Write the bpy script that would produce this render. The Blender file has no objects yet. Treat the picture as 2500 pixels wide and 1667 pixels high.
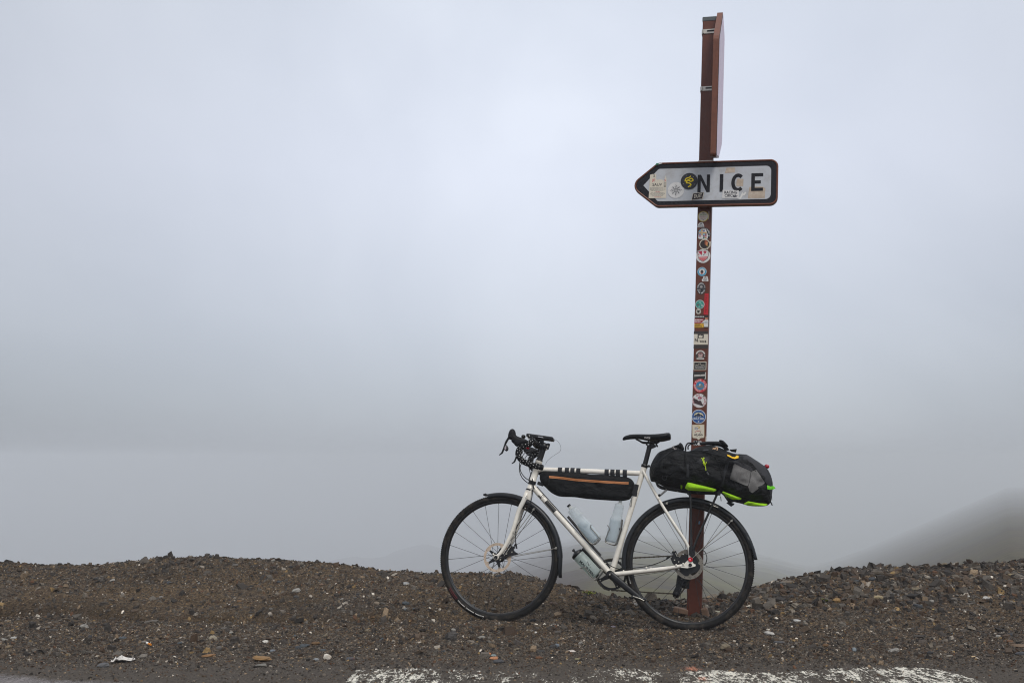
import bpy, bmesh, math, random
import numpy as np
from mathutils import Vector, Matrix, noise
from mathutils.geometry import delaunay_2d_cdt

random.seed(7)
rng = np.random.default_rng(11)
scene = bpy.context.scene
col = scene.collection

# ------------------------------------------------------------------ camera
cam_data = bpy.data.cameras.new('camera')
cam = bpy.data.objects.new('camera', cam_data)
col.objects.link(cam)
cam.location = (0, 0, 0.92)
cam.rotation_euler = (math.pi / 2 + 0.118813, 0, 0)
cam_data.sensor_width = 36
cam_data.lens = 34.56
cam_data.clip_start = 0.05
cam_data.clip_end = 8000
scene.camera = cam

# ------------------------------------------------------------------ sky: a cloud over and around the pass
SUN_EL, SUN_AZ = math.radians(52), math.radians(158)      # azimuth clockwise from +Y
world = bpy.data.worlds.new('World')
scene.world = world
world.use_nodes = True
wn, wl = world.node_tree.nodes, world.node_tree.links
wn.clear()
w_out = wn.new('ShaderNodeOutputWorld')
w_bg = wn.new('ShaderNodeBackground')
w_bg.inputs['Strength'].default_value = 0.083
sky = wn.new('ShaderNodeTexSky')
sky.sky_type = 'NISHITA'
sky.sun_disc = False
sky.sun_elevation = SUN_EL
sky.sun_rotation = SUN_AZ
w_tc = wn.new('ShaderNodeTexCoord')
w_map = wn.new('ShaderNodeMapping')
w_map.inputs['Scale'].default_value = (1.0, 1.0, 1.25)
w_map.inputs['Location'].default_value = (3.1, 0.4, 5.2)
w_noise = wn.new('ShaderNodeTexNoise')
w_noise.inputs['Scale'].default_value = 2.3
w_noise.inputs['Detail'].default_value = 4.0
w_noise.inputs['Roughness'].default_value = 0.5
w_noise.inputs['Distortion'].default_value = 0.5
w_ramp = wn.new('ShaderNodeValToRGB')                       # cloud density: thick and grey to thin and bright
w_ramp.color_ramp.elements[0].position = 0.34
w_ramp.color_ramp.elements[0].color = (0.85, 0.86, 0.88, 1)
w_ramp.color_ramp.elements[1].position = 0.66
w_ramp.color_ramp.elements[1].color = (1.0, 1.0, 1.0, 1)
w_sep = wn.new('ShaderNodeSeparateXYZ')
w_el = wn.new('ShaderNodeValToRGB')                         # overcast sky: brighter towards the zenith
for p, c in ((0.0, (6.0, 6.45, 7.3)), (0.05, (6.7, 7.2, 8.1)), (0.14, (8.0, 8.55, 9.7)), (0.28, (9.3, 9.85, 11.3)), (0.45, (9.5, 10.1, 11.4)), (1.0, (12.4, 12.7, 13.4))):
    e = w_el.color_ramp.elements[0] if p == 0 else w_el.color_ramp.elements[-1] if p == 1 else w_el.color_ramp.elements.new(p)
    e.position = p
    e.color = (c[0] / 15.0, c[1] / 15.0, c[2] / 15.2, 1)
w_mul = wn.new('ShaderNodeVectorMath'); w_mul.operation = 'MULTIPLY'
w_sc = wn.new('ShaderNodeVectorMath'); w_sc.operation = 'SCALE'; w_sc.inputs['Scale'].default_value = 15.0
w_mix = wn.new('ShaderNodeMix'); w_mix.data_type = 'RGBA'; w_mix.inputs[0].default_value = 0.93
wl.new(w_tc.outputs['Generated'], w_map.inputs['Vector'])
wl.new(w_map.outputs['Vector'], w_noise.inputs['Vector'])
wl.new(w_noise.outputs['Fac'], w_ramp.inputs['Fac'])
wl.new(w_tc.outputs['Generated'], w_sep.inputs[0])
wl.new(w_sep.outputs['Z'], w_el.inputs['Fac'])
wl.new(w_ramp.outputs['Color'], w_mul.inputs[0])
wl.new(w_el.outputs['Color'], w_mul.inputs[1])
# the cloud is thinnest, and so brightest, in one broad part of the sky
GLOW_AZ, GLOW_EL = math.radians(5), math.radians(17)
w_dot = wn.new('ShaderNodeVectorMath'); w_dot.operation = 'DOT_PRODUCT'
w_dot.inputs[1].default_value = (math.sin(GLOW_AZ) * math.cos(GLOW_EL), math.cos(GLOW_AZ) * math.cos(GLOW_EL), math.sin(GLOW_EL))
w_ac = wn.new('ShaderNodeMath'); w_ac.operation = 'ARCCOSINE'
w_g = wn.new('ShaderNodeMapRange'); w_g.interpolation_type = 'SMOOTHSTEP'
w_g.inputs[1].default_value, w_g.inputs[2].default_value, w_g.inputs[3].default_value, w_g.inputs[4].default_value = 0.0, 0.95, 1.0, 0.58
w_gl = wn.new('ShaderNodeVectorMath'); w_gl.operation = 'SCALE'
wl.new(w_tc.outputs['Generated'], w_dot.inputs[0]); wl.new(w_dot.outputs['Value'], w_ac.inputs[0]); wl.new(w_ac.outputs[0], w_g.inputs[0])
wl.new(w_mul.outputs['Vector'], w_gl.inputs[0]); wl.new(w_g.outputs[0], w_gl.inputs['Scale'])
wl.new(w_gl.outputs['Vector'], w_sc.inputs[0])
wl.new(sky.outputs['Color'], w_mix.inputs[6])
wl.new(w_sc.outputs['Vector'], w_mix.inputs[7])
wl.new(w_mix.outputs[2], w_bg.inputs['Color'])
wl.new(w_bg.outputs['Background'], w_out.inputs['Surface'])

sun_data = bpy.data.lights.new('sun', 'SUN')
sun_data.energy = 1.5
sun_data.angle = math.radians(20)
sun_data.color = (1.0, 0.975, 0.94)
sun = bpy.data.objects.new('sun', sun_data)
col.objects.link(sun)
sun.location = (3, -6, 9)
to_sun = Vector((math.sin(SUN_AZ) * math.cos(SUN_EL), math.cos(SUN_AZ) * math.cos(SUN_EL), math.sin(SUN_EL)))
sun.rotation_euler = to_sun.to_track_quat('Z', 'Y').to_euler()

scene.view_settings.view_transform = 'Standard'
scene.view_settings.look = 'None'
scene.view_settings.exposure = 0.17
scene.view_settings.gamma = 1.0
scene.view_settings.use_curve_mapping = False
scene.render.engine = 'CYCLES'
scene.cycles.max_bounces = 8
scene.cycles.volume_bounces = 3
scene.cycles.transparent_max_bounces = 12
scene.cycles.use_denoising = True
scene.cycles.filter_width = 1.1

# ------------------------------------------------------------------ materials
def lin(c):
    if isinstance(c, str):
        c = [int(c[i:i + 2], 16) / 255 for i in (0, 2, 4)]
    return tuple(v / 12.92 if v <= 0.04045 else ((v + 0.055) / 1.055) ** 2.4 for v in c)

def pmat(name, c, rough=0.5, metal=0.0, vary=0.0, vscale=40, bump=0.0, bscale=300, dirt=None, dscale=9, damt=0.4,
         coat=0.0, trans=0.0, spec=0.5, emit=None, crease=0.0):
    m = bpy.data.materials.new(name)
    m.use_nodes = True
    n, l = m.node_tree.nodes, m.node_tree.links
    b = n['Principled BSDF']
    c = lin(c)
    b.inputs['Base Color'].default_value = (*c, 1)
    b.inputs['Roughness'].default_value = rough
    b.inputs['Metallic'].default_value = metal
    b.inputs['Specular IOR Level'].default_value = spec
    b.inputs['Coat Weight'].default_value = coat
    b.inputs['Transmission Weight'].default_value = trans
    tc = n.new('ShaderNodeTexCoord')
    src = None
    if vary or dirt:
        nz = n.new('ShaderNodeTexNoise'); nz.inputs['Scale'].default_value = vscale; nz.inputs['Detail'].default_value = 5
        l.new(tc.outputs['Object'], nz.inputs['Vector'])
        mr = n.new('ShaderNodeMapRange')
        mr.inputs[1].default_value, mr.inputs[2].default_value = 0.3, 0.7
        mr.inputs[3].default_value, mr.inputs[4].default_value = 1 - vary, 1 + vary
        l.new(nz.outputs['Fac'], mr.inputs[0])
        vm = n.new('ShaderNodeVectorMath'); vm.operation = 'SCALE'
        vm.inputs[0].default_value = c
        l.new(mr.outputs[0], vm.inputs['Scale'])
        src = vm.outputs['Vector']
        if dirt:
            d = n.new('ShaderNodeTexNoise'); d.inputs['Scale'].default_value = dscale; d.inputs['Detail'].default_value = 8
            d.inputs['Roughness'].default_value = 0.65
            l.new(tc.outputs['Object'], d.inputs['Vector'])
            dr = n.new('ShaderNodeMapRange')
            dr.inputs[1].default_value, dr.inputs[2].default_value = 0.48, 0.72
            dr.inputs[3].default_value, dr.inputs[4].default_value = 0.0, damt
            l.new(d.outputs['Fac'], dr.inputs[0])
            mx = n.new('ShaderNodeMix'); mx.data_type = 'RGBA'
            mx.inputs[7].default_value = (*lin(dirt), 1)
            l.new(dr.outputs[0], mx.inputs[0]); l.new(src, mx.inputs[6])
            src = mx.outputs[2]
        l.new(src, b.inputs['Base Color'])
        rr = n.new('ShaderNodeMapRange')
        rr.inputs[3].default_value, rr.inputs[4].default_value = max(0, rough - 0.12), min(1, rough + 0.12)
        l.new(nz.outputs['Fac'], rr.inputs[0]); l.new(rr.outputs[0], b.inputs['Roughness'])
    if bump:
        bn = n.new('ShaderNodeTexNoise'); bn.inputs['Scale'].default_value = bscale; bn.inputs['Detail'].default_value = 3
        l.new(tc.outputs['Object'], bn.inputs['Vector'])
        bp = n.new('ShaderNodeBump'); bp.inputs['Strength'].default_value = bump; bp.inputs['Distance'].default_value = 0.002
        l.new(bn.outputs['Fac'], bp.inputs['Height']); l.new(bp.outputs['Normal'], b.inputs['Normal'])
        if crease:
            cn = n.new('ShaderNodeTexNoise'); cn.inputs['Scale'].default_value = 11; cn.inputs['Detail'].default_value = 4; cn.inputs['Distortion'].default_value = 1.6
            mp = n.new('ShaderNodeMapping'); mp.inputs['Scale'].default_value = (1.0, 1.0, 2.2); mp.inputs['Rotation'].default_value = (0, 0.5, 0)
            l.new(tc.outputs['Object'], mp.inputs['Vector']); l.new(mp.outputs['Vector'], cn.inputs['Vector'])
            cb = n.new('ShaderNodeBump'); cb.inputs['Strength'].default_value = crease; cb.inputs['Distance'].default_value = 0.03
            l.new(cn.outputs['Fac'], cb.inputs['Height']); l.new(cb.outputs['Normal'], bp.inputs['Normal'])
    if emit:
        b.inputs['Emission Color'].default_value = (*lin(emit), 1); b.inputs['Emission Strength'].default_value = 0.3
    return m

INK = {}
def ink(hexc):
    if hexc not in INK:
        INK[hexc] = pmat('print_' + hexc, hexc, 0.5, vary=0.05, vscale=150)
    return INK[hexc]

white_paint = pmat('cream_white_paint', 'f5efe2', 0.32, vary=0.05, vscale=25, dirt='8a7860', dscale=18, damt=0.2, coat=0.35)
black_metal = pmat('black_anodised', '0e0e11', 0.42, vary=0.2, vscale=60, dirt='4a443c', dscale=30, damt=0.25)
black_gloss = pmat('black_plastic', '0c0d10', 0.38, vary=0.15, vscale=30, dirt='4a4640', dscale=20, damt=0.2)
guard_mat = pmat('mudguard_plastic', '111419', 0.36, vary=0.15, vscale=14, dirt='403b36', dscale=14, damt=0.3)
rubber = pmat('tyre_rubber', '141211', 0.75, spec=0.3, vary=0.25, vscale=50, dirt='5c5246', dscale=22, damt=0.45, bump=0.4, bscale=500)
rim_mat = pmat('rim_black', '101013', 0.4, vary=0.2, vscale=40, dirt='4c463e', dscale=18, damt=0.35)
hood_rubber = pmat('hood_rubber', '121216', 0.62, vary=0.1, vscale=70, bump=0.25, bscale=900, spec=0.3)
tape_mat = pmat('bar_tape', '08080a', 0.65, vary=0.2, vscale=90, bump=0.4, bscale=500, spec=0.2)
dot_white = pmat('tape_dot', 'f2f0ec', 0.6)
cage_steel = pmat('cage_steel', '8d8a84', 0.35, 0.8, vary=0.15, vscale=80)
steel = pmat('steel', 'c4c0b6', 0.32, 0.9, vary=0.12, vscale=80, dirt='6f6353', dscale=40, damt=0.4)
rotor_mat = pmat('rotor_worn_steel', 'd9c4ae', 0.5, 0.35, vary=0.16, vscale=90, dirt='8d6f55', dscale=40, damt=0.45)
rotor_grey = pmat('rotor_grey_steel', '8e877c', 0.45, 0.6, vary=0.2, vscale=90, dirt='4f463c', dscale=45, damt=0.5)
chain_mat = pmat('oily_chain', '4d463c', 0.5, 0.5, vary=0.35, vscale=120, dirt='5d5040', dscale=60, damt=0.5)
red_ano = pmat('red_anodised', 'd3132c', 0.3, 0.25, vary=0.06)
red_lens = pmat('red_lens', 'ab1024', 0.12, coat=0.8)
saddle_mat = pmat('saddle_cover', '0d0f13', 0.45, vary=0.15, vscale=50, bump=0.15, bscale=900, spec=0.35)
nylon = pmat('black_nylon', '0b0c0e', 0.7, vary=0.3, vscale=28, dirt='26251f', dscale=9, damt=0.3, bump=0.6, bscale=420, spec=0.26, crease=0.4)
nylon_pack = pmat('pack_black_nylon', '090a0d', 0.66, vary=0.3, vscale=22, dirt='24231f', dscale=8, damt=0.3, bump=0.5, bscale=420, spec=0.3, crease=0.7)
charcoal = pmat('pack_charcoal_fabric', '2a2a2e', 0.75, vary=0.18, vscale=35, dirt='3a3733', dscale=11, damt=0.25, bump=0.5, bscale=600)
webbing = pmat('webbing', '1b1c21', 0.7, vary=0.2, vscale=120, bump=0.6, bscale=900)
mesh_grey = pmat('grey_stretch_mesh', '747270', 0.85, vary=0.22, vscale=350, dirt='45433f', dscale=25, damt=0.4, bump=0.9, bscale=700)
lime = pmat('lime_mesh', 'a6e00c', 0.75, vary=0.12, vscale=120, dirt='6d9a10', dscale=16, damt=0.3, bump=0.6, bscale=800)
lime_cord = pmat('lime_cord', 'd3ee2a', 0.6)
lime_tag = pmat('lime_tag', '77e312', 0.6, vary=0.06)
yellow = pmat('yellow_webbing', 'f4c114', 0.6, vary=0.08, vscale=80)
orange_zip = pmat('orange_zip_tape', 'c9834f', 0.6, vary=0.1, vscale=90, bump=0.4, bscale=600)
tan_cord = pmat('tan_cord', 'd8b08c', 0.7)
brown_paint = pmat('brown_enamel', '673423', 0.42, vary=0.1, vscale=30, dirt='6b4a3a', dscale=22, damt=0.35)
brown_rim = pmat('brown_sign_rim', '77452f', 0.4, vary=0.1, vscale=30, dirt='55352a', dscale=20, damt=0.4)
sign_black = pmat('sign_black_film', '1b1a20', 0.42, vary=0.1, vscale=20, spec=0.3)
sign_grey = pmat('sign_grey_film', 'cbcdd0', 0.36, vary=0.03, vscale=10, dirt='a09890', dscale=13, damt=0.55)
sign_lilac = pmat('sign_back_lilac', 'e2cde0', 0.4, vary=0.05, vscale=8, dirt='e9e4ec', dscale=5, damt=0.5)
galv = pmat('galvanised_strap', 'd2cbc0', 0.35, 0.55, vary=0.1, vscale=60, dirt='8c8378', dscale=40, damt=0.4)
cap_grey = pmat('post_cap', '5d6263', 0.6, vary=0.1)
ghost = pmat('glue_residue', 'c3b09b', 0.5, vary=0.12, vscale=30, dirt='dcd2c4', dscale=30, damt=0.6)
sticker_white = pmat('sticker_vinyl', 'e6e3df', 0.38, vary=0.03, vscale=60)
sticker_cream = pmat('sticker_cream', 'e4dac6', 0.4, vary=0.04, vscale=60)
plank = pmat('weathered_plank', '7d6350', 0.8, vary=0.25, vscale=30, bump=0.5, bscale=120)

def plastic(name, c, density):
    m = bpy.data.materials.new(name); m.use_nodes = True
    n, l = m.node_tree.nodes, m.node_tree.links
    b = n['Principled BSDF']
    b.inputs['Base Color'].default_value = (*lin(c), 1)
    b.inputs['Roughness'].default_value = 0.3
    b.inputs['Subsurface Weight'].default_value = 0.0
    tr = n.new('ShaderNodeBsdfTransparent'); tr.inputs['Color'].default_value = (*lin(c), 1)
    tl = n.new('ShaderNodeBsdfTranslucent'); tl.inputs['Color'].default_value = (*lin(c), 1)
    fr = n.new('ShaderNodeLayerWeight'); fr.inputs['Blend'].default_value = 0.35
    mr = n.new('ShaderNodeMapRange'); mr.inputs[3].default_value = density; mr.inputs[4].default_value = 0.95
    m1 = n.new('ShaderNodeMixShader'); m1.inputs[0].default_value = 0.45
    m2 = n.new('ShaderNodeMixShader')
    l.new(fr.outputs['Facing'], mr.inputs[0]); l.new(mr.outputs[0], m2.inputs[0])
    l.new(b.outputs[0], m1.inputs[1]); l.new(tl.outputs[0], m1.inputs[2])
    l.new(tr.outputs[0], m2.inputs[1]); l.new(m1.outputs[0], m2.inputs[2])
    l.new(m2.outputs[0], n['Material Output'].inputs['Surface'])
    return m
clear_plastic = plastic('clear_bottle', 'f3f7f8', 0.34)
milk_plastic = plastic('milky_bottle', 'f4f5f2', 0.7)
mint_plastic = plastic('mint_bottle', 'd9e4df', 0.66)
water_body = plastic('water_fill', 'eef4f7', 0.6)

# ------------------------------------------------------------------ mesh helpers
def tag(o, label=None, cat=None, group=None, kind=None):
    for k, v in (('label', label), ('category', cat), ('group', group), ('kind', kind)):
        if v: o[k] = v
    return o

class MB:
    def __init__(s): s.v, s.f, s.m, s.sm = [], [], [], []
    def add(s, vs, fs, m=0, smooth=True):
        k = len(s.v)
        s.v.extend([tuple(p) for p in vs])
        for f in fs:
            s.f.append([i + k for i in f]); s.m.append(m); s.sm.append(smooth)
        return s
    def box(s, c, d, rot=None, m=0, bev=0.0):
        R = rot or Matrix.Identity(3)
        hx, hy, hz = d[0] / 2, d[1] / 2, d[2] / 2
        b = min(bev, hx * .9, hy * .9, hz * .9)
        bm_v, idx = [], {}
        for sx in (-1, 1):
            for sy in (-1, 1):
                for sz in (-1, 1):
                    for a in range(3):
                        p = [sx * (hx - b), sy * (hy - b), sz * (hz - b)]
                        p[a] += (sx, sy, sz)[a] * b
                        idx[(sx, sy, sz, a)] = len(bm_v); bm_v.append(Vector(c) + R @ Vector(p))
        fs = []
        for a in range(3):
            o1, o2 = [k for k in range(3) if k != a]
            for sg in (-1, 1):
                q = []
                for u, w in ((-1, -1), (1, -1), (1, 1), (-1, 1)):
                    t = [0, 0, 0]; t[a] = sg; t[o1] = u; t[o2] = w
                    q.append(idx[(*t, a)])
                fs.append(q if (sg > 0) == (a != 1) else q[::-1])
        if b > 0:
            for a in range(3):
                o1, o2 = [k for k in range(3) if k != a]
                for u in (-1, 1):
                    for w in (-1, 1):
                        t0 = [0, 0, 0]; t0[a] = -1; t0[o1] = u; t0[o2] = w
                        t1 = list(t0); t1[a] = 1
                        fs.append([idx[(*t0, o1)], idx[(*t1, o1)], idx[(*t1, o2)], idx[(*t0, o2)]])
            for sx in (-1, 1):
                for sy in (-1, 1):
                    for sz in (-1, 1):
                        fs.append([idx[(sx, sy, sz, a)] for a in range(3)])
        return s.add(bm_v, fs, m, False)
    def tube(s, pts, r, seg=10, m=0, closed=False, caps=True, flat=1.0, up=None, smooth=True):
        P = [Vector(p) for p in pts]; n = len(P)
        R = r if isinstance(r, (list, tuple)) else [r] * n
        vs = []; nrm = None
        for i in range(n):
            if closed: t = P[(i + 1) % n] - P[i - 1]
            else: t = P[min(i + 1, n - 1)] - P[max(i - 1, 0)]
            t.normalize()
            if nrm is None or up is not None:
                ref = Vector(up) if up is not None else (Vector((0, 1, 0)) if abs(t.y) < 0.9 else Vector((1, 0, 0)))
                nrm = (ref - t * ref.dot(t)).normalized()
            else:
                nrm = (nrm - t * nrm.dot(t)).normalized()
            b = t.cross(nrm)
            for k in range(seg):
                a = 2 * math.pi * k / seg
                vs.append(P[i] + (nrm * math.cos(a) * flat + b * math.sin(a)) * R[i])
        fs = []
        for i in range(n if closed else n - 1):
            j = (i + 1) % n
            for k in range(seg):
                k2 = (k + 1) % seg
                fs.append([i * seg + k, i * seg + k2, j * seg + k2, j * seg + k])
        s.add(vs, fs, m, smooth)
        if caps and not closed:
            s.add(vs[:seg], [list(range(seg))[::-1]], m, False)
            s.add(vs[-seg:], [list(range(seg))], m, False)
        return s
    def lathe(s, prof, o, axis, seg=24, m=0, smooth=True):
        """prof: (distance along the axis, radius)"""
        ax = Vector(axis).normalized(); o = Vector(o)
        ref = Vector((0, 1, 0)) if abs(ax.y) < 0.9 else Vector((1, 0, 0))
        u = (ref - ax * ref.dot(ax)).normalized(); w = ax.cross(u)
        vs = []
        for h, r in prof:
            for k in range(seg):
                a = 2 * math.pi * k / seg
                vs.append(o + ax * h + (u * math.cos(a) + w * math.sin(a)) * r)
        fs = []
        for i in range(len(prof) - 1):
            for k in range(seg):
                k2 = (k + 1) % seg
                fs.append([i * seg + k, i * seg + k2, (i + 1) * seg + k2, (i + 1) * seg + k])
        s.add(vs, fs, m, smooth)
        return s
    def prism(s, outline, y0, y1, m=0, bev=0.0):
        """outline in (x, z), pushed from y0 to y1"""
        n = len(outline)
        a = sum(outline[i][0] * outline[(i + 1) % n][1] - outline[(i + 1) % n][0] * outline[i][1] for i in range(n))
        if a < 0: outline = outline[::-1]
        vs = [(x, y0, z) for x, z in outline] + [(x, y1, z) for x, z in outline]
        fs = [list(range(n)), list(range(2 * n - 1, n - 1, -1))]
        fs += [[i + n, (i + 1) % n + n, (i + 1) % n, i] for i in range(n)]
        return s.add(vs, fs, m, False)
    def sheet(s, outline, y, m=0):
        n = len(outline)
        a = sum(outline[i][0] * outline[(i + 1) % n][1] - outline[(i + 1) % n][0] * outline[i][1] for i in range(n))
        if a < 0: outline = outline[::-1]
        return s.add([(x, y, z) for x, z in outline], [list(range(n))], m, False)
    def disc(s, c, r, y, m=0, seg=28, rz=None):
        rz = rz or r
        return s.sheet([(c[0] + r * math.cos(2 * math.pi * k / seg), c[1] + rz * math.sin(2 * math.pi * k / seg)) for k in range(seg)], y, m)
    def ring(s, c, r0, r1, y0, y1, m=0, seg=40):
        vs, fs = [], []
        for k in range(seg):
            a = 2 * math.pi * k / seg; ca, sa = math.cos(a), math.sin(a)
            for r, y in ((r0, y0), (r1, y0), (r1, y1), (r0, y1)):
                vs.append((c[0] + r * ca, y, c[1] + r * sa))
        for k in range(seg):
            j = (k + 1) % seg
            for q in range(4):
                q2 = (q + 1) % 4
                fs.append([k * 4 + q, j * 4 + q, j * 4 + q2, k * 4 + q2])
        return s.add(vs, fs, m, False)
    def ball(s, c, r, m=0, sc=(1, 1, 1), seg=12, rings=8):
        vs, fs = [], []
        for i in range(rings + 1):
            t = math.pi * i / rings
            for k in range(seg):
                a = 2 * math.pi * k / seg
                vs.append((c[0] + r * sc[0] * math.sin(t) * math.cos(a), c[1] + r * sc[1] * math.sin(t) * math.sin(a), c[2] + r * sc[2] * math.cos(t)))
        for i in range(rings):
            for k in range(seg):
                fs.append([i * seg + k, (i + 1) * seg + k, (i + 1) * seg + (k + 1) % seg, i * seg + (k + 1) % seg])
        return s.add(vs, fs, m)
    def text(s, string, c, size, y, m=0, bold=0.0, shear=0.0, rot=0.0, sx=1.0, fn=None):
        vs, fs = text_geo(string, bold, shear)
        ca, sa = math.cos(rot), math.sin(rot)
        out = []
        for px, pz in vs:
            px, pz = px * size * sx, pz * size
            q = (c[0] + px * ca - pz * sa, c[1] + px * sa + pz * ca)
            out.append(fn(*q) if fn else (q[0], y, q[1]))
        return s.add(out, fs, m, False)
    def arc_text(s, string, c, r, mid, size, y, m=0, bold=0.0, step=None, inward=False):
        st = step or size * 0.82 / r
        n = len(string)
        for i, ch in enumerate(string):
            if ch == ' ': continue
            k = (i - (n - 1) / 2) * st
            a = mid - k if not inward else mid + k
            s.text(ch, (c[0] + r * math.cos(a), c[1] + r * math.sin(a)), size, y, m, bold, rot=a - math.pi / 2 if not inward else a + math.pi / 2)
        return s
    def build(s, name, mats, parent=None, auto=None):
        me = bpy.data.meshes.new(name)
        me.from_pydata(s.v, [], s.f)
        for mt in (mats if isinstance(mats, (list, tuple)) else [mats]): me.materials.append(mt)
        me.polygons.foreach_set('material_index', s.m)
        me.polygons.foreach_set('use_smooth', s.sm)
        me.update()
        o = bpy.data.objects.new(name, me)
        col.objects.link(o)
        o.parent = parent
        return o

TXT = {}
def text_geo(string, bold=0.0, shear=0.0):
    key = (string, bold, shear)
    if key not in TXT:
        cu = bpy.data.curves.new('lettering', 'FONT')
        cu.body = string; cu.size = 1.0; cu.align_x = 'CENTER'; cu.align_y = 'CENTER'
        cu.offset = bold; cu.shear = shear; cu.resolution_u = 3
        ob = bpy.data.objects.new('lettering', cu)
        me = ob.to_mesh()
        TXT[key] = ([(v.co.x, v.co.y) for v in me.vertices], [list(p.vertices) for p in me.polygons])
        ob.to_mesh_clear()
        bpy.data.objects.remove(ob); bpy.data.curves.remove(cu)
    return TXT[key]

def spline(pts, n=6, closed=False):
    """Catmull-Rom through 2D or 3D points"""
    P = [Vector(p) for p in pts]; N = len(P); out = []
    for i in range(N if closed else N - 1):
        p0 = P[(i - 1) % N] if closed else P[max(i - 1, 0)]
        p1, p2 = P[i], P[(i + 1) % N]
        p3 = P[(i + 2) % N] if closed else P[min(i + 2, N - 1)]
        for k in range(n):
            t = k / n
            out.append(0.5 * ((2 * p1) + (p2 - p0) * t + (2 * p0 - 5 * p1 + 4 * p2 - p3) * t * t + (3 * p1 - p0 - 3 * p2 + p3) * t ** 3))
    if not closed: out.append(P[-1])
    return out

def xz(pts): return [(p[0], p[2]) for p in pts]
def mirror(pts): return [(p[0], -p[1], p[2]) for p in pts]

def round_poly(pts, radii, seg=6):
    out = []; n = len(pts)
    for i in range(n):
        p, a, b = Vector(pts[i]), Vector(pts[i - 1]), Vector(pts[(i + 1) % n])
        r = radii[i] if isinstance(radii, (list, tuple)) else radii
        da, db = (a - p).normalized(), (b - p).normalized()
        ang = da.angle(db); t = r / math.tan(ang / 2) if r else 0
        if not r: out.append(tuple(p)); continue
        s0, s1 = p + da * t, p + db * t
        c = p + (da + db).normalized() * (r / math.sin(ang / 2))
        a0, a1 = math.atan2((s0 - c).y, (s0 - c).x), math.atan2((s1 - c).y, (s1 - c).x)
        d = (a1 - a0 + math.pi) % (2 * math.pi) - math.pi
        for k in range(seg + 1):
            q = a0 + d * k / seg
            out.append((c[0] + r * math.cos(q), c[1] + r * math.sin(q)))
    return out

def seg_dist(p, A, B):
    d = B - A
    t = np.clip(((p[:, None, :] - A[None]) * d[None]).sum(2) / np.maximum((d * d).sum(1), 1e-12)[None], 0, 1)
    q = A[None] + d[None] * t[:, :, None]
    return np.sqrt(((p[:, None, :] - q) ** 2).sum(2)).min(1)

def inside(p, poly):
    r = np.zeros(len(p), bool); n = len(poly)
    for i in range(n):
        (x0, z0), (x1, z1) = poly[i], poly[(i + 1) % n]
        c = ((z0 > p[:, 1]) != (z1 > p[:, 1]))
        with np.errstate(divide='ignore', invalid='ignore'):
            c &= p[:, 0] < (x1 - x0) * (p[:, 1] - z0) / (z1 - z0) + x0
        r ^= c
    return r

class Pillow:
    """a stuffed shape: outline in (x, z), bulging by `half` on both sides of y = yc"""
    def __init__(s, outline, half, round_, yc=0.0, wrinkle=0.0, wscale=14.0, seed=0.0):
        s.o = np.array([tuple(p)[:2] for p in outline], float); s.half, s.D, s.yc = half, round_, yc
        s.wr, s.ws, s.seed = wrinkle, wscale, seed
    def depth(s, p):
        p = np.atleast_2d(np.asarray(p, float))
        d = seg_dist(p, s.o, np.roll(s.o, -1, 0)) * inside(p, s.o)
        t = np.minimum(d / s.D, 1)
        h = s.half * np.sqrt(np.maximum(1 - (1 - t) ** 2, 0))
        if s.wr:
            h = h + s.wr * t * np.array([noise.fractal(Vector((a * s.ws, b * s.ws * 1.5, s.seed)), 1.0, 2.0, 3) for a, b in p])
        return h
    def mesh(s, poly, step):
        poly = np.array([tuple(q)[:2] for q in poly], float)
        n = len(poly); pts = [poly]
        lo, hi = poly.min(0), poly.max(0)
        gx, gz = np.meshgrid(np.arange(lo[0] + step / 2, hi[0], step), np.arange(lo[1] + step / 2, hi[1], step))
        gx = gx + (np.arange(gx.shape[0])[:, None] % 2) * step / 2
        g = np.c_[gx.ravel(), gz.ravel()]
        g = g[inside(g, poly)]
        g = g[seg_dist(g, poly, np.roll(poly, -1, 0)) > step * 0.45] if len(g) else g
        allp = [Vector(q) for q in np.vstack([poly, g])]
        r = delaunay_2d_cdt(allp, [], [list(range(n))], 1, 1e-6)
        return np.array([tuple(v) for v in r[0]]), [list(f) for f in r[2]]
    def solid(s, mb, step=0.015, m=0):
        P, F = s.mesh(s.o, step)
        h = s.depth(P)
        k = len(P)
        mb.add([(x, s.yc - hh, z) for (x, z), hh in zip(P, h)] + [(x, s.yc + hh, z) for (x, z), hh in zip(P, h)],
               F + [[i + k for i in f[::-1]] for f in F], m)
        return mb
    def patch(s, mb, outline, off=0.003, step=0.014, m=0, smooth=True):
        """a piece of cloth lying on the near side, with a turned edge"""
        P, F = s.mesh(outline, step)
        h = s.depth(P); n = len(outline)
        vs = [(x, s.yc - hh - off, z) for (x, z), hh in zip(P, h)]
        o = np.array([tuple(q)[:2] for q in outline], float); ho = s.depth(o)
        k = len(vs)
        vs += [(x, s.yc - hh - off, z) for (x, z), hh in zip(o, ho)] + [(x, s.yc - hh + 0.004, z) for (x, z), hh in zip(o, ho)]
        mb.add(vs, F + [[k + i, k + (i + 1) % n, k + n + (i + 1) % n, k + n + i] for i in range(n)], m, smooth)
        return mb
    def lift(s, p, off=0.002):
        return (p[0], s.yc - float(s.depth([(p[0], p[2])])[0]) - off, p[2])

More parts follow.
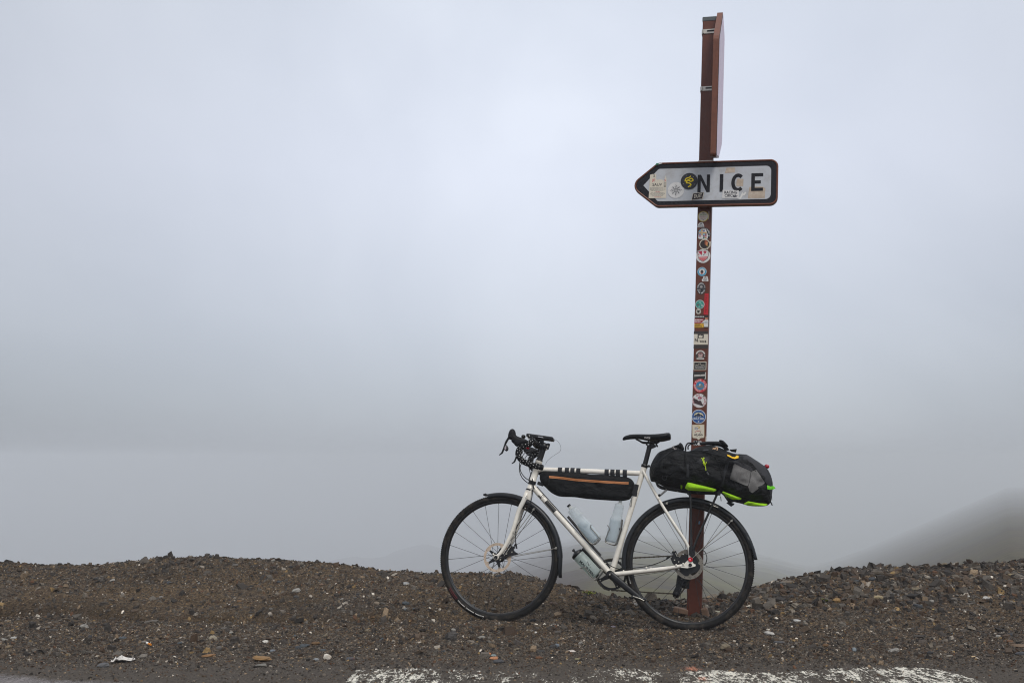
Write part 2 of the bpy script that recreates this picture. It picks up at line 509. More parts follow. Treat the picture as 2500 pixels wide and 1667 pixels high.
# ================================================================== THE GROUND
# <ground>
CREST = np.array([(-0.879, 7.2, 0.2039), (-0.6742, 7.2, 0.1722), (-0.5109, 7.2, 0.1895), (-0.4659, 7.182, 0.1856), (-0.368, 7.142, 0.2126), (-0.3067, 7.117, 0.2379), (-0.2494, 7.087, 0.2237), (-0.1839, 7.033, 0.212), (-0.1226, 6.983, 0.1835), (-0.0694, 6.94, 0.1658), (-0.0204, 6.9, 0.1481), (0.0204, 6.725, 0.1515), (0.0489, 6.602, 0.1339), (0.0693, 6.525, 0.0963), (0.0937, 6.45, 0.0698), (0.1262, 6.35, 0.0602), (0.1587, 6.35, 0.0602), (0.1832, 6.35, 0.0804), (0.2078, 6.425, 0.0987), (0.2365, 6.512, 0.129), (0.2653, 6.6, 0.1658), (0.2981, 6.653, 0.1917), (0.3309, 6.707, 0.2046), (0.3636, 6.76, 0.2043), (0.4086, 6.8, 0.2083), (0.4496, 6.8, 0.2274), (0.5111, 6.8, 0.2546), (0.6748, 6.8, 0.2628), (0.8789, 6.8, 0.241)])            # x/y of the sight line, distance and height of the bank's crest along it
def sstep(t):
    t = np.clip(t, 0, 1)
    return t * t * (3 - 2 * t)
def far_height(D):
    return np.interp(D, [0, 7, 9, 12, 20, 40, 80, 200, 400, 800, 2200], [0.0, -0.5, -1.1, -1.4, -2.2, -4.7, -8.8, -18.6, -33.0, -62.0, -165.0])
def base_height(x, y):
    """the verge is flat by the road, then a low bank of heaped shale, then the drop into the valley"""
    y = np.maximum(y, 0.5)
    t = x / y
    yc = np.interp(t, CREST[:, 0], CREST[:, 1]); zc = np.interp(t, CREST[:, 0], CREST[:, 2])
    toe = np.interp(t, [-0.6, -0.1, 0.05, 0.16, 0.3, 0.6], [5.85, 5.85, 5.9, 5.75, 5.6, 5.35])
    s = np.clip((y - toe) / (yc - toe), 0, 1)
    up = zc * (0.45 * s + 0.55 * sstep(s))
    d = np.maximum(y - yc, 0)
    down = zc - 0.62 * d * d / (d + 0.22)
    z = np.where(y < yc, up, np.maximum(down, far_height(np.hypot(x, y)) + 0.02))
    return z + 0.014 * sstep((y - 5.3) / 0.4) * sstep((0.6 - x) / 0.7) * (y < yc)
# </ground>

def vnoise(x, y, seed=0):
    xi, yi = np.floor(x).astype(np.int64), np.floor(y).astype(np.int64)
    fx, fy = x - xi, y - yi
    fx, fy = fx * fx * (3 - 2 * fx), fy * fy * (3 - 2 * fy)
    def h(a, b):
        n = (a * 374761393 + b * 668265263 + seed * 1274126177) & 0xffffffff
        n = ((n ^ (n >> 13)) * 1274126177) & 0xffffffff
        return ((n ^ (n >> 16)) & 0xffff) / 65535.0
    return (h(xi, yi) * (1 - fx) + h(xi + 1, yi) * fx) * (1 - fy) + (h(xi, yi + 1) * (1 - fx) + h(xi + 1, yi + 1) * fx) * fy
def fbm(x, y, s, octs=4, seed=0, gain=0.5):
    a, t, tot = 1.0, 0.0, 0.0
    for k in range(octs):
        t = t + a * (vnoise(x * s, y * s, seed + k) - 0.5); tot += a
        a *= gain; s *= 2.03
    return t / tot
def ground_height(x, y):
    x, y = np.asarray(x, float), np.asarray(y, float)
    z = base_height(x, y)
    k = sstep((y - 4.75) / 0.9)                       # the asphalt is nearly smooth, the bank is not
    m = sstep((y - 5.55) / 0.7)
    z = z + 0.004 * fbm(x, y, 3.0, 3, 5) * (1 - k) + 0.0015 * fbm(x, y, 60, 2, 9)
    z = z + k * (0.020 * fbm(x, y, 2.2, 3, 21) + 0.012 * fbm(x, y, 9.0, 3, 31)) + (0.25 + 0.75 * k) * k * 0.010 * fbm(x, y, 34, 3, 41)
    z = z + m * (-0.028 + 0.085 * fbm(x, y * 1.4, 1.3, 3, 61) + 0.018 * np.abs(fbm(x, y, 14, 2, 51)))
    # the dark undercut step along the foot of the bank on the left
    yt = 5.95 + 0.12 * np.sin(x * 1.3) + 0.3 * fbm(x, y * 0 + 3.3, 1.1, 3, 77)
    for cx_, cy_, dz in CONTACT: z = z + dz * np.exp(-((x - cx_) ** 2 + (y - cy_) ** 2) / 0.03)
    z = z - 0.08 * np.exp(-((y - yt) / 0.10) ** 2) * sstep((0.25 - x) / 0.5) * (0.5 + vnoise(x * 2.5, y * 0, 88))
    return z

CONTACT = []
BASE = Matrix([[0.984179, 0.172982, 0.038319, 0.433884], [-0.176337, 0.977358, 0.116944, 5.54026], [-0.017223, -0.121851, 0.992399, 0.008737], [0, 0, 0, 1]])
def settle():
    found = []
    for q in (Vector((-.5363, 0, 0)), Vector((.5363, 0, 0))):                # the tyres press into the soil
        p = BASE @ q
        found.append((p.x, p.y, p.z + 0.007 - float(ground_height(p.x, p.y))))
    found.append((1.05, 5.84, 0.03))                                          # soil heaped round the post
    CONTACT.extend(found)
settle()

def grid_mesh(name, X, Y, Z, mat):
    ny, nx = X.shape
    co = np.stack([X, Y, Z], -1).reshape(-1, 3).astype(np.float32)
    i = np.arange(ny * nx).reshape(ny, nx)
    q = np.stack([i[:-1, :-1], i[:-1, 1:], i[1:, 1:], i[1:, :-1]], -1).reshape(-1, 4)
    return raw_mesh(name, co, q, mat, True)

def raw_mesh(name, co, q, mat, smooth=False):
    me = bpy.data.meshes.new(name)
    nf, w = q.shape
    me.vertices.add(len(co)); me.vertices.foreach_set('co', np.ascontiguousarray(co, np.float32).ravel())
    me.loops.add(nf * w); me.loops.foreach_set('vertex_index', np.ascontiguousarray(q, np.int32).ravel())
    me.polygons.add(nf); me.polygons.foreach_set('loop_start', np.arange(0, nf * w, w, dtype=np.int32))
    me.polygons.foreach_set('use_smooth', np.full(nf, smooth))
    me.update(calc_edges=True)
    me.materials.append(mat)
    o = bpy.data.objects.new(name, me)
    col.objects.link(o)
    return o

def N(m, kind, **kw):
    n = m.node_tree.nodes.new(kind)
    for k, v in kw.items():
        if k in ('operation', 'data_type', 'blend_type', 'feature'): setattr(n, k, v)
        else: n.inputs[k.replace('_', ' ')].default_value = v
    return n

# -- dirt
dirt = bpy.data.materials.new('dark_shale_dirt'); dirt.use_nodes = True
L = dirt.node_tree.links
pb = dirt.node_tree.nodes['Principled BSDF']; pb.inputs['Roughness'].default_value = 0.95; pb.inputs['Specular IOR Level'].default_value = 0.2
tc = dirt.node_tree.nodes.new('ShaderNodeTexCoord')
n1 = N(dirt, 'ShaderNodeTexNoise', Scale=1.6, Detail=5.0)
n2 = N(dirt, 'ShaderNodeTexNoise', Scale=75.0, Detail=6.0, Roughness=0.7)
vo = N(dirt, 'ShaderNodeTexVoronoi', Scale=105.0)
for n in (n1, n2, vo): L.new(tc.outputs['Object'], n.inputs['Vector'])
r1 = dirt.node_tree.nodes.new('ShaderNodeValToRGB')
r1.color_ramp.elements[0].position = 0.35; r1.color_ramp.elements[0].color = (*lin('4a4035'), 1)
r1.color_ramp.elements[1].position = 0.66; r1.color_ramp.elements[1].color = (*lin('4b443d'), 1)
e = r1.color_ramp.elements.new(0.5); e.color = (*lin('4f4334'), 1)
L.new(n1.outputs['Fac'], r1.inputs['Fac'])
r2 = dirt.node_tree.nodes.new('ShaderNodeValToRGB')
r2.color_ramp.elements[0].position = 0.3; r2.color_ramp.elements[0].color = (0.35, 0.35, 0.36, 1)
r2.color_ramp.elements[1].position = 0.72; r2.color_ramp.elements[1].color = (1.5, 1.46, 1.4, 1)
L.new(n2.outputs['Fac'], r2.inputs['Fac'])
mm = N(dirt, 'ShaderNodeMix', data_type='RGBA', blend_type='MULTIPLY'); mm.inputs[0].default_value = 1
L.new(r1.outputs['Color'], mm.inputs[6]); L.new(r2.outputs['Color'], mm.inputs[7])
m3 = N(dirt, 'ShaderNodeMix', data_type='RGBA', blend_type='MULTIPLY'); m3.inputs[0].default_value = 0.8
L.new(mm.outputs[2], m3.inputs[6])
vr = dirt.node_tree.nodes.new('ShaderNodeValToRGB')
vr.color_ramp.elements[0].color = (0.4, 0.38, 0.36, 1); vr.color_ramp.elements[1].color = (1.8, 1.75, 1.7, 1)
vs_ = dirt.node_tree.nodes.new('ShaderNodeSeparateColor'); L.new(vo.outputs['Color'], vs_.inputs[0]); L.new(vs_.outputs[0], vr.inputs['Fac'])
L.new(vr.outputs['Color'], m3.inputs[7])
sy = dirt.node_tree.nodes.new('ShaderNodeSeparateXYZ'); L.new(tc.outputs['Object'], sy.inputs[0])
wy = N(dirt, 'ShaderNodeMath', operation='MULTIPLY_ADD'); wy.inputs[1].default_value = 0.9; L.new(n1.outputs['Fac'], wy.inputs[0]); L.new(sy.outputs['Y'], wy.inputs[2])
ry_ = N(dirt, 'ShaderNodeMapRange'); ry_.inputs[1].default_value, ry_.inputs[2].default_value, ry_.inputs[3].default_value, ry_.inputs[4].default_value = 5.0, 5.7, 0.85, 0.0
L.new(wy.outputs[0], ry_.inputs[0])
tar = N(dirt, 'ShaderNodeMix', data_type='RGBA', blend_type='MULTIPLY'); tar.inputs[0].default_value = 0.8; tar.inputs[6].default_value = (*lin('4c4742'), 1)
L.new(r2.outputs['Color'], tar.inputs[7])
m4 = N(dirt, 'ShaderNodeMix', data_type='RGBA'); L.new(ry_.outputs[0], m4.inputs[0]); L.new(m3.outputs[2], m4.inputs[6]); L.new(tar.outputs[2], m4.inputs[7])
dp = dirt.node_tree.nodes.new('ShaderNodeAttribute'); dp.attribute_name = 'damp_shade'  # damp soil patches plus the painted shade of the undercut
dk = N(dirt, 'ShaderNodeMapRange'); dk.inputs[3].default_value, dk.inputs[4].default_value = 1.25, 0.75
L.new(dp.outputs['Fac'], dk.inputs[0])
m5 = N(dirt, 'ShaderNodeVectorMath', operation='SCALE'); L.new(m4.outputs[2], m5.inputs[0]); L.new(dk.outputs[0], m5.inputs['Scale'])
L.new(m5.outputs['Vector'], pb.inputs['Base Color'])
ad = N(dirt, 'ShaderNodeMath', operation='MULTIPLY_ADD'); ad.inputs[1].default_value = -0.6
L.new(vo.outputs['Distance'], ad.inputs[0]); L.new(n2.outputs['Fac'], ad.inputs[2])
bu = N(dirt, 'ShaderNodeBump', Strength=0.9, Distance=0.006)
L.new(ad.outputs[0], bu.inputs['Height']); L.new(bu.outputs['Normal'], pb.inputs['Normal'])

xs = np.r_[np.arange(-7.5, -4.3, 0.05), np.arange(-4.3, 4.3, 0.014), np.arange(4.3, 7.55, 0.05)]
ys = np.r_[np.arange(4.0, 7.6, 0.014), np.arange(7.6, 10.6, 0.06)]
X, Y = np.meshgrid(xs, ys)
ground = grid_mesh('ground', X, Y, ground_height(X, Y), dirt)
dm = np.exp(-((Y - (6.0 + 0.12 * np.sin(X * 1.3) + 0.3 * fbm(X, Y * 0 + 3.3, 1.1, 3, 77))) / 0.16) ** 2) * sstep((0.35 - X) / 0.5) * sstep((fbm(X, Y, 1.7, 3, 120) + 0.06) / 0.16)  # undercut's shade painted into the soil colour, together with fresh damp soil
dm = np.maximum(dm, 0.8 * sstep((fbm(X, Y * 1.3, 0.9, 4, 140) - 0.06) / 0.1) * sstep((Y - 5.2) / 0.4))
at = ground.data.attributes.new('damp_shade', 'FLOAT', 'POINT'); at.data.foreach_set('value', dm.astype(np.float32).ravel())
tag(ground, 'dark stony verge heaped into a low bank at the edge of the pass', kind='structure')

# -- the road the photographer stands on
asphalt = pmat('old_asphalt', '46444a', 0.9, vary=0.35, vscale=90, dirt='2d2a28', dscale=5, damt=0.4, bump=0.6, bscale=260)
rx, ry = np.meshgrid(np.linspace(-60, 60, 121), np.linspace(-5.5, 4.06, 30))
road = grid_mesh('road', rx, ry, -0.006 + 0 * rx, asphalt)
tag(road, 'grey asphalt road along the verge', kind='structure')

# -- far slopes that sink into the fog
def hill_height(x, y):
    D = np.hypot(x, y); az = np.degrees(np.arctan2(x, y)); front = sstep((y + 2) / 8)
    z = far_height(D) * (1 + 0.8 * sstep((5.5 - az) / 14) * sstep((D - 12) / 30) + 0.4 * sstep((az - 7) / 13) * sstep((D - 12) / 30))
    z = np.where(y < 6, np.minimum(z, -0.35) * front + (-0.35) * (1 - front), z)
    # the shoulder on the right, which runs away nearly level and dissolves with distance
    sh = np.interp(D, [0, 20, 60, 100, 230, 400, 630, 1000, 1500, 2200], [0.0, -2.0, -4.2, -5.7, -10.1, -13.9, -17.7, -25.0, -70.0, -165.0])
    z = z + (sh - z) * np.clip((az - 16.5) / 10, 0, 1) * sstep((D - 25) / 40) * sstep((110 - az) / 30)
    # a pale shoulder far down on the left
    a2 = np.interp(az, [-20, -14, -9, -4, 0], [920, 910, 900, 910, 940]); h2 = np.interp(az, [-20, -15, -11, -7.5, -5, 0], [-130, -104, -89, -87, -85, -125])
    b2 = np.maximum(h2 - far_height(a2) * 1.8, 0) * np.exp(-((D - a2) / 130) ** 2) * sstep((az + 22) / 8) * sstep((2 - az) / 6)
    rough = fbm(x, y, 0.05, 5, 3, 0.55) * np.interp(D, [10, 40, 150, 600, 2000], [0.2, 0.8, 3.0, 8.0, 18.0])
    return z + b2 + rough * front * (1 - 0.85 * np.clip((az - 14) / 6, 0, 1))
az = np.radians(np.r_[np.arange(-180, -46, 3.0), np.arange(-46, 46, 0.4), np.arange(46, 181, 3.0)])
dd = np.r_[np.geomspace(8.6, 60, 46)[:-1], np.geomspace(60, 2200, 240)]
A, Dm = np.meshgrid(az, dd)
HX, HY = Dm * np.sin(A), Dm * np.cos(A)
hill_mat = bpy.data.materials.new('alpine_scree_and_grass'); hill_mat.use_nodes = True
L = hill_mat.node_tree.links
pb = hill_mat.node_tree.nodes['Principled BSDF']; pb.inputs['Roughness'].default_value = 1.0; pb.inputs['Specular IOR Level'].default_value = 0.1
tc = hill_mat.node_tree.nodes.new('ShaderNodeTexCoord')
n1 = N(hill_mat, 'ShaderNodeTexNoise', Scale=0.055, Detail=8.0, Roughness=0.62)
n2 = N(hill_mat, 'ShaderNodeTexNoise', Scale=1.3, Detail=6.0, Roughness=0.7)
for n in (n1, n2): L.new(tc.outputs['Object'], n.inputs['Vector'])
r1 = hill_mat.node_tree.nodes.new('ShaderNodeValToRGB')
r1.color_ramp.elements[0].position = 0.36; r1.color_ramp.elements[0].color = (*lin('47413f'), 1)
r1.color_ramp.elements[1].position = 0.60; r1.color_ramp.elements[1].color = (*lin('605c36'), 1)
e = r1.color_ramp.elements.new(0.47); e.color = (*lin('564f3a'), 1)
L.new(n1.outputs['Fac'], r1.inputs['Fac'])
mm = N(hill_mat, 'ShaderNodeMix', data_type='RGBA', blend_type='MULTIPLY'); mm.inputs[0].default_value = 0.7
r2 = hill_mat.node_tree.nodes.new('ShaderNodeValToRGB')
r2.color_ramp.elements[0].position = 0.3; r2.color_ramp.elements[0].color = (0.4, 0.4, 0.4, 1); r2.color_ramp.elements[1].position = 0.75; r2.color_ramp.elements[1].color = (1.5, 1.5, 1.45, 1)
L.new(n2.outputs['Fac'], r2.inputs['Fac']); L.new(r1.outputs['Color'], mm.inputs[6]); L.new(r2.outputs['Color'], mm.inputs[7])
rk = hill_mat.node_tree.nodes.new('ShaderNodeAttribute'); rk.attribute_name = 'rocky'
mr_ = N(hill_mat, 'ShaderNodeMix', data_type='RGBA'); mr_.inputs[7].default_value = (*lin('4a3f38'), 1)
L.new(rk.outputs['Fac'], mr_.inputs[0]); L.new(r1.outputs['Color'], mr_.inputs[6]); L.new(mr_.outputs[2], mm.inputs[6])
L.new(mm.outputs[2], pb.inputs['Base Color'])
hills = grid_mesh('hillside', HX, HY, hill_height(HX, HY), hill_mat)
AZd = np.degrees(A) + 1.5 * fbm(HX, HY, 0.03, 3, 14)
rocky = np.clip(sstep((5.0 - AZd) / 2.4) + 0.6 * sstep((AZd - 15) / 5), 0, 1)
at = hills.data.attributes.new('rocky', 'FLOAT', 'POINT'); at.data.foreach_set('value', rocky.astype(np.float32).ravel())
tag(hills, 'scree and grass slopes of the valley fading into fog', kind='structure')

# -- the fog: air in one closed box
hb = MB(); hb.box((0, 0, -107.5), (4700, 4700, 227))
fog = bpy.data.materials.new('fog'); fog.use_nodes = True
fn, fl = fog.node_tree.nodes, fog.node_tree.links
fn.remove(fn['Principled BSDF'])
pv = fn.new('ShaderNodeVolumePrincipled')
pv.inputs['Color'].default_value = (0.93, 0.963, 0.995, 1)
pv.inputs['Anisotropy'].default_value = 0.0
pv.inputs['Density'].default_value = 0.0031
fl.new(pv.outputs[0], fn['Material Output'].inputs['Volume'])
haze = hb.build('haze', fog)
tag(haze, 'pale mountain fog filling the valley', kind='stuff')

# -- worn edge line painted on the asphalt
UPPER = [(-1.2068, 4.3374), (-0.8003, 4.4082), (-0.6699, 4.4859), (-0.4551, 4.5102), (-0.1803, 4.4681), (0.1423, 4.4082), (0.3232, 4.4504), (0.4396, 4.5368), (0.5612, 4.4859), (0.6594, 4.4171), (0.8081, 4.4504), (0.9016, 4.4681), (1.0158, 4.4171), (1.1227, 4.4171), (1.2802, 4.4681), (1.4806, 4.528), (1.8279, 4.528), (1.9177, 4.4016), (1.9597, 4.2288), (2.032, 4.1689)]
WEAR = [0.0, 0.45, 0.85, 0.9, 0.8, 0.74, 0.78, 0.82, 0.84, 0.74, 0.9, 0.95, 0.85, 0.95, 0.78, 0.88, 0.92, 0.9, 0.75, 0.3]
LEFT = [(-2.3573, 4.4592), (-2.2402, 4.4415), (-2.0597, 4.4016), (-1.8984, 4.3196), (-1.7152, 4.2975), (-1.419, 4.242)]

def flake_material(name, hexc, scale, lo, hi):
    m = bpy.data.materials.new(name); m.use_nodes = True
    l = m.node_tree.links
    b = m.node_tree.nodes['Principled BSDF']; b.inputs['Roughness'].default_value = 0.75
    tc = m.node_tree.nodes.new('ShaderNodeTexCoord')
    mp = N(m, 'ShaderNodeMapping'); mp.inputs['Scale'].default_value = (1.0, 0.38, 1.0)
    l.new(tc.outputs['Object'], mp.inputs['Vector'])
    a = N(m, 'ShaderNodeTexNoise', Scale=scale, Detail=9.0, Roughness=0.72)
    l.new(mp.outputs['Vector'], a.inputs['Vector'])
    w = m.node_tree.nodes.new('ShaderNodeAttribute'); w.attribute_name = 'wear'
    a2 = N(m, 'ShaderNodeTexNoise', Scale=scale * 6.5, Detail=6.0, Roughness=0.75)
    l.new(mp.outputs['Vector'], a2.inputs['Vector'])
    mx = N(m, 'ShaderNodeMix', data_type='FLOAT'); mx.inputs[0].default_value = 0.55
    l.new(a.outputs['Fac'], mx.inputs[2]); l.new(a2.outputs['Fac'], mx.inputs[3])
    s = N(m, 'ShaderNodeMath', operation='ADD'); l.new(mx.outputs[0], s.inputs[0]); l.new(w.outputs['Fac'], s.inputs[1])
    r = N(m, 'ShaderNodeMapRange'); r.inputs[1].default_value, r.inputs[2].default_value = lo, hi
    l.new(s.outputs[0], r.inputs[0])
    g = N(m, 'ShaderNodeTexNoise', Scale=30.0, Detail=5.0)
    l.new(tc.outputs['Object'], g.inputs['Vector'])
    cr = m.node_tree.nodes.new('ShaderNodeValToRGB')
    c = lin(hexc)
    cr.color_ramp.elements[0].position = 0.3; cr.color_ramp.elements[0].color = (*[v * 0.62 for v in c], 1)
    cr.color_ramp.elements[1].position = 0.62; cr.color_ramp.elements[1].color = (*c, 1)
    l.new(g.outputs['Fac'], cr.inputs['Fac']); l.new(cr.outputs['Color'], b.inputs['Base Color'])
    t = m.node_tree.nodes.new('ShaderNodeBsdfTransparent')
    x = m.node_tree.nodes.new('ShaderNodeMixShader')
    l.new(r.outputs[0], x.inputs[0]); l.new(t.outputs[0], x.inputs[1]); l.new(b.outputs[0], x.inputs[2])
    l.new(x.outputs[0], m.node_tree.nodes['Material Output'].inputs['Surface'])
    return m

def flake_sheet(name, x0, x1, y0, y1, wear, mat, lift, step=0.02):
    X, Y = np.meshgrid(np.arange(x0, x1, step), np.arange(y0, y1, step))
    o = grid_mesh(name, X, Y, ground_height(X, Y) + lift, mat)
    at = o.data.attributes.new('wear', 'FLOAT', 'POINT')
    at.data.foreach_set('value', wear(X, Y).astype(np.float32).ravel())
    return o
ux, uy = np.array([p[0] for p in UPPER]), np.array([p[1] for p in UPPER])
lx, ly = np.array([p[0] for p in LEFT]), np.array([p[1] for p in LEFT])
def line_wear(X, Y):
    d = np.interp(X, ux, uy) - Y
    return sstep((d + 0.03) / 0.07) * np.interp(X, ux, np.array(WEAR)) * 0.415 - 0.5 * (1 - sstep((d + 0.07) / 0.08))
paint = flake_material('worn_white_line_paint', 'ece6d6', 13.0, 0.865, 0.905)
line = flake_sheet('edge_line', -1.5, 2.35, 4.02, 4.75, line_wear, paint, 0.004)
tag(line, 'worn white edge line of the road', kind='structure')
def old_wear(X, Y):
    d = np.interp(X, lx, ly) - Y
    return sstep((d + 0.05) / 0.2) * 0.42 - 0.4 * (1 - sstep((d + 0.12) / 0.12))
old = flake_sheet('faded_line', -2.5, -1.0, 4.02, 4.75, old_wear, flake_material('faded_grey_paint', '8d8684', 26.0, 0.74, 1.0), 0.0045)
tag(old, 'faded grey remnant of the road line', kind='structure')
OM = (0.7866, 4.4504)
def spray_wear(X, Y):
    a = np.exp(-((X - OM[0]) / 0.075) ** 2 - ((Y - OM[1]) / 0.10) ** 2)
    b = np.exp(-((X - OM[0] - 0.01) / 0.05) ** 2 - ((Y - OM[1] + 0.2) / 0.10) ** 2)
    return np.maximum(a, b * 0.95) * 0.33
spray = flake_sheet('survey_mark', OM[0] - 0.16, OM[0] + 0.16, OM[1] - 0.36, OM[1] + 0.26, spray_wear, flake_material('orange_spray_paint', 'f2a07c', 62.0, 0.78, 0.90), 0.008, 0.01)
tag(spray, 'orange spray paint mark on the road edge', kind='structure')

# -- gravel: nobody could count it
def pebbles(n, x, y, size, name, shard=0.5, sink=0.25, shade=1.0):
    z = ground_height(x, y)
    e = 0.01
    gx = (ground_height(x + e, y) - ground_height(x - e, y)) / (2 * e)
    gy = (ground_height(x, y + e) - ground_height(x, y - e)) / (2 * e)
    gx, gy = np.clip(gx, -.7, .7), np.clip(gy, -.7, .7)
    c = np.array([[sx, sy, sz] for sx in (-1, 1) for sy in (-1, 1) for sz in (-1, 1)], float) * 0.5
    P = np.repeat(c[None], n, 0) * (1 + rng.uniform(-0.42, 0.42, (n, 8, 3)))
    P[:, [1, 3, 5, 7], :2] *= rng.uniform(0.45, 1.0, (n, 1, 1))              # narrower on top
    dims = np.stack([size * rng.uniform(0.75, 1.5, n), size * rng.uniform(0.6, 1.1, n), size * np.where(rng.random(n) < shard, rng.uniform(0.2, 0.4, n), rng.uniform(0.5, 0.9, n))], 1)
    P *= dims[:, None]
    a = rng.uniform(0, 2 * np.pi, n); ca, sa = np.cos(a), np.sin(a)
    tx, ty = rng.normal(0, 0.28, n), rng.normal(0, 0.28, n)
    zt = P[:, :, 2] + P[:, :, 0] * tx[:, None] + P[:, :, 1] * ty[:, None]
    xr = P[:, :, 0] * ca[:, None] - P[:, :, 1] * sa[:, None]; yr = P[:, :, 0] * sa[:, None] + P[:, :, 1] * ca[:, None]
    zr = zt + xr * gx[:, None] + yr * gy[:, None]
    V = np.stack([xr + x[:, None], yr + y[:, None], zr + z[:, None] + (dims[:, 2] * (0.5 - sink))[:, None]], -1)
    q = np.array([[0, 1, 3, 2], [4, 6, 7, 5], [0, 4, 5, 1], [2, 3, 7, 6], [0, 2, 6, 4], [1, 5, 7, 3]])
    F = (q[None] + (np.arange(n) * 8)[:, None, None]).reshape(-1, 4)
    o = raw_mesh(name, V.reshape(-1, 3), F, gravel_mat)
    pal = np.array([lin(h) for h in ('322f2d', '3e3a37', '4b4743', '50453b', '42352a', '5c5853', '6c665e', '7a6b59', '928c84', 'cbc6bd', '86714f', '5a4232')])
    w = np.array([16, 18, 15, 13, 12, 9, 5, 4.5, 2.0, 0.7, 1.0, 1.5]); w = w / w.sum()
    cc = pal[rng.choice(len(pal), n, p=w)] * rng.uniform(0.75, 1.2, (n, 1)) * shade * np.array([1.16, 1.10, 1.02])
    at = o.data.color_attributes.new('stone_colour', 'FLOAT_COLOR', 'POINT')
    at.data.foreach_set('color', np.repeat(np.c_[cc, np.ones(n)], 8, 0).astype(np.float32).ravel())
    return o
gravel_mat = bpy.data.materials.new('gravel_stone'); gravel_mat.use_nodes = True
L = gravel_mat.node_tree.links
pb = gravel_mat.node_tree.nodes['Principled BSDF']; pb.inputs['Roughness'].default_value = 0.85; pb.inputs['Specular IOR Level'].default_value = 0.3
ca_ = gravel_mat.node_tree.nodes.new('ShaderNodeVertexColor'); ca_.layer_name = 'stone_colour'
tc = gravel_mat.node_tree.nodes.new('ShaderNodeTexCoord')
n1 = N(gravel_mat, 'ShaderNodeTexNoise', Scale=160.0, Detail=4.0); L.new(tc.outputs['Object'], n1.inputs['Vector'])
mr = N(gravel_mat, 'ShaderNodeMapRange'); mr.inputs[1].default_value, mr.inputs[2].default_value, mr.inputs[3].default_value, mr.inputs[4].default_value = 0.3, 0.7, 0.7, 1.25
L.new(n1.outputs['Fac'], mr.inputs[0])
vm = N(gravel_mat, 'ShaderNodeVectorMath', operation='SCALE'); L.new(ca_.outputs['Color'], vm.inputs[0]); L.new(mr.outputs[0], vm.inputs['Scale'])
L.new(vm.outputs['Vector'], pb.inputs['Base Color'])

def scatter(n, y0, y1, spread=0.74):
    y = np.sqrt(rng.uniform(y0 ** 2, y1 ** 2, n))
    return y * rng.uniform(-spread, spread, n), y
def crest_side(x, y): return np.interp(x / y, CREST[:, 0], CREST[:, 1])
def big_heaps(x, y):       # where the shale lies coarse: the right bank and behind the post
    return sstep((x / y - 0.03) / 0.12) * sstep((y - 5.75) / 0.35)
x, y = scatter(235000, 4.5, 7.7)
bare = sstep((fbm(x, y * 1.6, 1.1, 3, 93) + 0.02) / 0.12)          # patches of bare trodden dirt
keep = (y < crest_side(x, y) + 0.25) & (rng.random(len(x)) < (0.5 + 0.5 * bare) * sstep((y - 4.35) / 0.8) * 0.9 + 0.06)
x, y = x[keep], y[keep]
hp = big_heaps(x, y)
sz = np.exp(rng.normal(math.log(0.0054), 0.5, len(x))) * (1 + 0.9 * hp * rng.random(len(x)))
gravel = pebbles(len(x), x, y, np.clip(sz, 0.003, 0.028), 'gravel')
tag(gravel, 'loose dark shale gravel covering the verge and bank', kind='stuff')
x, y = scatter(70000, 4.05, 5.6, 0.62)
keep = rng.random(len(x)) < 0.25 + 0.75 * sstep((y - 4.3) / 0.5)
x, y = x[keep], y[keep]
grit = pebbles(len(x), x, y, np.clip(np.exp(rng.normal(math.log(0.0046), 0.45, len(x))), 0.002, 0.012), 'grit', 0.3, 0.3, 1.15)
tag(grit, 'fine grey grit scattered over the edge of the asphalt', kind='stuff')
x, y = scatter(21000, 4.7, 7.5)
keep = (y < crest_side(x, y) + 0.15) & (rng.random(len(x)) < 0.12 + 0.88 * big_heaps(x, y) + 0.2 * sstep((y - 6.4) / 0.5))
x, y = x[keep], y[keep]
tc_ = rng.uniform(-0.74, 0.74, 420)                                    # the ragged crest
yc_ = np.interp(tc_, CREST[:, 0], CREST[:, 1]) + rng.normal(-0.03, 0.10, 420)
x, y = np.r_[x, tc_ * yc_], np.r_[y, yc_]
size = np.exp(rng.normal(math.log(0.019), 0.36, len(x))) * (1 + 0.35 * big_heaps(x, y)); size[-420:] *= 0.9
coarse = pebbles(len(x), x, y, np.clip(size, 0.01, 0.055), 'shale_chips', 0.75, 0.15)
tag(coarse, 'coarse dark shale chips heaped on the bank', kind='stuff')

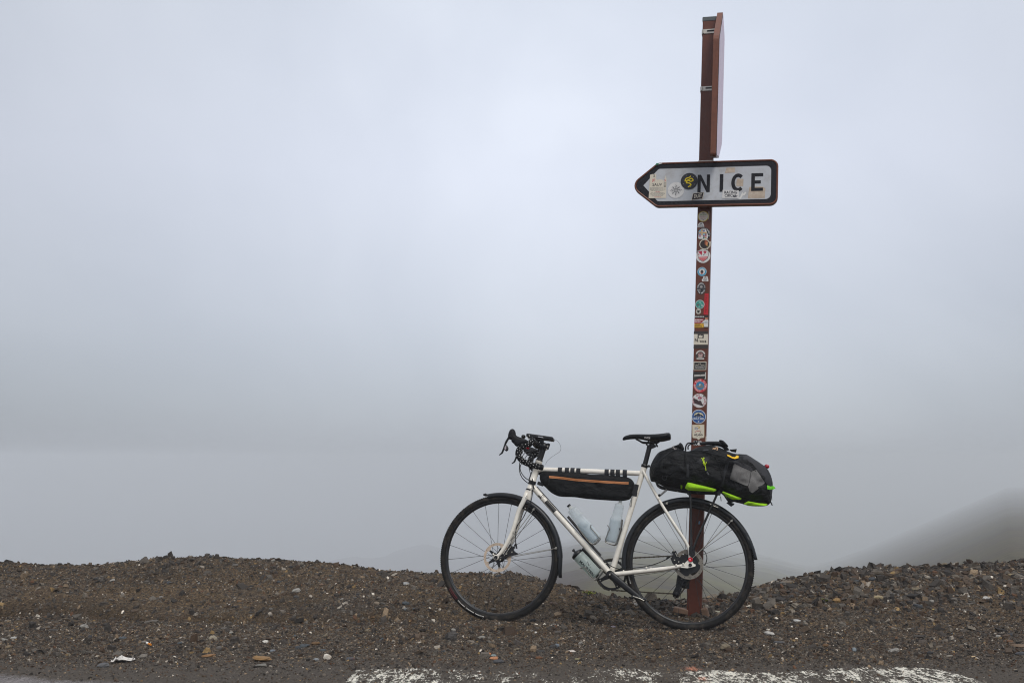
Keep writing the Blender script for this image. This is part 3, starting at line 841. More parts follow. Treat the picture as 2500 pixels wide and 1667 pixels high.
# -- stones one can pick out
def stone_mesh(name, seed, mat, flat=1.0):
    r = random.Random(seed)
    vs, idx, fs = [], {}, []
    for i in (-1, 0, 1):
        for j in (-1, 0, 1):
            for k in (-1, 0, 1):
                if (i, j, k) != (0, 0, 0):
                    v = Vector((i, j, k)); v = v.normalized() * (0.72 + 0.10 * v.length) 
                    idx[(i, j, k)] = len(vs); vs.append(v * (1 + r.uniform(-0.10, 0.10)))
    for a in range(3):
        o = [q for q in range(3) if q != a]
        for sg in (-1, 1):
            for u in (-1, 0):
                for w in (-1, 0):
                    q = []
                    for du, dw in ((0, 0), (1, 0), (1, 1), (0, 1)):
                        t = [0, 0, 0]; t[a] = sg; t[o[0]] = u + du; t[o[1]] = w + dw
                        q.append(idx[tuple(t)])
                    fs.append(q if (sg > 0) == (a != 1) else q[::-1])
    for _ in range(6):                                   # broken faces
        n = Vector((r.gauss(0, 1), r.gauss(0, 1), r.gauss(0, 1))).normalized(); d = r.uniform(0.5, 0.78)
        vs = [v - n * max(0, v.dot(n) - d) for v in vs]
    sx, sy, sz = r.uniform(0.85, 1.15), r.uniform(0.6, 0.95), r.uniform(0.5, 0.75) * flat
    me = bpy.data.meshes.new(name)
    me.from_pydata([(v.x * sx, v.y * sy, v.z * sz) for v in vs], [], fs)
    me.materials.append(mat); me.update()
    return me
def place(o, x, y, size, rz, tilt=(0, 0), sink=0.3, parent=None):
    z = float(ground_height(x, y))
    hh = max(v.co.z for v in o.data.vertices)
    o.location = (x, y, z + size * hh * (1 - 2 * sink))
    o.rotation_euler = (tilt[0], tilt[1], rz); o.scale = (size,) * 3
    o.parent = parent
    return o
piece_mat = bpy.data.materials.new('shale_pieces'); piece_mat.use_nodes = True
L = piece_mat.node_tree.links
pb = piece_mat.node_tree.nodes['Principled BSDF']; pb.inputs['Roughness'].default_value = 0.8
oi = piece_mat.node_tree.nodes.new('ShaderNodeObjectInfo')
r1 = piece_mat.node_tree.nodes.new('ShaderNodeValToRGB'); r1.color_ramp.interpolation = 'CONSTANT'
cs = ('343232', '423f3d', '504c49', '554a40', '3e362e', '6a655f', '80745f', 'a19c94', '775a3c', '52585c', '424549', 'cfcac2')
r1.color_ramp.elements[0].color = (*lin(cs[0]), 1); r1.color_ramp.elements[1].position = 0.95; r1.color_ramp.elements[1].color = (*lin(cs[-1]), 1)
for i, c in enumerate(cs[1:-1]):
    e = r1.color_ramp.elements.new((i + 1) * 0.087); e.color = (*lin(c), 1)
tc = piece_mat.node_tree.nodes.new('ShaderNodeTexCoord')
n1 = N(piece_mat, 'ShaderNodeTexNoise', Scale=3.0, Detail=7.0, Roughness=0.7); L.new(tc.outputs['Object'], n1.inputs['Vector'])
mr = N(piece_mat, 'ShaderNodeMapRange'); mr.inputs[1].default_value, mr.inputs[2].default_value, mr.inputs[3].default_value, mr.inputs[4].default_value = 0.3, 0.7, 0.65, 1.3
L.new(n1.outputs['Fac'], mr.inputs[0]); L.new(oi.outputs['Random'], r1.inputs['Fac'])
vm = N(piece_mat, 'ShaderNodeVectorMath', operation='SCALE'); L.new(r1.outputs['Color'], vm.inputs[0]); L.new(mr.outputs[0], vm.inputs['Scale'])
L.new(vm.outputs['Vector'], pb.inputs['Base Color'])
bu = N(piece_mat, 'ShaderNodeBump', Strength=0.5, Distance=0.05); L.new(n1.outputs['Fac'], bu.inputs['Height']); L.new(bu.outputs['Normal'], pb.inputs['Normal'])
variants = [stone_mesh('stone', s, piece_mat, 0.55 if s % 2 else 1.0) for s in range(14)]
k = 0
while k < 290:
    yy = math.sqrt(random.uniform(4.75 ** 2, 7.2 ** 2)); xx = yy * random.uniform(-0.56, 0.56)
    if yy > float(crest_side(xx, yy)) + 0.02: continue
    if random.random() > 0.45 + 0.55 * float(big_heaps(np.array(xx), np.array(yy))): continue
    s = min(0.045, math.exp(random.gauss(math.log(0.0165), 0.38)))
    o = bpy.data.objects.new('stone', random.choice(variants)); col.objects.link(o)
    place(o, xx, yy, s, random.uniform(0, 6.28), (random.gauss(0, .2), random.gauss(0, .2)), random.uniform(0.15, 0.4), ground)
    k += 1

def own_stone(p, size, hexc, label, seed, name='stone', cat='stone', flat=0.8, rz=0.0, vein=None, sink=0.22, wide=1.0, tilt=(0, 0)):
    m = pmat('stone_' + hexc, hexc, 0.8, vary=0.25, vscale=4, dirt=vein or '4a443e', dscale=2.2, damt=0.65 if vein else 0.35, bump=0.0)
    o = bpy.data.objects.new(name, stone_mesh(name, seed, m, flat)); col.objects.link(o)
    place(o, p[0], p[1], size, rz, tilt, sink)
    o.scale = (size * wide, size, size)
    return tag(o, label, cat)
S = own_stone
S((-1.8273, 4.528), .032, '5b5b5c', 'rounded grey stone at the roadside, left of the crumpled white paper', 301)
S((-1.4249, 4.7651), .034, '8a6640', 'flat ochre stone alone below the tan stone near the roadside', 302, flat=.5, wide=1.2)
S((-1.5317, 5.1796), .027, '8f8573', 'upright tan stone standing just above the flat ochre one', 303, tilt=(.5, .2))
S((-1.4302, 4.9424), .022, '6a6560', 'small grey stone right of the upright tan stone', 304)
S((-1.8576, 5.1043), .021, '7c756d', 'grey pebble touching the cigarette butt', 305)
S((-2.569, 5.2106), .02, 'b9b6b0', 'small pale stone near the left edge of the picture', 306)
S((-2.4652, 4.9557), .021, '7d6d57', 'rounded brown stone lowest at the left edge of the picture', 307)
S((-2.024, 5.6678), .05, '5a534a', 'long grey slab half buried in the foot of the left bank', 308, flat=.35, wide=1.3, sink=.35, rz=.35)
S((-1.7218, 4.7252), .027, '7b746b', 'slanting grey stone right of the crumpled white paper', 309, rz=.6, wide=1.2)
S((-1.1496, 4.6609), .048, '8d6c43', 'large ochre brown slab lying across a flat grey one', 310, flat=.5, wide=1.15, sink=.1, tilt=(0, .1))
S((-1.1174, 4.5435), .036, '77746c', 'flat grey slab under the large ochre brown one', 311, flat=.3, wide=1.2)
S((-1.2458, 5.1087), .021, 'd8d3c8', 'white stone on the verge above the ochre brown slab', 312, rz=.7)
S((-1.1556, 4.887), .021, '70757a', 'blue grey stone between the white stone and the ochre slab', 313, rz=.8)
S((-0.905, 4.6676), .022, '84888a', 'angular pale grey stone left of the white and tan block', 314)
S((-0.8586, 4.7075), .029, 'd9d2c5', 'white block with a tan end by the painted line', 315, vein='94744f', flat=1.0)
S((-0.7455, 4.6809), .023, '4b5056', 'dark slate lump with a rusty underside right of the white block', 316, vein='7a452d')
S((-0.694, 6.5905), .029, '9b9b99', 'pale grey wedge on the bank left of the front wheel', 317, flat=.9)
S((-0.6336, 6.0071), .02, '6c6f70', 'round grey stone halfway up the verge left of the front wheel', 318)
S((-0.8257, 6.1463), .022, '8a7c6b', 'tan stone left of the round grey one on the verge', 319)
S((-1.2456, 6.5672), .018, '7a6350', 'brown stone high on the left bank', 320)
S((-0.1577, 5.2284), .021, '9a978f', 'pale grey oblong stone under the front tyre contact', 321, wide=1.2)
S((-0.0622, 4.61), .03, '47474a', 'dark grey chunk right of the orange stone by the line', 322)
S((-0.0831, 4.692), .026, 'b98058', 'dull orange stone in the cluster by the white line', 323)
S((-0.1075, 4.7961), .011, 'e08a4c', 'bright orange chip on the stone cluster by the white line', 324, flat=1.2, sink=.0)
S((-0.0856, 4.7607), .018, '8fa0a0', 'bluish grey pebble topping the cluster by the white line', 325, sink=.1)
S((0.1258, 4.7119), .024, '6b4629', 'rust brown stone in the gravel between the wheels', 326, flat=.6, wide=1.2)
S((0.2847, 4.8693), .026, 'cfc5bb', 'pale pinkish flat square chip between the wheels', 327, flat=.4, rz=.3)
S((0.218, 4.9846), .020, '76808a', 'blue grey cube shaped stone between the wheels', 328, flat=1.1)
S((0.56, 5.5963), .019, '807880', 'mauve grey square stone below the crank', 329, flat=.9)
S((0.1271, 5.3745), .012, 'e2ddd6', 'small bright white stone between the wheels', 330)
S((0.3009, 4.6853), .014, '97906c', 'small olive tan chip below the pale pinkish one', 331, flat=.5, wide=1.3)
S((0.2505, 6.1382), .028, '5e4b42', 'brown red stone right behind the front tyre', 332, wide=1.2)
S((1.3423, 5.0931), .032, '4a494a', 'low dark grey stone right of the rear wheel near the road', 333, flat=.55, wide=1.1)
S((1.6086, 5.7127), .022, 'd4d2ce', 'white oblong stone on the verge right of the rear wheel', 334, wide=1.25)
S((1.6508, 4.8848), .023, '7a8286', 'blue grey pointed stone at the lower right verge', 335, rz=1.0, flat=1.0)
S((1.9637, 6.0932), .032, '8f7147', 'ochre boulder on the right bank under the tan block', 336, flat=1.0)
S((2.1452, 6.2227), .040, 'a48d6c', 'large tan block beside the blue black slab on the right bank', 337, flat=.9, tilt=(.2, .3))
S((2.2226, 6.2574), .030, '3d424d', 'blue black slab leaning on the large tan block', 338, flat=.45, tilt=(0, -.3), sink=.05)
S((2.2189, 6.0955), .031, 'a39372', 'rounded tan stone below the blue black slab', 339, wide=1.2)
S((2.3894, 6.5676), .045, '5d5348', 'big brown grey boulder near the crest of the right bank', 340, wide=1.2, flat=.7)
S((3.2304, 6.459), .042, '8b7a5c', 'long tan slab high on the bank at the right edge of the picture', 341, flat=.4, wide=1.4)
S((2.5014, 4.989), .055, '75604b', 'long brown slab lying at the right edge of the picture', 342, flat=.4, wide=1.3, rz=-.3)
S((2.5034, 5.0865), .028, '6b4a2e', 'rust brown stone touching the long brown slab', 343)
S((2.4021, 4.7895), .033, '45464a', 'dark slate stone in front of the long brown slab', 344)
S((2.1548, 4.7363), .014, 'd2b88f', 'small cream yellow stone near the end of the white line', 345)
S((2.4766, 5.9087), .018, 'b7a05c', 'yellowish flat chip on the right bank', 346, flat=.5)
S((1.2009, 6.2545), .036, '5d4638', 'rusty brown stone behind the rear wheel right of the post', 347, rz=-.5, wide=1.3)
S((1.2077, 5.9823), .024, 'b7b29c', 'pale oblong stone seen through the rear wheel', 348, wide=1.5, flat=.6)
S((1.7858, 6.5343), .045, '6b5f52', 'brown grey slab on the crest right of the rear wheel', 349, wide=1.2)

moss_mat = pmat('moss_green', '7d8236', 0.9, vary=0.35, vscale=120)
def tuft(p, w, label, seed):
    r = random.Random(seed); mb = MB()
    for i in range(90):
        a, d = r.uniform(0, 6.28), abs(r.gauss(0, w * .45)); x_, y_ = d * math.cos(a) * 1.6, d * math.sin(a)
        z_ = float(ground_height(p[0] + x_, p[1] + y_)) - float(ground_height(p[0], p[1])) + .004
        t = r.uniform(0, 6.28); l_ = r.uniform(.006, .014); u = Vector((math.cos(t), math.sin(t), r.uniform(.4, 1.4))) * l_; n_ = Vector((-math.sin(t), math.cos(t), 0)) * l_ * .3
        b_ = Vector((x_, y_, z_ - .003))
        mb.add([b_ - n_, b_ + n_, b_ + u * .6 + n_ * .8, b_ + u, b_ + u * .6 - n_ * .8], [[0, 1, 2, 3, 4]], 0, False)
    o = mb.build('moss_tuft', moss_mat); o.location = (p[0], p[1], float(ground_height(p[0], p[1])))
    tag(o, label, 'moss')
tuft((0.8631, 6.312), .035, 'yellow green moss tuft on the low crest seen through the rear wheel', 3)
tuft((1.8978, 6.1105), .02, 'tiny green moss tuft beside the ochre boulder on the right bank', 4)
tuft((0.4914, 6.4506), .03, 'olive moss tuft on the crest under the chainring', 5)
def litter():
    mb = MB()
    r = random.Random(5); n = 7
    pts = [[(i / n - .5) * .085 + r.uniform(-.004, .004) for i in range(n + 1)] for j in range(n + 1)]
    vs = [((i / n - .5) * .09 + r.uniform(-.004, .004), (j / n - .5) * .06 + r.uniform(-.004, .004), abs(r.gauss(0, .008)) + .006) for j in range(n + 1) for i in range(n + 1)]
    fs = [[j * (n + 1) + i, j * (n + 1) + i + 1, (j + 1) * (n + 1) + i + 1, (j + 1) * (n + 1) + i] for j in range(n) for i in range(n)]
    mb.add(vs, fs, 0, False)
    o = mb.build('paper_scrap', pmat('white_paper', 'dcd7d0', 0.8, vary=0.05))
    p = (-1.7762, 4.6321); o.location = (p[0], p[1], float(ground_height(*p)))
    tag(o, 'crumpled white paper scrap lying at the roadside', 'litter')
    t = MB(); t.tube([(-.012, 0, .004), (.003, 0, .004)], .0042, 10, 0); b = MB(); b.tube([(.003, 0, .004), (.022, 0, .0045)], .0043, 10, 0)
    o = t.build('cigarette_butt', pmat('cigarette_paper', 'f1eee8', 0.7)); b.build('filter', pmat('cigarette_filter', 'e08a2e', 0.7), o)
    p = (-1.8053, 5.02); o.location = (p[0], p[1], float(ground_height(*p)) + .006); o.rotation_euler = (0, 0.1, -.75); o.scale = (1.25,) * 3
    tag(o, 'cigarette butt with orange filter lying on the dirt', 'litter')
litter()

# ================================================================== THE SIGNPOST
signpost = bpy.data.objects.new('signpost', None); col.objects.link(signpost)
signpost.matrix_world = Matrix([[0.964678, 0.258798, 0.049185, 1.044313], [-0.259112, 0.965847, 0.0, 5.8], [-0.047505, -0.012744, 0.99879, 0.010476], [0, 0, 0, 1]])
tag(signpost, 'tall brown signpost covered in stickers, with arrow sign pointing left', 'signpost')
mb = MB()
w, dp, H = 0.042, 0.07, 3.60
prof = round_poly([(-w, 0), (w, 0), (w, dp), (-w, dp)], 0.006, 4)
n = len(prof)
mb.add([(x, y, z) for z in (-0.12, H) for x, y in prof], [[i, (i + 1) % n, n + (i + 1) % n, n + i] for i in range(n)] + [list(range(n))[::-1], list(range(n, 2 * n))], 0, False)
post = mb.build('post', brown_paint, signpost)
mb = MB(); mb.box((0, dp / 2, H + .014), (.088, dp + .004, .03), None, 0, .004); mb.build('post_cap', cap_grey, post)
def strap(z):
    mb = MB(); a = .0065
    o = round_poly([(-w - .004, -.004), (w + .004, -.004), (w + .004, dp + .004), (-w - .004, dp + .004)], .008, 4)
    q = len(o)
    mb.add([(x, y, zz) for zz in (z - .014, z + .014) for x, y in o], [[i, (i + 1) % q, q + (i + 1) % q, q + i] for i in range(q)] + [list(range(q))[::-1], list(range(q, 2 * q))], 0, False)
    mb.box((.012, -.006, z + .002), (.05, .006, .007), None, 1, .001)
    mb.box((-.036, -.006, z), (.009, .008, .026), None, 0, .002)
    return mb.build('mounting_strap', [galv, black_metal], signpost)
for z in (3.532, 3.165, 2.697): strap(z)
# stub of weathered plank wedged round the foot
mb = MB(); mb.box((-.075, .02, .035), (.085, .05, .03), Matrix.Rotation(.12, 3, 'Y'), 0, .004); mb.build('foot_wedge', plank, signpost)
mb = MB(); mb.box((.062, .02, .035), (.04, .06, .055), Matrix.Rotation(-.3, 3, 'Y'), 0, .006); mb.build('foot_wedge', plank, signpost)

# upper direction sign, seen nearly edge on, fixed to the right flank
mb = MB()
ux0, ux1 = .047, .080
side = round_poly([(-.30, 2.637), (-.30, 3.362), (-.01, 3.65), (.20, 3.58), (.20, 2.87), (-.06, 2.705)], [.02, .05, .03, .05, .05, .03])
k = len(side)
mb.add([(x, y, z) for x in (ux0, ux1) for y, z in side], [[i, (i + 1) % k, k + (i + 1) % k, k + i] for i in range(k)] + [list(range(k))[::-1], list(range(k, 2 * k))], 0, False)
upper = mb.build('direction_board', brown_rim, signpost)
upper['label'] = 'upper sign board seen nearly edge on'
def inset(o, c, f): return [(c[0] + (y - c[0]) * f, c[1] + (z - c[1]) * (1 - (1 - f) * .62)) for y, z in o]
mb = MB(); ii = inset(side, (-.04, 3.11), .955)
mb.add([(ux1 + .0025, y, z) for y, z in ii], [list(range(k))], 0, False)
mb.build('sign_face', sign_lilac, upper)
mb = MB(); ii = inset(side, (-.04, 3.11), .93)
mb.add([(ux0 - .0025, y, z) for y, z in ii], [list(range(k))[::-1]], 0, False)
mb.build('sign_face', sign_grey, upper)

# the arrow sign
yF = -.06
out = round_poly([(-.452, 2.547), (-.283, 2.687), (.426, 2.687), (.426, 2.411), (-.283, 2.411)], [.055, .05, .045, .045, .05], 8)
mb = MB(); mb.prism(out, yF, yF + .028, 0)
arrow = mb.build('arrow_sign', brown_rim, signpost)
def shrink(o, d):
    # move every edge inwards by d
    q = len(o); r = []
    for i in range(q):
        a, p, b = Vector(o[i - 1]), Vector(o[i]), Vector(o[(i + 1) % q])
        e1, e2 = (p - a).normalized(), (b - p).normalized()
        n_ = (Vector((-e1.y, e1.x)) + Vector((-e2.y, e2.x))).normalized()
        r.append(tuple(p - n_ * d * 1.0))
    return r
sgn = sum(out[i][0] * out[(i + 1) % len(out)][1] - out[(i + 1) % len(out)][0] * out[i][1] for i in range(len(out)))
mb = MB(); mb.sheet(shrink(out, .011 if sgn < 0 else -.011), yF - .0015); mb.build('sign_border', sign_black, arrow)
# raised lip of the rim
mb = MB(); lip = [(x, yF - .001, z) for x, z in shrink(out, .005 if sgn < 0 else -.005)]
mb.tube(lip, .0058, 8, 0, closed=True, flat=.9); mb.build('sign_rim', brown_rim, arrow)
grey = round_poly([(-.366, 2.547), (-.276, 2.648), (.386, 2.648), (.386, 2.446), (-.276, 2.446)], [.0, .02, .03, .03, .02], 6)
mb = MB(); mb.sheet(grey, yF - .0025); mb.build('sign_face', sign_grey, arrow)
yl = yF - .0035
def glyph(polys):
    mb = MB()
    for p in polys: mb.sheet(p, yl)
    return mb.build('letter', sign_black, arrow)
zt, zb, t = 2.604, 2.496, .0205
def R_(x0, x1, z0, z1): return [(x0, z0), (x1, z0), (x1, z1), (x0, z1)]
x0, x1 = -.0405, .0325
glyph([R_(x0, x0 + .019, zb, zt), R_(x1 - .019, x1, zb, zt)])
n_ = MB(); n_.sheet([(x0 + .0191, zt), (x0 + .0191, zt - .037), (x1 - .0191, zb), (x1 - .0191, zb + .037)], yl)
n_.build('letter', sign_black, arrow)
glyph([R_(.090, .1105, zb, zt)])
c, ro, ri = (.197, 2.55), (.0395, .055), (.0195, .034)
A0, A1 = math.radians(48), math.radians(312)
cs_ = []
for i in range(30):
    a0, a1 = A0 + (A1 - A0) * i / 30, A0 + (A1 - A0) * (i + 1) / 30
    cs_.append([(c[0] + r[0] * math.cos(a), c[1] + r[1] * math.sin(a)) for r, a in ((ri, a0), (ro, a0), (ro, a1), (ri, a1))])
glyph(cs_)
x0 = .273
glyph([R_(x0, x0 + t, zb, zt), R_(x0 + t + .0001, x0 + .068, zt - .0195, zt), R_(x0 + t + .0001, x0 + .055, 2.541, 2.560), R_(x0 + t + .0001, x0 + .068, zb, zb + .0195)])
def residue(o, m=ghost):
    mb = MB(); mb.sheet(o, yl + .0005); mb.build('glue_patch', m, arrow)
residue([(.255, 2.452), (.352, 2.452), (.355, 2.508), (.342, 2.521), (.262, 2.522)])
residue([(.118, 2.61), (.178, 2.612), (.176, 2.642), (.128, 2.643)])
residue([(.186, 2.53), (.226, 2.526), (.228, 2.57), (.19, 2.575)])
residue([(.193, 2.452), (.21, 2.462), (.222, 2.49), (.232, 2.482), (.238, 2.494), (.246, 2.487), (.236, 2.472), (.226, 2.47), (.214, 2.45)], pmat('torn_paper', 'e9e6e0', 0.7, vary=0.1))

def sticker(mb, mats, parent, label):
    o = mb.build('sticker', mats, parent); o['label'] = label
    return o
def lines(mb, x0, x1, z, h, y, m, r, gap=.004):
    x = x0
    while x < x1:
        q = min(x + r.uniform(.006, .016), x1); mb.sheet(R_(x, q, z, z + h), y, m); x = q + gap * .55
y1, y2, y3 = yl - .001, yl - .0016, yl - .0022
r = random.Random(3)
mb = MB()
mb.sheet([(-.331, 2.465), (-.225, 2.465), (-.226, 2.523), (-.242, 2.523), (-.243, 2.575), (-.264, 2.583), (-.284, 2.578), (-.29, 2.59), (-.291, 2.616), (-.312, 2.616), (-.327, 2.612)], y1, 0)
mb.sheet([(-.2415, 2.524), (-.2265, 2.5235), (-.2265, 2.583), (-.232, 2.606), (-.2385, 2.585)], y1, 0)
mb.text('S', (-.302, 2.604), .021, y2, 1, .01); mb.text('JE', (-.304, 2.577), .022, y2, 2, .01); mb.text('S', (-.235, 2.574), .020, y2, 2)
mb.text('SAUV', (-.282, 2.549), .024, y2, 1, .008)
for i in range(4): mb.sheet(R_(-.240, -.229, 2.534 + .0075 * i, 2.5365 + .0075 * i), y2, 1)
for i, z in enumerate((2.5305, 2.5245, 2.518, 2.5115, 2.504, 2.497, 2.4905, 2.484, 2.4775, 2.471)):
    s = (.0, .0, .0, .008, .034, .006, .0, .008, .014, .026)[i]
    lines(mb, -.324 + s, (-.246 if i < 2 else -.231) - s, z, .0019, y2, 2 if i in (4, 9) else 3, r)
sticker(mb, [sticker_cream, ink('26262c'), ink('d23a48'), ink('8d8a88')], arrow, 'torn paper notice with black and red words')
mb = MB(); c = (-.168, 2.512); mb.disc(c, .0495, y1, 0, 40)
mb.ring(c, .0105, .0125, y2 - .0002, y2, 1, 24); mb.ring(c, .0065, .0082, y2 - .0002, y2, 1, 20); mb.disc(c, .0032, y2, 1, 10)
for i in range(8):
    a = i * math.pi / 4; ca, sa = math.cos(a), math.sin(a)
    f = lambda u, v: (c[0] + u * ca - v * sa, c[1] + u * sa + v * ca)
    L_ = .037 if i % 2 == 0 else .032
    wv = [(.0145 + (L_ - .0145) * q / 8, .0016 * math.sin(q * 1.15)) for q in range(9)]
    wd = [.0024 * (1 - q / 8) ** .7 + .0003 for q in range(9)]
    mb.sheet([f(u, v + d) for (u, v), d in zip(wv, wd)] + [f(u, v - d) for (u, v), d in list(zip(wv, wd))[::-1]], y2, 1)
    if i % 2 == 0: mb.ring(f(.0432, 0), .0012, .002, y2 - .0002, y2, 2, 10)
for i in range(48):
    a = i * math.pi / 24 + .03
    p0, p1 = (c[0] + .019 * math.cos(a), c[1] + .019 * math.sin(a)), (c[0] + .03 * math.cos(a), c[1] + .03 * math.sin(a))
    nx, nz = -math.sin(a) * .0003, math.cos(a) * .0003
    mb.sheet([(p0[0] + nx, p0[1] + nz), (p1[0] + nx, p1[1] + nz), (p1[0] - nx, p1[1] - nz), (p0[0] - nx, p0[1] - nz)], y2, 2)
sticker(mb, [sticker_white, ink('3a3a40'), ink('b6b4b6')], arrow, 'round white compass sun sticker')
yb = y1 - .0014
mb = MB(); c = (-.0905, 2.5655); mb.disc(c, .0505, yb, 0, 40)
snake = spline([(c[0] + a, c[1] + b) for a, b in ((-.006, -.036), (.006, -.030), (.011, -.021), (.000, -.013), (-.016, -.010), (-.007, .0035), (.010, -.003), (.023, .004), (.014, .016), (-.004, .007), (-.023, .000), (-.019, .015), (-.004, .020), (.006, .027), (.008, .033))], 6)
mb.tube([(p[0], yb - .0006, p[1]) for p in snake], [.0042] * (len(snake) - 8) + [.0042, .0044, .0044, .004, .004, .003, .002, .0012], 6, 1, flat=.12, up=(0, 1, 0))
for a, b in ((-.018, .036), (.024, .026), (-.033, -.014), (.009, -.034), (-.03, .012), (.03, -.02)): mb.disc((c[0] + a, c[1] + b), .0014, yb - .0005, 2, 8)
sticker(mb, [ink('25252d'), ink('f2d411'), ink('e9e3c8')], arrow, 'round black sticker with a yellow snake')
mb = MB(); q = [(-.075, 2.447), (-.008, 2.455), (.0005, 2.497), (-.066, 2.491)]
mb.sheet(q, y1 - .0005, 0); g = [(-.0725, 2.4495), (-.0105, 2.457), (-.003, 2.494), (-.064, 2.4885)]; mb.sheet(g, y1 - .001, 1)
mb.text('DUST', (-.0375, 2.472), .030, y1 - .0015, 0, .02, shear=.22, rot=.11, sx=.62)
sticker(mb, [sticker_cream, ink('2a1a20')], arrow, 'black parallelogram sticker reading DUST')
mb = MB(); mb.sheet([(.106, 2.457), (.202, 2.454), (.203, 2.502), (.108, 2.507)], y1 - .0005, 0)
mb.text('RACING', (.1555, 2.490), .0235, y1 - .001, 1, .022, rot=-.02, sx=.86); mb.text('CIRCLE', (.154, 2.4705), .0235, y1 - .001, 1, .022, rot=-.02, sx=.88)
mb.sheet([(.168, 2.468), (.176, 2.461), (.19, 2.463), (.197, 2.468), (.188, 2.4695), (.18, 2.467), (.172, 2.472)], y1 - .0014, 1)
sticker(mb, [sticker_white, ink('2c2c36')], arrow, 'white rectangular sticker reading RACING CIRCLE')
mb = MB(); mb.sheet([(-.297, 2.668), (-.268, 2.675), (-.262, 2.682), (-.29, 2.681)], yF - .0125, 0); mb.sheet([(-.279, 2.672), (-.258, 2.677), (-.254, 2.683), (-.272, 2.682)], yF - .013, 1)
sticker(mb, [ink('2f7d5a'), sticker_white], arrow, 'chipped scrap of white and green tape on the rim')

# ---- stickers down the post: y of the front face is 0
def yk(i): return -.0012 - .0005 * i
def at_(p): return (p[0], p[2])
MM = .00244
c = at_((-0.0064, 0, 2.3636)); mb = MB(); mb.disc(c, .0325, yk(0), 0); mb.disc(c, .0285, yk(1), 1)
for z, m, a in ((.019, 4, .006), (.011, 2, .02), (.006, 2, .018), (-.006, 3, .018), (-.015, 3, .016)): lines(mb, c[0] - a, c[0] + a, c[1] + z, .003, yk(2), m, r)
mb.disc((c[0], c[1] - .023), .003, yk(2), 4, 8); mb.box((c[0] + .033, yk(0), c[1] + .006), (.003, .002, .05), None, 1)
sticker(mb, [ink('d9bf45'), sticker_cream, ink('9db08a'), ink('c98fa0'), ink('4a3a3a')], signpost, 'round cream sticker with a yellow border')
c = at_((-0.0176, 0, 2.3093)); mb = MB(); mb.sheet(round_poly([(c[0] - .022, c[1] - .013), (c[0] + .021, c[1] - .013), (c[0] + .015, c[1] + .006), (c[0] + .008, c[1] + .02), (c[0] - .012, c[1] + .014), (c[0] - .02, c[1] + .002)], .004, 3), yk(0), 0)
def cyclist(mb, c, s, y, m):
    mb.ring((c[0] - .0055 * s, c[1] - .003 * s), .0025 * s, .0034 * s, y - .0002, y, m, 12); mb.ring((c[0] + .0055 * s, c[1] - .003 * s), .0025 * s, .0034 * s, y - .0002, y, m, 12)
    mb.sheet([(c[0] - .005 * s, c[1] + .003 * s), (c[0] + .002 * s, c[1] + .007 * s), (c[0] + .003 * s, c[1] + .004 * s), (c[0] - .002 * s, c[1] - .001 * s)], y, m)
    mb.sheet([(c[0] + .001 * s, c[1] + .006 * s), (c[0] + .0065 * s, c[1] + .001 * s), (c[0] + .0055 * s, c[1]), (c[0], c[1] + .004 * s)], y, m); mb.disc((c[0] + .0045 * s, c[1] + .0085 * s), .0019 * s, y, m, 8)
cyclist(mb, (c[0], c[1] + .005), 1.2, yk(1), 1); mb.text('THOMA', (c[0], c[1] - .008), .011, yk(1), 1, .02)
sticker(mb, [sticker_white, ink('2b2b35')], signpost, 'white cut out cyclist sticker, the upper one')
c = at_((0.001, 0, 2.2554)); mb = MB(); mb.disc(c, .0395, yk(0), 0, 32)
mb.arc_text('WANDERNUTS', c, .031, math.radians(62), .0125, yk(1), 1, .03)
mb.sheet(round_poly([(c[0] - .034, c[1] - .03), (c[0] + .022, c[1] - .032), (c[0] + .024, c[1] - .008), (c[0] + .011, c[1] + .026), (c[0] - .03, c[1] + .024)], .008, 3), yk(1), 1)
pal = [2, 3, 4, 5, 6, 7]
for i in range(4):
    for j in range(5):
        if (i, j) in ((1, 0), (1, 1), (0, 0), (3, 4)): continue
        x_, z_ = c[0] - .029 + i * .0115, c[1] - .028 + j * .0104
        mb.sheet([(x_ + r.uniform(0, .002), z_), (x_ + .0102, z_ + r.uniform(0, .002)), (x_ + .0098, z_ + .009), (x_, z_ + .0085)], yk(2), pal[(i * 3 + j * 5 + i * j) % 6])
sticker(mb, [ink('201e2a'), sticker_white, ink('2c6f62'), ink('7a3244'), ink('5fa9c4'), ink('c99a4d'), ink('4a5aa0'), ink('c46a86')], signpost, 'round black badge with a colourful mosaic')
c = at_((0.0064, 0, 2.1921)); mb = MB(); mb.disc(c, .0315, yk(3), 0, 32); mb.sheet([(c[0] + .022, c[1] + .014), (c[0] + .036, c[1] + .016), (c[0] + .034, c[1] - .014), (c[0] + .014, c[1] - .036)], yk(3), 0)
mb.disc(c, .0265, yk(4), 1, 28)
for a, b, q, m in ((.008, .015, .009, 2), (.013, .006, .007, 3), (.006, .004, .007, 2), (.012, -.004, .006, 3), (.016, -.009, .005, 4)): mb.disc((c[0] + a, c[1] + b), q, yk(5) - .0002 * m, m, 12)
sticker(mb, [sticker_cream, ink('2e2420'), ink('a4583a'), ink('d98e5f'), ink('8a7a3a')], signpost, 'white ringed sticker with a dark photograph and orange glow')
c = at_((-0.0006, 0, 2.1201)); mb = MB(); mb.disc(c, .0425, yk(1), 0, 36)
sh = [(-.037, .034), (.029, .038), (.032, .004), (.026, -.016), (.0, -.036), (-.024, -.021), (-.032, .002)]
mb.sheet([(c[0] + a, c[1] + b) for a, b in sh], yk(2), 1); mb.sheet([(c[0] + a * .92 - .0002, c[1] + b * .92) for a, b in sh], yk(2) - .0003, 0)
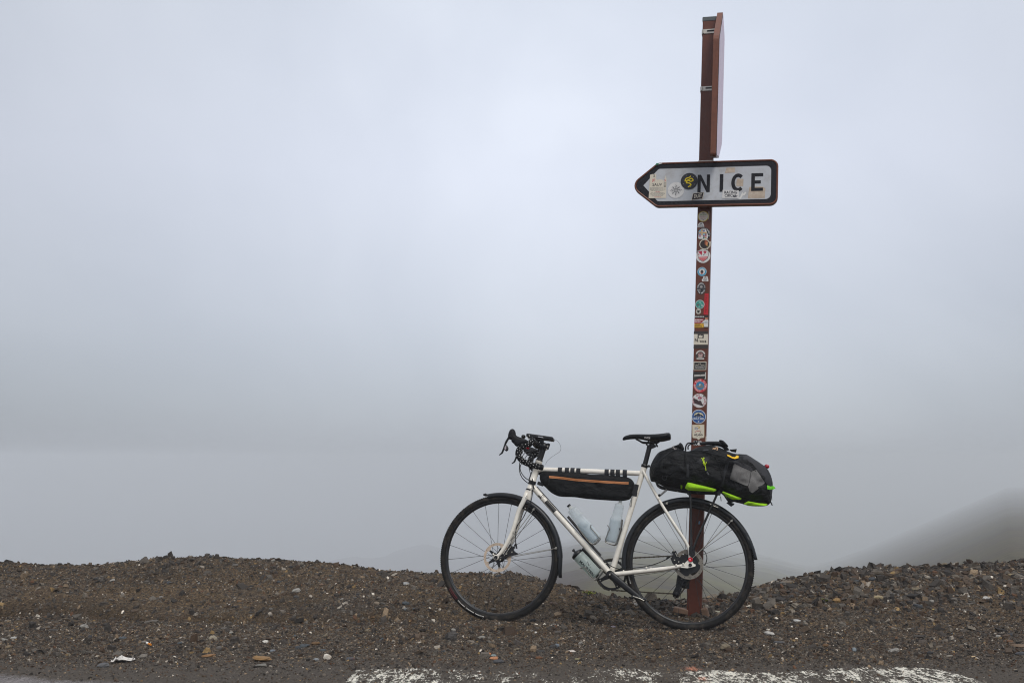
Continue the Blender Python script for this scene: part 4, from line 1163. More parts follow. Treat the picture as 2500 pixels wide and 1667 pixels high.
mb.sheet([(c[0] + a, c[1] + b) for a, b in ((-.029, -.006), (.027, -.003), (.023, -.014), (0, -.032), (-.021, -.018))], yk(3), 2)
for i in range(8): mb.sheet(R_(c[0] - .02 + i * .0055, c[0] - .0188 + i * .0055, c[1] - .014, c[1] - .007), yk(4), 0)
mb.sheet([(c[0] + a, c[1] + b) for a, b in ((-.032, .027), (-.007, .031), (-.008, .004))], yk(3), 3); mb.disc((c[0] - .026, c[1] + .01), .004, yk(3), 3, 10)
star = []
for i in range(10):
    a = math.pi / 2 + i * math.pi / 5; q = .0125 if i % 2 == 0 else .006
    star.append((c[0] + .010 + q * math.cos(a), c[1] + .024 + q * math.sin(a)))
mb.sheet(star, yk(3), 3); mb.sheet([(c[0] + .004, c[1] + .003), (c[0] + .009, c[1] + .014), (c[0] + .006, c[1] + .014), (c[0], c[1] + .006)], yk(3), 1)
sticker(mb, [sticker_white, ink('44262b'), ink('de6f74'), ink('c02c4a')], signpost, 'round white sticker with a red shield')
c = at_((-0.0052, 0, 2.0249)); mb = MB(); mb.disc(c, .0275, yk(0), 0, 30); mb.ring(c, .0175, .0262, yk(1) - .0001, yk(1), 1, 30); mb.disc(c, .0172, yk(1), 0)
mb.disc((c[0], c[1] - .001), .0085, yk(2), 2, 14, .0115); mb.disc((c[0], c[1] - .0105), .0045, yk(3), 3, 10); mb.arc_text('ALTA STRADA', c, .0218, math.pi / 2, .0062, yk(2), 0, .03)
sticker(mb, [sticker_white, ink('4fa3c6'), ink('4a3b3b'), ink('b0504a')], signpost, 'round white and blue ring sticker')
c = at_((0.0149, 0, 1.9811)); mb = MB(); mb.sheet(round_poly([(c[0] - .019, c[1] - .015), (c[0] + .02, c[1] - .015), (c[0] + .018, c[1] - .001), (c[0] + .012, c[1] + .017), (c[0] - .014, c[1] + .013), (c[0] - .012, c[1] + .003), (c[0] - .02, c[1] - .003)], .004, 3), yk(0), 0)
cyclist(mb, (c[0], c[1] + .005), 1.1, yk(1), 1); mb.text('TIMA', (c[0], c[1] - .009), .010, yk(1), 1, .02)
sticker(mb, [sticker_white, ink('2b2b35')], signpost, 'white cut out cyclist sticker, the lower one')
c = at_((-0.007, 0, 1.9237)); mb = MB(); mb.disc(c, .0262, yk(0), 0, 32, .037); mb.disc(c, .0155, yk(1), 2, 24, .023)
for i, ch in enumerate('COOPERATIVE'):
    a = math.radians(170 - i * 16); mb.text(ch, (c[0] + .0205 * math.cos(a), c[1] + .03 * math.sin(a)), .0095, yk(2), 1, .04, rot=a - math.pi / 2)
for i, ch in enumerate('BIKE METAL'):
    if ch != ' ':
        a = math.radians(200 + i * 15.5); mb.text(ch, (c[0] + .0205 * math.cos(a), c[1] + .03 * math.sin(a)), .0095, yk(2), 1, .04, rot=a + math.pi / 2)
mb.disc((c[0], c[1] + .009), .008, yk(3), 3, 12); mb.disc((c[0] + .003, c[1] - .009), .007, yk(3), 0, 12); mb.disc((c[0] - .008, c[1] - .012), .004, yk(3), 3, 8)
sticker(mb, [ink('2a2a2c'), sticker_white, ink('4c4c50'), ink('a7a29e')], signpost, 'black oval sticker lettered COOPERATIVE')
a_, b_ = at_((0.0147, 0, 1.8929)), at_((0.0351, 0, 1.7638)); mb = MB(); mb.sheet([at_((0.0142, 0, 1.8929)), at_((0.0378, 0, 1.893)), at_((0.0371, 0, 1.7638)), at_((0.0106, 0, 1.7646))], yk(0), 0)
for i in range(9): mb.sheet(R_(a_[0] + .004, a_[0] + .011 + .003 * (i % 2), a_[1] - .018 - i * .012, a_[1] - .013 - i * .012), yk(1), 1)
sticker(mb, [ink('c8202b'), ink('8e141f')], signpost, 'tall red strip along the right edge')
c = at_((-0.0126, 0, 1.8265)); mb = MB(); mb.disc(c, .0272, yk(1), 0, 30); mb.disc(c, .0235, yk(2), 1, 28)
for a, b, q, m in ((-.011, -.003, .006, 3), (.013, -.007, .006, 0), (0, .012, .007, 2), (-.004, -.014, .006, 2), (.007, .004, .005, 2)): mb.disc((c[0] + a, c[1] + b), q, yk(3), m, 10, q * .7)
sticker(mb, [ink('c9d2cf'), ink('3e9a8b'), ink('86c1b4'), ink('7a4a5c')], signpost, 'round teal sticker')
c = at_((-0.0198, 0, 1.784)); mb = MB(); mb.disc(c, .0155, yk(2), 0, 22, .017); mb.disc(c, .0118, yk(3), 0, 20)
mb.sheet([(c[0] + a, c[1] + b) for a, b in ((-.011, .009), (-.005, .004), (0, .006), (.005, .004), (.011, .009), (.006, -.003), (.002, -.009), (-.002, -.009), (-.006, -.003))], yk(4), 1)
sticker(mb, [ink('c9c2b6'), ink('3a3834')], signpost, 'small pale round sticker with a dark bull head')
mb = MB(); tl, br = at_((-0.0414, 0, 1.7623)), at_((0.042, 0, 1.6865))
mb.sheet([tl, at_((0.04, 0, 1.7631)), br, at_((-0.0423, 0, 1.6854))], yk(0), 0)
mb.sheet([at_((-0.0418, 0, 1.7408)), at_((0.0137, 0, 1.7414)), at_((0.012, 0, 1.7117)), at_((-0.042, 0, 1.7111))], yk(1), 1); mb.sheet([at_((-0.042, 0, 1.7106)), at_((0.0144, 0, 1.7112)), at_((0.0126, 0, 1.6866)), at_((-0.0423, 0, 1.6859))], yk(1), 2)
for z, m, e_ in ((1265, 3, 330), (1340, 3, 300), (1385, 3, 250), (1455, 0, 250), (1500, 0, 285)):
    p = at_((-0.0393, 0, 1.7497)); z_ = tl[1] - (z - 1215) / 9.8 / 410; lines(mb, p[0], p[0] + (e_ - 115) / 9.8 / 410, z_, .005, yk(2), m, r, .003)
f0 = at_((0.0278, 0, 1.7441)); mb.disc(f0, .0085, yk(3), 4, 14, .0115); mb.disc((f0[0], f0[1] + .007), .0082, yk(3) - .0002, 0, 12, .005)
mb.sheet([at_((0.014, 0, 1.7301)), at_((0.0224, 0, 1.7365)), at_((0.0334, 0, 1.7366)), at_((0.0399, 0, 1.7304)), at_((0.0394, 0, 1.6915)), at_((0.0162, 0, 1.6912)), at_((0.0118, 0, 1.7175)), at_((-0.0032, 0, 1.7115))], yk(3), 3)
mb.sheet([at_((0.0167, 0, 1.7201)), at_((0.0362, 0, 1.7203)), at_((0.0363, 0, 1.716)), at_((0.0168, 0, 1.7158))], yk(4), 5)
sticker(mb, [ink('3a2a26'), ink('a8434a'), ink('e2b13a'), ink('e4e1dd'), ink('c98a6e'), ink('6c93ad')], signpost, 'poster sticker with a person in a white shirt over yellow')
mb = MB()
mb.sheet([at_((-0.043, 0, 1.6647)), at_((0.0395, 0, 1.6659)), at_((0.0389, 0, 1.649)), at_((-0.0442, 0, 1.6478))], yk(0), 0)
mb.sheet([at_((-0.0425, 0, 1.5834)), at_((0.0416, 0, 1.5849)), at_((0.04, 0, 1.5619)), at_((-0.0434, 0, 1.5604))], yk(0), 0)
mb.sheet([at_((-0.0429, 0, 1.6471)), at_((0.041, 0, 1.6483)), at_((0.0405, 0, 1.5855)), at_((-0.0434, 0, 1.5841))], yk(1), 1)
mb.sheet([at_((-0.0206, 0, 1.647)), at_((0.015, 0, 1.6475)), at_((0.0149, 0, 1.6238)), at_((-0.0208, 0, 1.6233))], yk(2), 2)
cr = at_((-0.0029, 0, 1.6345)); mb.sheet([(cr[0] + a * .0009, cr[1] + b * .0009) for a, b in ((-11, -10), (11, -10), (13, 4), (8, 8), (4, 2), (0, 11), (-4, 2), (-8, 8), (-13, 4))], yk(3), 1)
cn = at_((-0.0017, 0, 1.606))
for i, ch in enumerate('Nissa'):
    x_ = cn[0] + (-.026, -.0095, .0015, .0135, .0275)[i]
    mb.text(ch, (x_, cn[1] + (.004 if ch == 'N' else .003 if ch == 'i' else 0)), .027 if ch == 'N' else .025, yk(3), 3 if ch == 'i' else 2, .0 if ch == 'i' else .025, sx=.95)
sticker(mb, [ink('3d3532'), sticker_cream, ink('2a2527'), ink('a9a5a2')], signpost, 'cream sticker reading Nissa under a crown')
c = at_((-0.0011, 0, 1.5251)); mb = MB(); mb.disc((c[0], c[1] - .004), .029, yk(0), 3, 26)
for i in range(14):
    a0, a1 = math.radians(12 + i * 11.15), math.radians(12 + (i + 1) * 11.15)
    mb.sheet([(c[0] + q * math.cos(a), c[1] - .002 + q * math.sin(a)) for q, a in ((.0205, a0), (.0285, a0), (.0285, a1), (.0205, a1))], yk(1), 0)
mb.sheet(R_(c[0] - .022, c[0] + .022, c[1] - .028, c[1] - .0205), yk(1), 0); mb.disc((c[0], c[1] - .001), .0145, yk(1), 1, 18); mb.disc((c[0] - .0045, c[1] - .003), .005, yk(2), 0, 10, .003); mb.disc((c[0] + .0045, c[1] - .003), .005, yk(2), 0, 10, .003)
mb.disc((c[0], c[1] + .004), .007, yk(2), 2, 12, .005); mb.sheet(R_(c[0] - .012, c[0] + .012, c[1] - .0175, c[1] - .0135), yk(2), 0); mb.disc((c[0] + .0245, c[1] - .007), .0035, yk(1), 0, 8)
sticker(mb, [ink('d8d1c8'), ink('b0857f'), ink('6d4a4a'), ink('4d4440')], signpost, 'dark patch sticker with a pale arch and moustached face')
mb = MB(); mb.sheet([at_((-0.0402, 0, 1.4828)), at_((0.0349, 0, 1.4844)), at_((0.0347, 0, 1.4351)), at_((-0.0406, 0, 1.4332))], yk(0), 0); mb.sheet([at_((-0.0358, 0, 1.4785)), at_((0.0312, 0, 1.48)), at_((0.031, 0, 1.4387)), at_((-0.0364, 0, 1.437))], yk(1), 1)
ml = [at_(q) for q in ((-0.03, 0, 1.4601), (-0.0236, 0, 1.4602), (-0.0215, 0, 1.4646), (-0.0182, 0, 1.4593), (-0.0129, 0, 1.4627), (-0.0099, 0, 1.4704), (-0.0067, 0, 1.4683), (-0.0026, 0, 1.4749), (0.0063, 0, 1.4605), (0.0127, 0, 1.4611), (0.0154, 0, 1.4651), (0.0191, 0, 1.4608), (0.0244, 0, 1.4613))]
mb.tube([(p[0], yk(2), p[1]) for p in ml], .0011, 4, 0, flat=.2, up=(0, 1, 0))
p = at_((-0.0026, 0, 1.452)); mb.text('ALPINBIKE', p, .0145, yk(2), 2, .01, sx=.85)
p = at_((-0.0024, 0, 1.4437)); lines(mb, p[0] - .026, p[0] + .026, p[1] - .001, .0026, yk(2), 2, r, .003)
sticker(mb, [sticker_cream, ink('3b3936'), ink('b8b4ae')], signpost, 'framed dark grey sticker with a mountain outline')
mb = MB(); mb.sheet([at_((-0.0397, 0, 1.4228)), at_((0.0318, 0, 1.4246)), at_((0.0307, 0, 1.3811)), at_((-0.0405, 0, 1.3749))], yk(0), 0); mb.sheet([at_((-0.0334, 0, 1.4044)), at_((-0.0014, 0, 1.4063)), at_((-0.0016, 0, 1.3955)), at_((-0.0331, 0, 1.3925))], yk(1), 1); mb.sheet([at_((0.0014, 0, 1.4064)), at_((0.0279, 0, 1.4093)), at_((0.0278, 0, 1.398)), at_((0.0016, 0, 1.3956))], yk(1), 1)
for i in range(5):
    p = at_((-0.0305, 0, 1.4013)); mb.sheet(R_(p[0] + i * .0058, p[0] + .003 + i * .0058, p[1] - .007, p[1] + .0005), yk(2), 2); mb.sheet(R_(p[0] + .035 + i * .0052, p[0] + .038 + i * .0052, p[1] - .006, p[1] + .001), yk(2), 2)
mb.sheet([at_((0.0293, 0, 1.4212)), at_((0.034, 0, 1.4214)), at_((0.0346, 0, 1.3812)), at_((0.0244, 0, 1.3805)), at_((0.0306, 0, 1.3876))], yk(1), 1)
sticker(mb, [ink('33302e'), ink('ddd8d0'), ink('6a6560')], signpost, 'black sticker with two white word blocks')
c = at_((0.0021, 0, 1.3409)); mb = MB(); mb.disc(c, .0400, yk(2), 0, 40); mb.ring(c, .0245, .0255, yk(3) - .0002, yk(3), 1, 32); mb.disc(c, .0245, yk(3), 2, 32)
mb.sheet([(c[0] + a, c[1] + b) for a, b in ((-.022, -.006), (-.014, .003), (-.008, -.001), (-.003, .012), (.003, .008), (.008, .013), (.015, .003), (.021, -.008), (.01, -.014), (-.01, -.013))], yk(4), 3)
mb.sheet([(c[0] + a, c[1] + b) for a, b in ((-.006, .004), (-.003, .012), (.003, .008), (.001, .002), (-.002, -.004))], yk(5), 1)
mb.arc_text('DO KLUB ALPI', c, .0325, math.radians(95), .0125, yk(3), 4, .03); mb.arc_text('GORNSKI TEMA', c, .0325, math.radians(-90), .0115, yk(3), 4, .03, inward=True)
sticker(mb, [ink('cf3a44'), ink('e9d9d0'), ink('2e86b4'), ink('7f837f'), ink('f2d8d2')], signpost, 'round red and blue alpine club sticker')
c = at_((-0.0012, 0, 1.2523)); mb = MB(); mb.disc(c, .0420, yk(0), 0, 40); mb.arc_text('DAZ DE-TOURS', c, .0335, math.radians(82), .0155, yk(1), 1, .025); mb.arc_text('MONTAGNES ET VALLEES', c, .0385, math.radians(-95), .006, yk(1), 2, .0, inward=True)
mb.sheet([(c[0] + a, c[1] + b) for a, b in ((-.037, .009), (-.025, .010), (-.013, .006), (-.004, -.002), (.007, .001), (.013, -.006), (.016, -.016), (.026, -.028), (.019, -.030), (-.006, -.023), (-.026, -.017))], yk(2), 3)
for i in range(7):
    a = i * .9; mb.disc((c[0] + .003 + .0075 * math.cos(a), c[1] + .0165 + .0055 * math.sin(a)), .0052, yk(2) - .0001 * i, 4 if i % 2 else 5, 9, .004)
mb.disc((c[0] + .0265, c[1] + .0285), .0043, yk(3), 6, 10)
sticker(mb, [sticker_white, ink('b5304a'), ink('d59aa6'), ink('473638'), ink('c98a94'), ink('a9586a'), ink('3f5a48')], signpost, 'round white sticker lettered DAZ DE-TOURS')
c = at_((-0.0017, 0, 1.1582)); mb = MB(); mb.disc(c, .0412, yk(1), 0, 40); mb.disc(c, .0378, yk(2), 1, 40)
mb.sheet([(c[0] + .0285 * math.cos(a), c[1] + .0245 * math.sin(a)) for a in [math.radians(6 + i * 9.9) for i in range(18)]], yk(3), 2)
mb.sheet([(c[0] + a, c[1] + b) for a, b in ((-.029, .001), (-.019, .012), (-.015, .010), (-.006, .018), (0, .022), (.005, .016), (.012, .012), (.016, .013), (.029, .001), (.018, .003), (.012, -.002), (.004, .003), (-.004, -.002), (-.012, .002))], yk(4), 3)
for a, b in ((-.014, -.001), (-.002, -.0015), (.008, .001)): mb.sheet([(c[0] + a, c[1] + b - .002), (c[0] + a + .007, c[1] + b - .002), (c[0] + a + .0035, c[1] + b + .005)], yk(5), 0)
mb.text('ISOLA 2000', (c[0], c[1] - .0125), .0165, yk(4), 0, .03, sx=.74)
star = [(c[0] + (.0062 if i % 2 == 0 else .0026) * math.cos(math.pi / 2 + i * math.pi / 5), c[1] - .0285 + (.0062 if i % 2 == 0 else .0026) * math.sin(math.pi / 2 + i * math.pi / 5)) for i in range(10)]
mb.sheet(star, yk(4), 0); mb.arc_text('ALPES DU SUD', c, .0325, math.pi / 2, .0065, yk(4), 4, .02)
sticker(mb, [ink('dfe4e8'), ink('2f5c9c'), ink('e8dfb4'), ink('2c3550'), ink('8fb0d4')], signpost, 'round blue mountain sticker reading ISOLA 2000')
mb = MB()
sh = [at_(q) for q in ((-0.0387, 0, 1.1101), (0.0322, 0, 1.114), (0.0345, 0, 1.0419), (0.0311, 0, 1.0349), (0.013, 0, 1.0325), (0.0012, 0, 1.0205), (-0.0111, 0, 1.0302), (-0.0317, 0, 1.0313), (-0.0356, 0, 1.0378))]
mb.sheet(sh, yk(0), 1); cx_, cz_ = sum(p[0] for p in sh) / 9, sum(p[1] for p in sh) / 9
mb.sheet([(cx_ + (a - cx_) * .95, cz_ + (b - cz_) * .95) for a, b in sh], yk(1), 0)
def stroke(pts, w_, m, y):
    q = spline([(p[0], y, p[2]) for p in pts], 5); mb.tube(q, w_, 4, m, flat=.15, up=(0, 1, 0))
stroke([(-0.0189, 0, 1.0961), (-0.0046, 0, 1.1028), (0.0065, 0, 1.0971), (-0.0031, 0, 1.0918), (0.0055, 0, 1.0897)], .0016, 2, yk(2)); stroke([(-0.0042, 0, 1.0881), (-0.0164, 0, 1.0925), (-0.0223, 0, 1.0861), (-0.0125, 0, 1.0816), (-0.0053, 0, 1.0856)], .0012, 3, yk(2))
stroke([(-0.0218, 0, 1.066), (-0.0086, 0, 1.0725), (0.0119, 0, 1.0752)], .0014, 4, yk(2))
stroke([(-0.0249, 0, 1.0468), (-0.0203, 0, 1.0556), (-0.02, 0, 1.0458), (-0.0142, 0, 1.0565), (-0.0089, 0, 1.056), (-0.0128, 0, 1.0473), (-0.0043, 0, 1.0464), (-0.0021, 0, 1.0556), (0.0017, 0, 1.0479), (0.0064, 0, 1.0542), (0.0101, 0, 1.069), (0.0083, 0, 1.0482), (0.0161, 0, 1.0546), (0.0209, 0, 1.056), (0.0186, 0, 1.0486), (0.0245, 0, 1.0537)], .0012, 5, yk(2))
for q in ((-0.0138, 0, 1.0399), (-0.0034, 0, 1.0408), (0.0067, 0, 1.0412), (0.0166, 0, 1.0421)): mb.disc(at_(q), .0016, yk(2), 5, 5)
sticker(mb, [sticker_cream, ink('cdb488'), ink('d9b54a'), ink('5a78b0'), ink('c84a4e'), ink('2a2a30')], signpost, 'cream shield sticker reading isola')
mb = MB(); mb.sheet([at_((-0.0265, 0, 1.0173)), at_((0.0146, 0, 1.0181)), at_((0.0309, 0, 0.9942)), at_((-0.0269, 0, 0.9879))], yk(0), 0); p = at_((-0.003, 0, 0.9968)); mb.text('BX', (p[0] - .012, p[1]), .018, yk(1), 1, .05); p = at_((-0.0058, 0, 1.0119)); lines(mb, p[0] - .018, p[0] + .018, p[1] - .004, .009, yk(1), 1, r, .004)
sticker(mb, [sticker_white, ink('1f1f24')], signpost, 'black and white sticker half hidden behind the bag')
mb = MB(); mb.box((.0425, .012, (0.0351, 0, 1.02)[2]), (.003, .02, .05), None, 0, .0); sticker(mb, [sticker_cream], signpost, 'cream sticker wrapped round the right edge')
p = at_((0.017, 0, 0.5447)); mb = MB(); mb.sheet([(p[0] - .006, p[1] - .009), (p[0] + .006, p[1] - .009), (p[0] + .006, p[1] + .009), (p[0] - .002, p[1] + .009)], yk(0), 0); sticker(mb, [ink('7fa3c0')], signpost, 'small blue scrap low on the post')

# ================================================================== THE BICYCLE
# local frame: x towards the rear wheel, y away from the road (drive side), z up the lean
bicycle = bpy.data.objects.new('bicycle', None); col.objects.link(bicycle)
BIKE = Matrix([[0.984179, 0.172982, 0.038319, 0.433884], [-0.176337, 0.977358, 0.116944, 5.54026], [-0.017223, -0.121851, 0.992399, 0.008737], [0, 0, 0, 1]])
bicycle.matrix_world = BIKE
tag(bicycle, 'cream white drop bar touring bicycle leaning against the signpost', 'bicycle')
def on_bike(o):
    o.matrix_world = BIKE
    return o
WF, WR = (-.5273, 0, .35), (.5275, 0, .35)             # wheel centres
FH, RH, BB = (-.5363, 0, .35), (.5363, 0, .35), (0.1049, 0, 0.2805)
HT, HBm = (-0.317, 0, 0.9013), (-0.3644, 0, 0.7389)
ST = (0.2803, 0, 0.8676)

# ---- frame
mb = MB()
V = Vector
ht, hb_ = V(HT), V(HBm)
mb.tube([ht, ht + (hb_ - ht) * .12, ht + (hb_ - ht) * .121, ht + (hb_ - ht) * .88, ht + (hb_ - ht) * .881, hb_], [.0205, .0205, .0185, .0185, .0205, .0205], 18)
j1 = ht + (hb_ - ht) * .30
mb.tube([j1, (0.2587, 0, 0.8418)], .0145, 16)
dt0 = ht + (hb_ - ht) * .86
mb.tube([dt0, BB], .0165, 16)
st0 = V(BB); st1 = V((0.2836, 0, 0.8792))
mb.tube([st0, st1], .0152, 16)
mb.tube([st1 + (st0 - st1) * .06, st1 - (st0 - st1) * .02], .0172, 16)
mb.tube([(BB[0], -.036, BB[2]), (BB[0], .036, BB[2])], .0215, 18)
for s in (-1, 1):
    mb.tube(spline([(ST[0] - .004, s * .012, ST[2] - .012), (0.3632, 0, 0.7001)[:1] + (s * .036,) + (0.3632, 0, 0.7001)[2:], (0.4546, 0, 0.5563)[:1] + (s * .056,) + (0.4546, 0, 0.5563)[2:],
                    (0.51, 0, 0.4745)[:1] + (s * .064,) + (0.51, 0, 0.4745)[2:], (0.5303, 0, 0.427)[:1] + (s * .067,) + (0.5303, 0, 0.427)[2:], (0.5355, 0, 0.3739)[:1] + (s * .068,) + (0.5355, 0, 0.3739)[2:]], 5), [.0082] * 20 + [.0078] * 6, 12)
    mb.tube(spline([(BB[0] + .012, s * .03, BB[2]), (BB[0] + .09, s * .042, BB[2] + .012), (.40, s * .056, .322), (RH[0] - .03, s * .067, RH[2] - .006)], 5), [.0125] * 6 + [.0115] * 5 + [.0095] * 5, 12)
    d = [(RH[0] - .05, .331), (RH[0] - .035, .349), (RH[0] - .012, .372), (RH[0] + .008, .372), (RH[0] + .016, .357), (RH[0] + .024, .351), (RH[0] + .030, .350), (RH[0] + .027, .340), (RH[0] + .012, .336), (RH[0] - .015, .329)]
    mb.prism(d, s * .066, s * .073, 0)
mb.tube([(.325, -.03, .322), (.325, .03, .322)], .006, 8)
frame = mb.build('frame', white_paint, bicycle)
# marks and small fittings on the frame
ax = (V(BB) - dt0).normalized(); LD = (V(BB) - dt0).length
sd = ax.cross(V((0, 1, 0)))
def on_tube(mb, s, r, a, m=0):
    return dt0 + ax * s + V((0, -math.cos(a), 0)) * r + sd * math.sin(a) * r
def tube_panel(mb, s0, s1, r, a0, a1, m=0, n=8):
    vs = [on_tube(mb, s, r, a0 + (a1 - a0) * i / n) for s in (s0, s1) for i in range(n + 1)]
    mb.add(vs, [[i, i + 1, n + 2 + i, n + 1 + i] for i in range(n)], m)
p0 = (V((-0.2548, 0, 0.6854)) - dt0).dot(ax); p1 = (V((-0.1994, 0, 0.6301)) - dt0).dot(ax)
mb = MB(); tube_panel(mb, p0, p1, .0169, -.62, .95); mb.build('decal', ink('2a2926'), frame)
pd = (V((-0.2809, 0, 0.7044)) - dt0).dot(ax)
mb = MB(); mb.tube([on_tube(mb, pd + .007 * math.cos(a * .55), .0172, .5 + .40 * math.sin(a * .55)) for a in range(10)], .0016, 6); mb.build('decal', ink('3a3430'), frame)
mb = MB(); tube_panel(mb, pd - .022, pd + .002, .0169, -.75, -.2); mb.build('decal', ink('4a443e'), frame)
def bolts(pts, r, mat, nm, parent, depth=.004):
    for p in pts:
        mb = MB(); mb.lathe([(0, r), (depth, r), (depth, r * .55), (depth * .5, r * .5), (depth * .5, 0)], p, (0, -1, 0), 12); mb.build(nm, mat, parent)
bolts([(*BB_,) for BB_ in [((0.3645, -0.044, 0.6965)[0], -.042, (0.3645, -0.044, 0.6965)[2])]], .0055, steel, 'frame_bolt', frame)
q = (0.5379, -0.075, 0.3745); bolts([(q[0], -.072, q[2])], .0125, red_ano, 'frame_bolt', frame, .006)
q = (0.5367, -0.075, 0.3462); bolts([(q[0], -.073, q[2])], .0095, black_metal, 'axle_cap', frame, .005)
q = (0.5469, -0.075, 0.3951); bolts([(q[0], -.074, q[2])], .004, steel, 'frame_bolt', frame)
for p in ((0.1765, -0.03, 0.302), (0.3017, -0.05, 0.3248), (0.4622, -0.06, 0.3436), (0.4994, -0.065, 0.3511)):
    mb = MB(); mb.box((p[0], p[1] - .012, p[2]), (.010, .010, .011), None, 0, .003); mb.build('cable_guide', white_paint, frame)
mb = MB(); mb.tube([V((-0.3361, 0, 0.9112)), V((-0.2907, 0, 0.8988))], .0, 4)
mb = MB(); up_ = (ht - hb_).normalized(); mb.lathe([(0, .0), (0, .0200), (.006, .0195), (.010, .0165), (.010, 0)], ht, up_, 18); mb.build('headset_cup', black_metal, frame)
mb = MB(); mb.lathe([(0, 0), (0, .0235), (.005, .0235), (.007, .0195), (.007, 0)], hb_ - up_ * .008, up_, 18); mb.build('headset_cup', black_metal, frame)
mb = MB(); sdv = (st1 - st0).normalized(); mb.lathe([(0, .0), (0, .0190), (.016, .0190), (.016, .0)], st1 - sdv * .004, sdv, 18); mb.box(st1 + sdv * .004 + V((.024, 0, 0)), (.014, .016, .012), None, 0, .002); mb.build('seat_collar', black_metal, frame)

# ---- fork
mb = MB()
cr = hb_ - up_ * .016
mb.tube([hb_ - up_ * .008, cr - up_ * .012], .0195, 16)
for s in (-1, 1):
    base = [(-0.3817, 0, 0.7116), (-0.3938, 0, 0.6687), (-0.4189, 0, 0.6096), (-0.4459, 0, 0.5058), (-0.4788, 0, 0.4287), (-0.5093, 0, 0.3781), (-0.5285, 0, 0.3581)]
    yy = (.014, .034, .044, .049, .050, .050, .050)
    corr = 0
    pts = []
    for b, y in zip(base, yy):
        pts.append((b[0] - .0, s * y, b[2]))
    # foreshortening of the near leg: shift so that both legs share one side profile
    mb.tube(spline(pts, 4), [.0145 + (.0092 - .0145) * i / 24 for i in range(25)], 14, flat=.9)
    mb.lathe([(-.006, 0), (-.006, .0155), (.006, .0155), (.006, 0)], (FH[0], s * .051, FH[2]), (0, 1, 0), 18)
    mb.lathe([(-.003, 0), (-.003, .0055), (.003, .0055), (.003, 0)], (FH[0] - .016, s * .052, FH[2] + .017), (0, 1, 0), 12)
mb.prism(xz([(-0.3878, 0, 0.7302), (-0.3524, 0, 0.7337), (-0.3562, 0, 0.6856), (-0.3631, 0, 0.6482), (-0.379, 0, 0.6371), (-0.4042, 0, 0.6551), (-0.4, 0, 0.6898)]), -.022, .022, 0)
fork = mb.build('fork', white_paint, bicycle)
for p, rr in (((-0.3766, -0.045, 0.6961), .004), ((-0.379, -0.055, 0.6267), .004), ((-0.3802, -0.055, 0.6146), .003), ((-0.4401, -0.062, 0.4939), .004)):
    bolts([p], rr, steel, 'fork_bolt', fork, .003)
bolts([(FH[0], -.057, FH[2])], .0105, black_metal, 'axle_cap', fork, .005)
bolts([(-0.5093, -0.062, 0.3377)], .004, steel, 'fork_bolt', fork)

# ---- wheels
def wheel(c, spokes, off, label, rotor):
    mb = MB(); seg = 72
    prof = [(.3045, -.004), (.306, -.009), (.3165, -.0125), (.319, -.0115), (.317, -.0085), (.317, .0085), (.319, .0115), (.3165, .0125), (.306, .009), (.3045, .004)]
    def hoop(mb, prof, m=0):
        vs = [(c[0] + r_ * math.cos(2 * math.pi * k / seg), c[1] + y, c[2] + r_ * math.sin(2 * math.pi * k / seg)) for k in range(seg) for r_, y in prof]
        n = len(prof)
        mb.add(vs, [[k * n + i, k * n + (i + 1) % n, ((k + 1) % seg) * n + (i + 1) % n, ((k + 1) % seg) * n + i] for k in range(seg) for i in range(n)], m)
    hoop(mb, prof)
    rim = mb.build('wheel', rim_mat, bicycle); rim['label'] = label
    mb = MB(); hoop(mb, [(.315, -.0100), (.320, -.0138), (.328, -.0182), (.335, -.0185), (.342, -.0155), (.3475, -.0095), (.350, -.003), (.350, .003), (.3475, .0095), (.342, .0155), (.335, .0185), (.328, .0182), (.320, .0138), (.315, .0100)])
    # tread knobs
    for k in range(180):
        a = 2 * math.pi * k / 180
        for y, rr in ((-.0095, .3478), (.0095, .3478), (0, .3502)):
            R = Matrix.Rotation(-a, 3, 'Y')
            mb.box((c[0] + rr * math.cos(a), c[1] + y, c[2] + rr * math.sin(a)), (.0026, .0065, .0065), R, 0)
    tyre = mb.build('tyre', rubber, rim)
    mb = MB(); mb.lathe([(-.046, 0), (-.046, .009), (-.036, .0095), (-.034, .023), (-.030, .023), (-.028, .013), (.028, .013), (.030, .023), (.034, .023), (.036, .0095), (.046, .009), (.046, 0)], c, (0, 1, 0), 24)
    mb.build('hub', black_metal, rim)
    for i in range(spokes):
        a = 2 * math.pi * i / spokes + off
        s = -1 if i % 2 else 1
        b = a + (1.15 if (i // 2) % 2 else -1.15)
        mb = MB(); mb.tube([(c[0] + .0225 * math.cos(b), s * .032, c[2] + .0225 * math.sin(b)), (c[0] + .293 * math.cos(a), s * .006, c[2] + .293 * math.sin(a)), (c[0] + .306 * math.cos(a), s * .004, c[2] + .306 * math.sin(a))], [.00115, .00115, .0018], 5)
        mb.build('spoke', black_metal, rim)
    rotor(rim)
    return rim, tyre
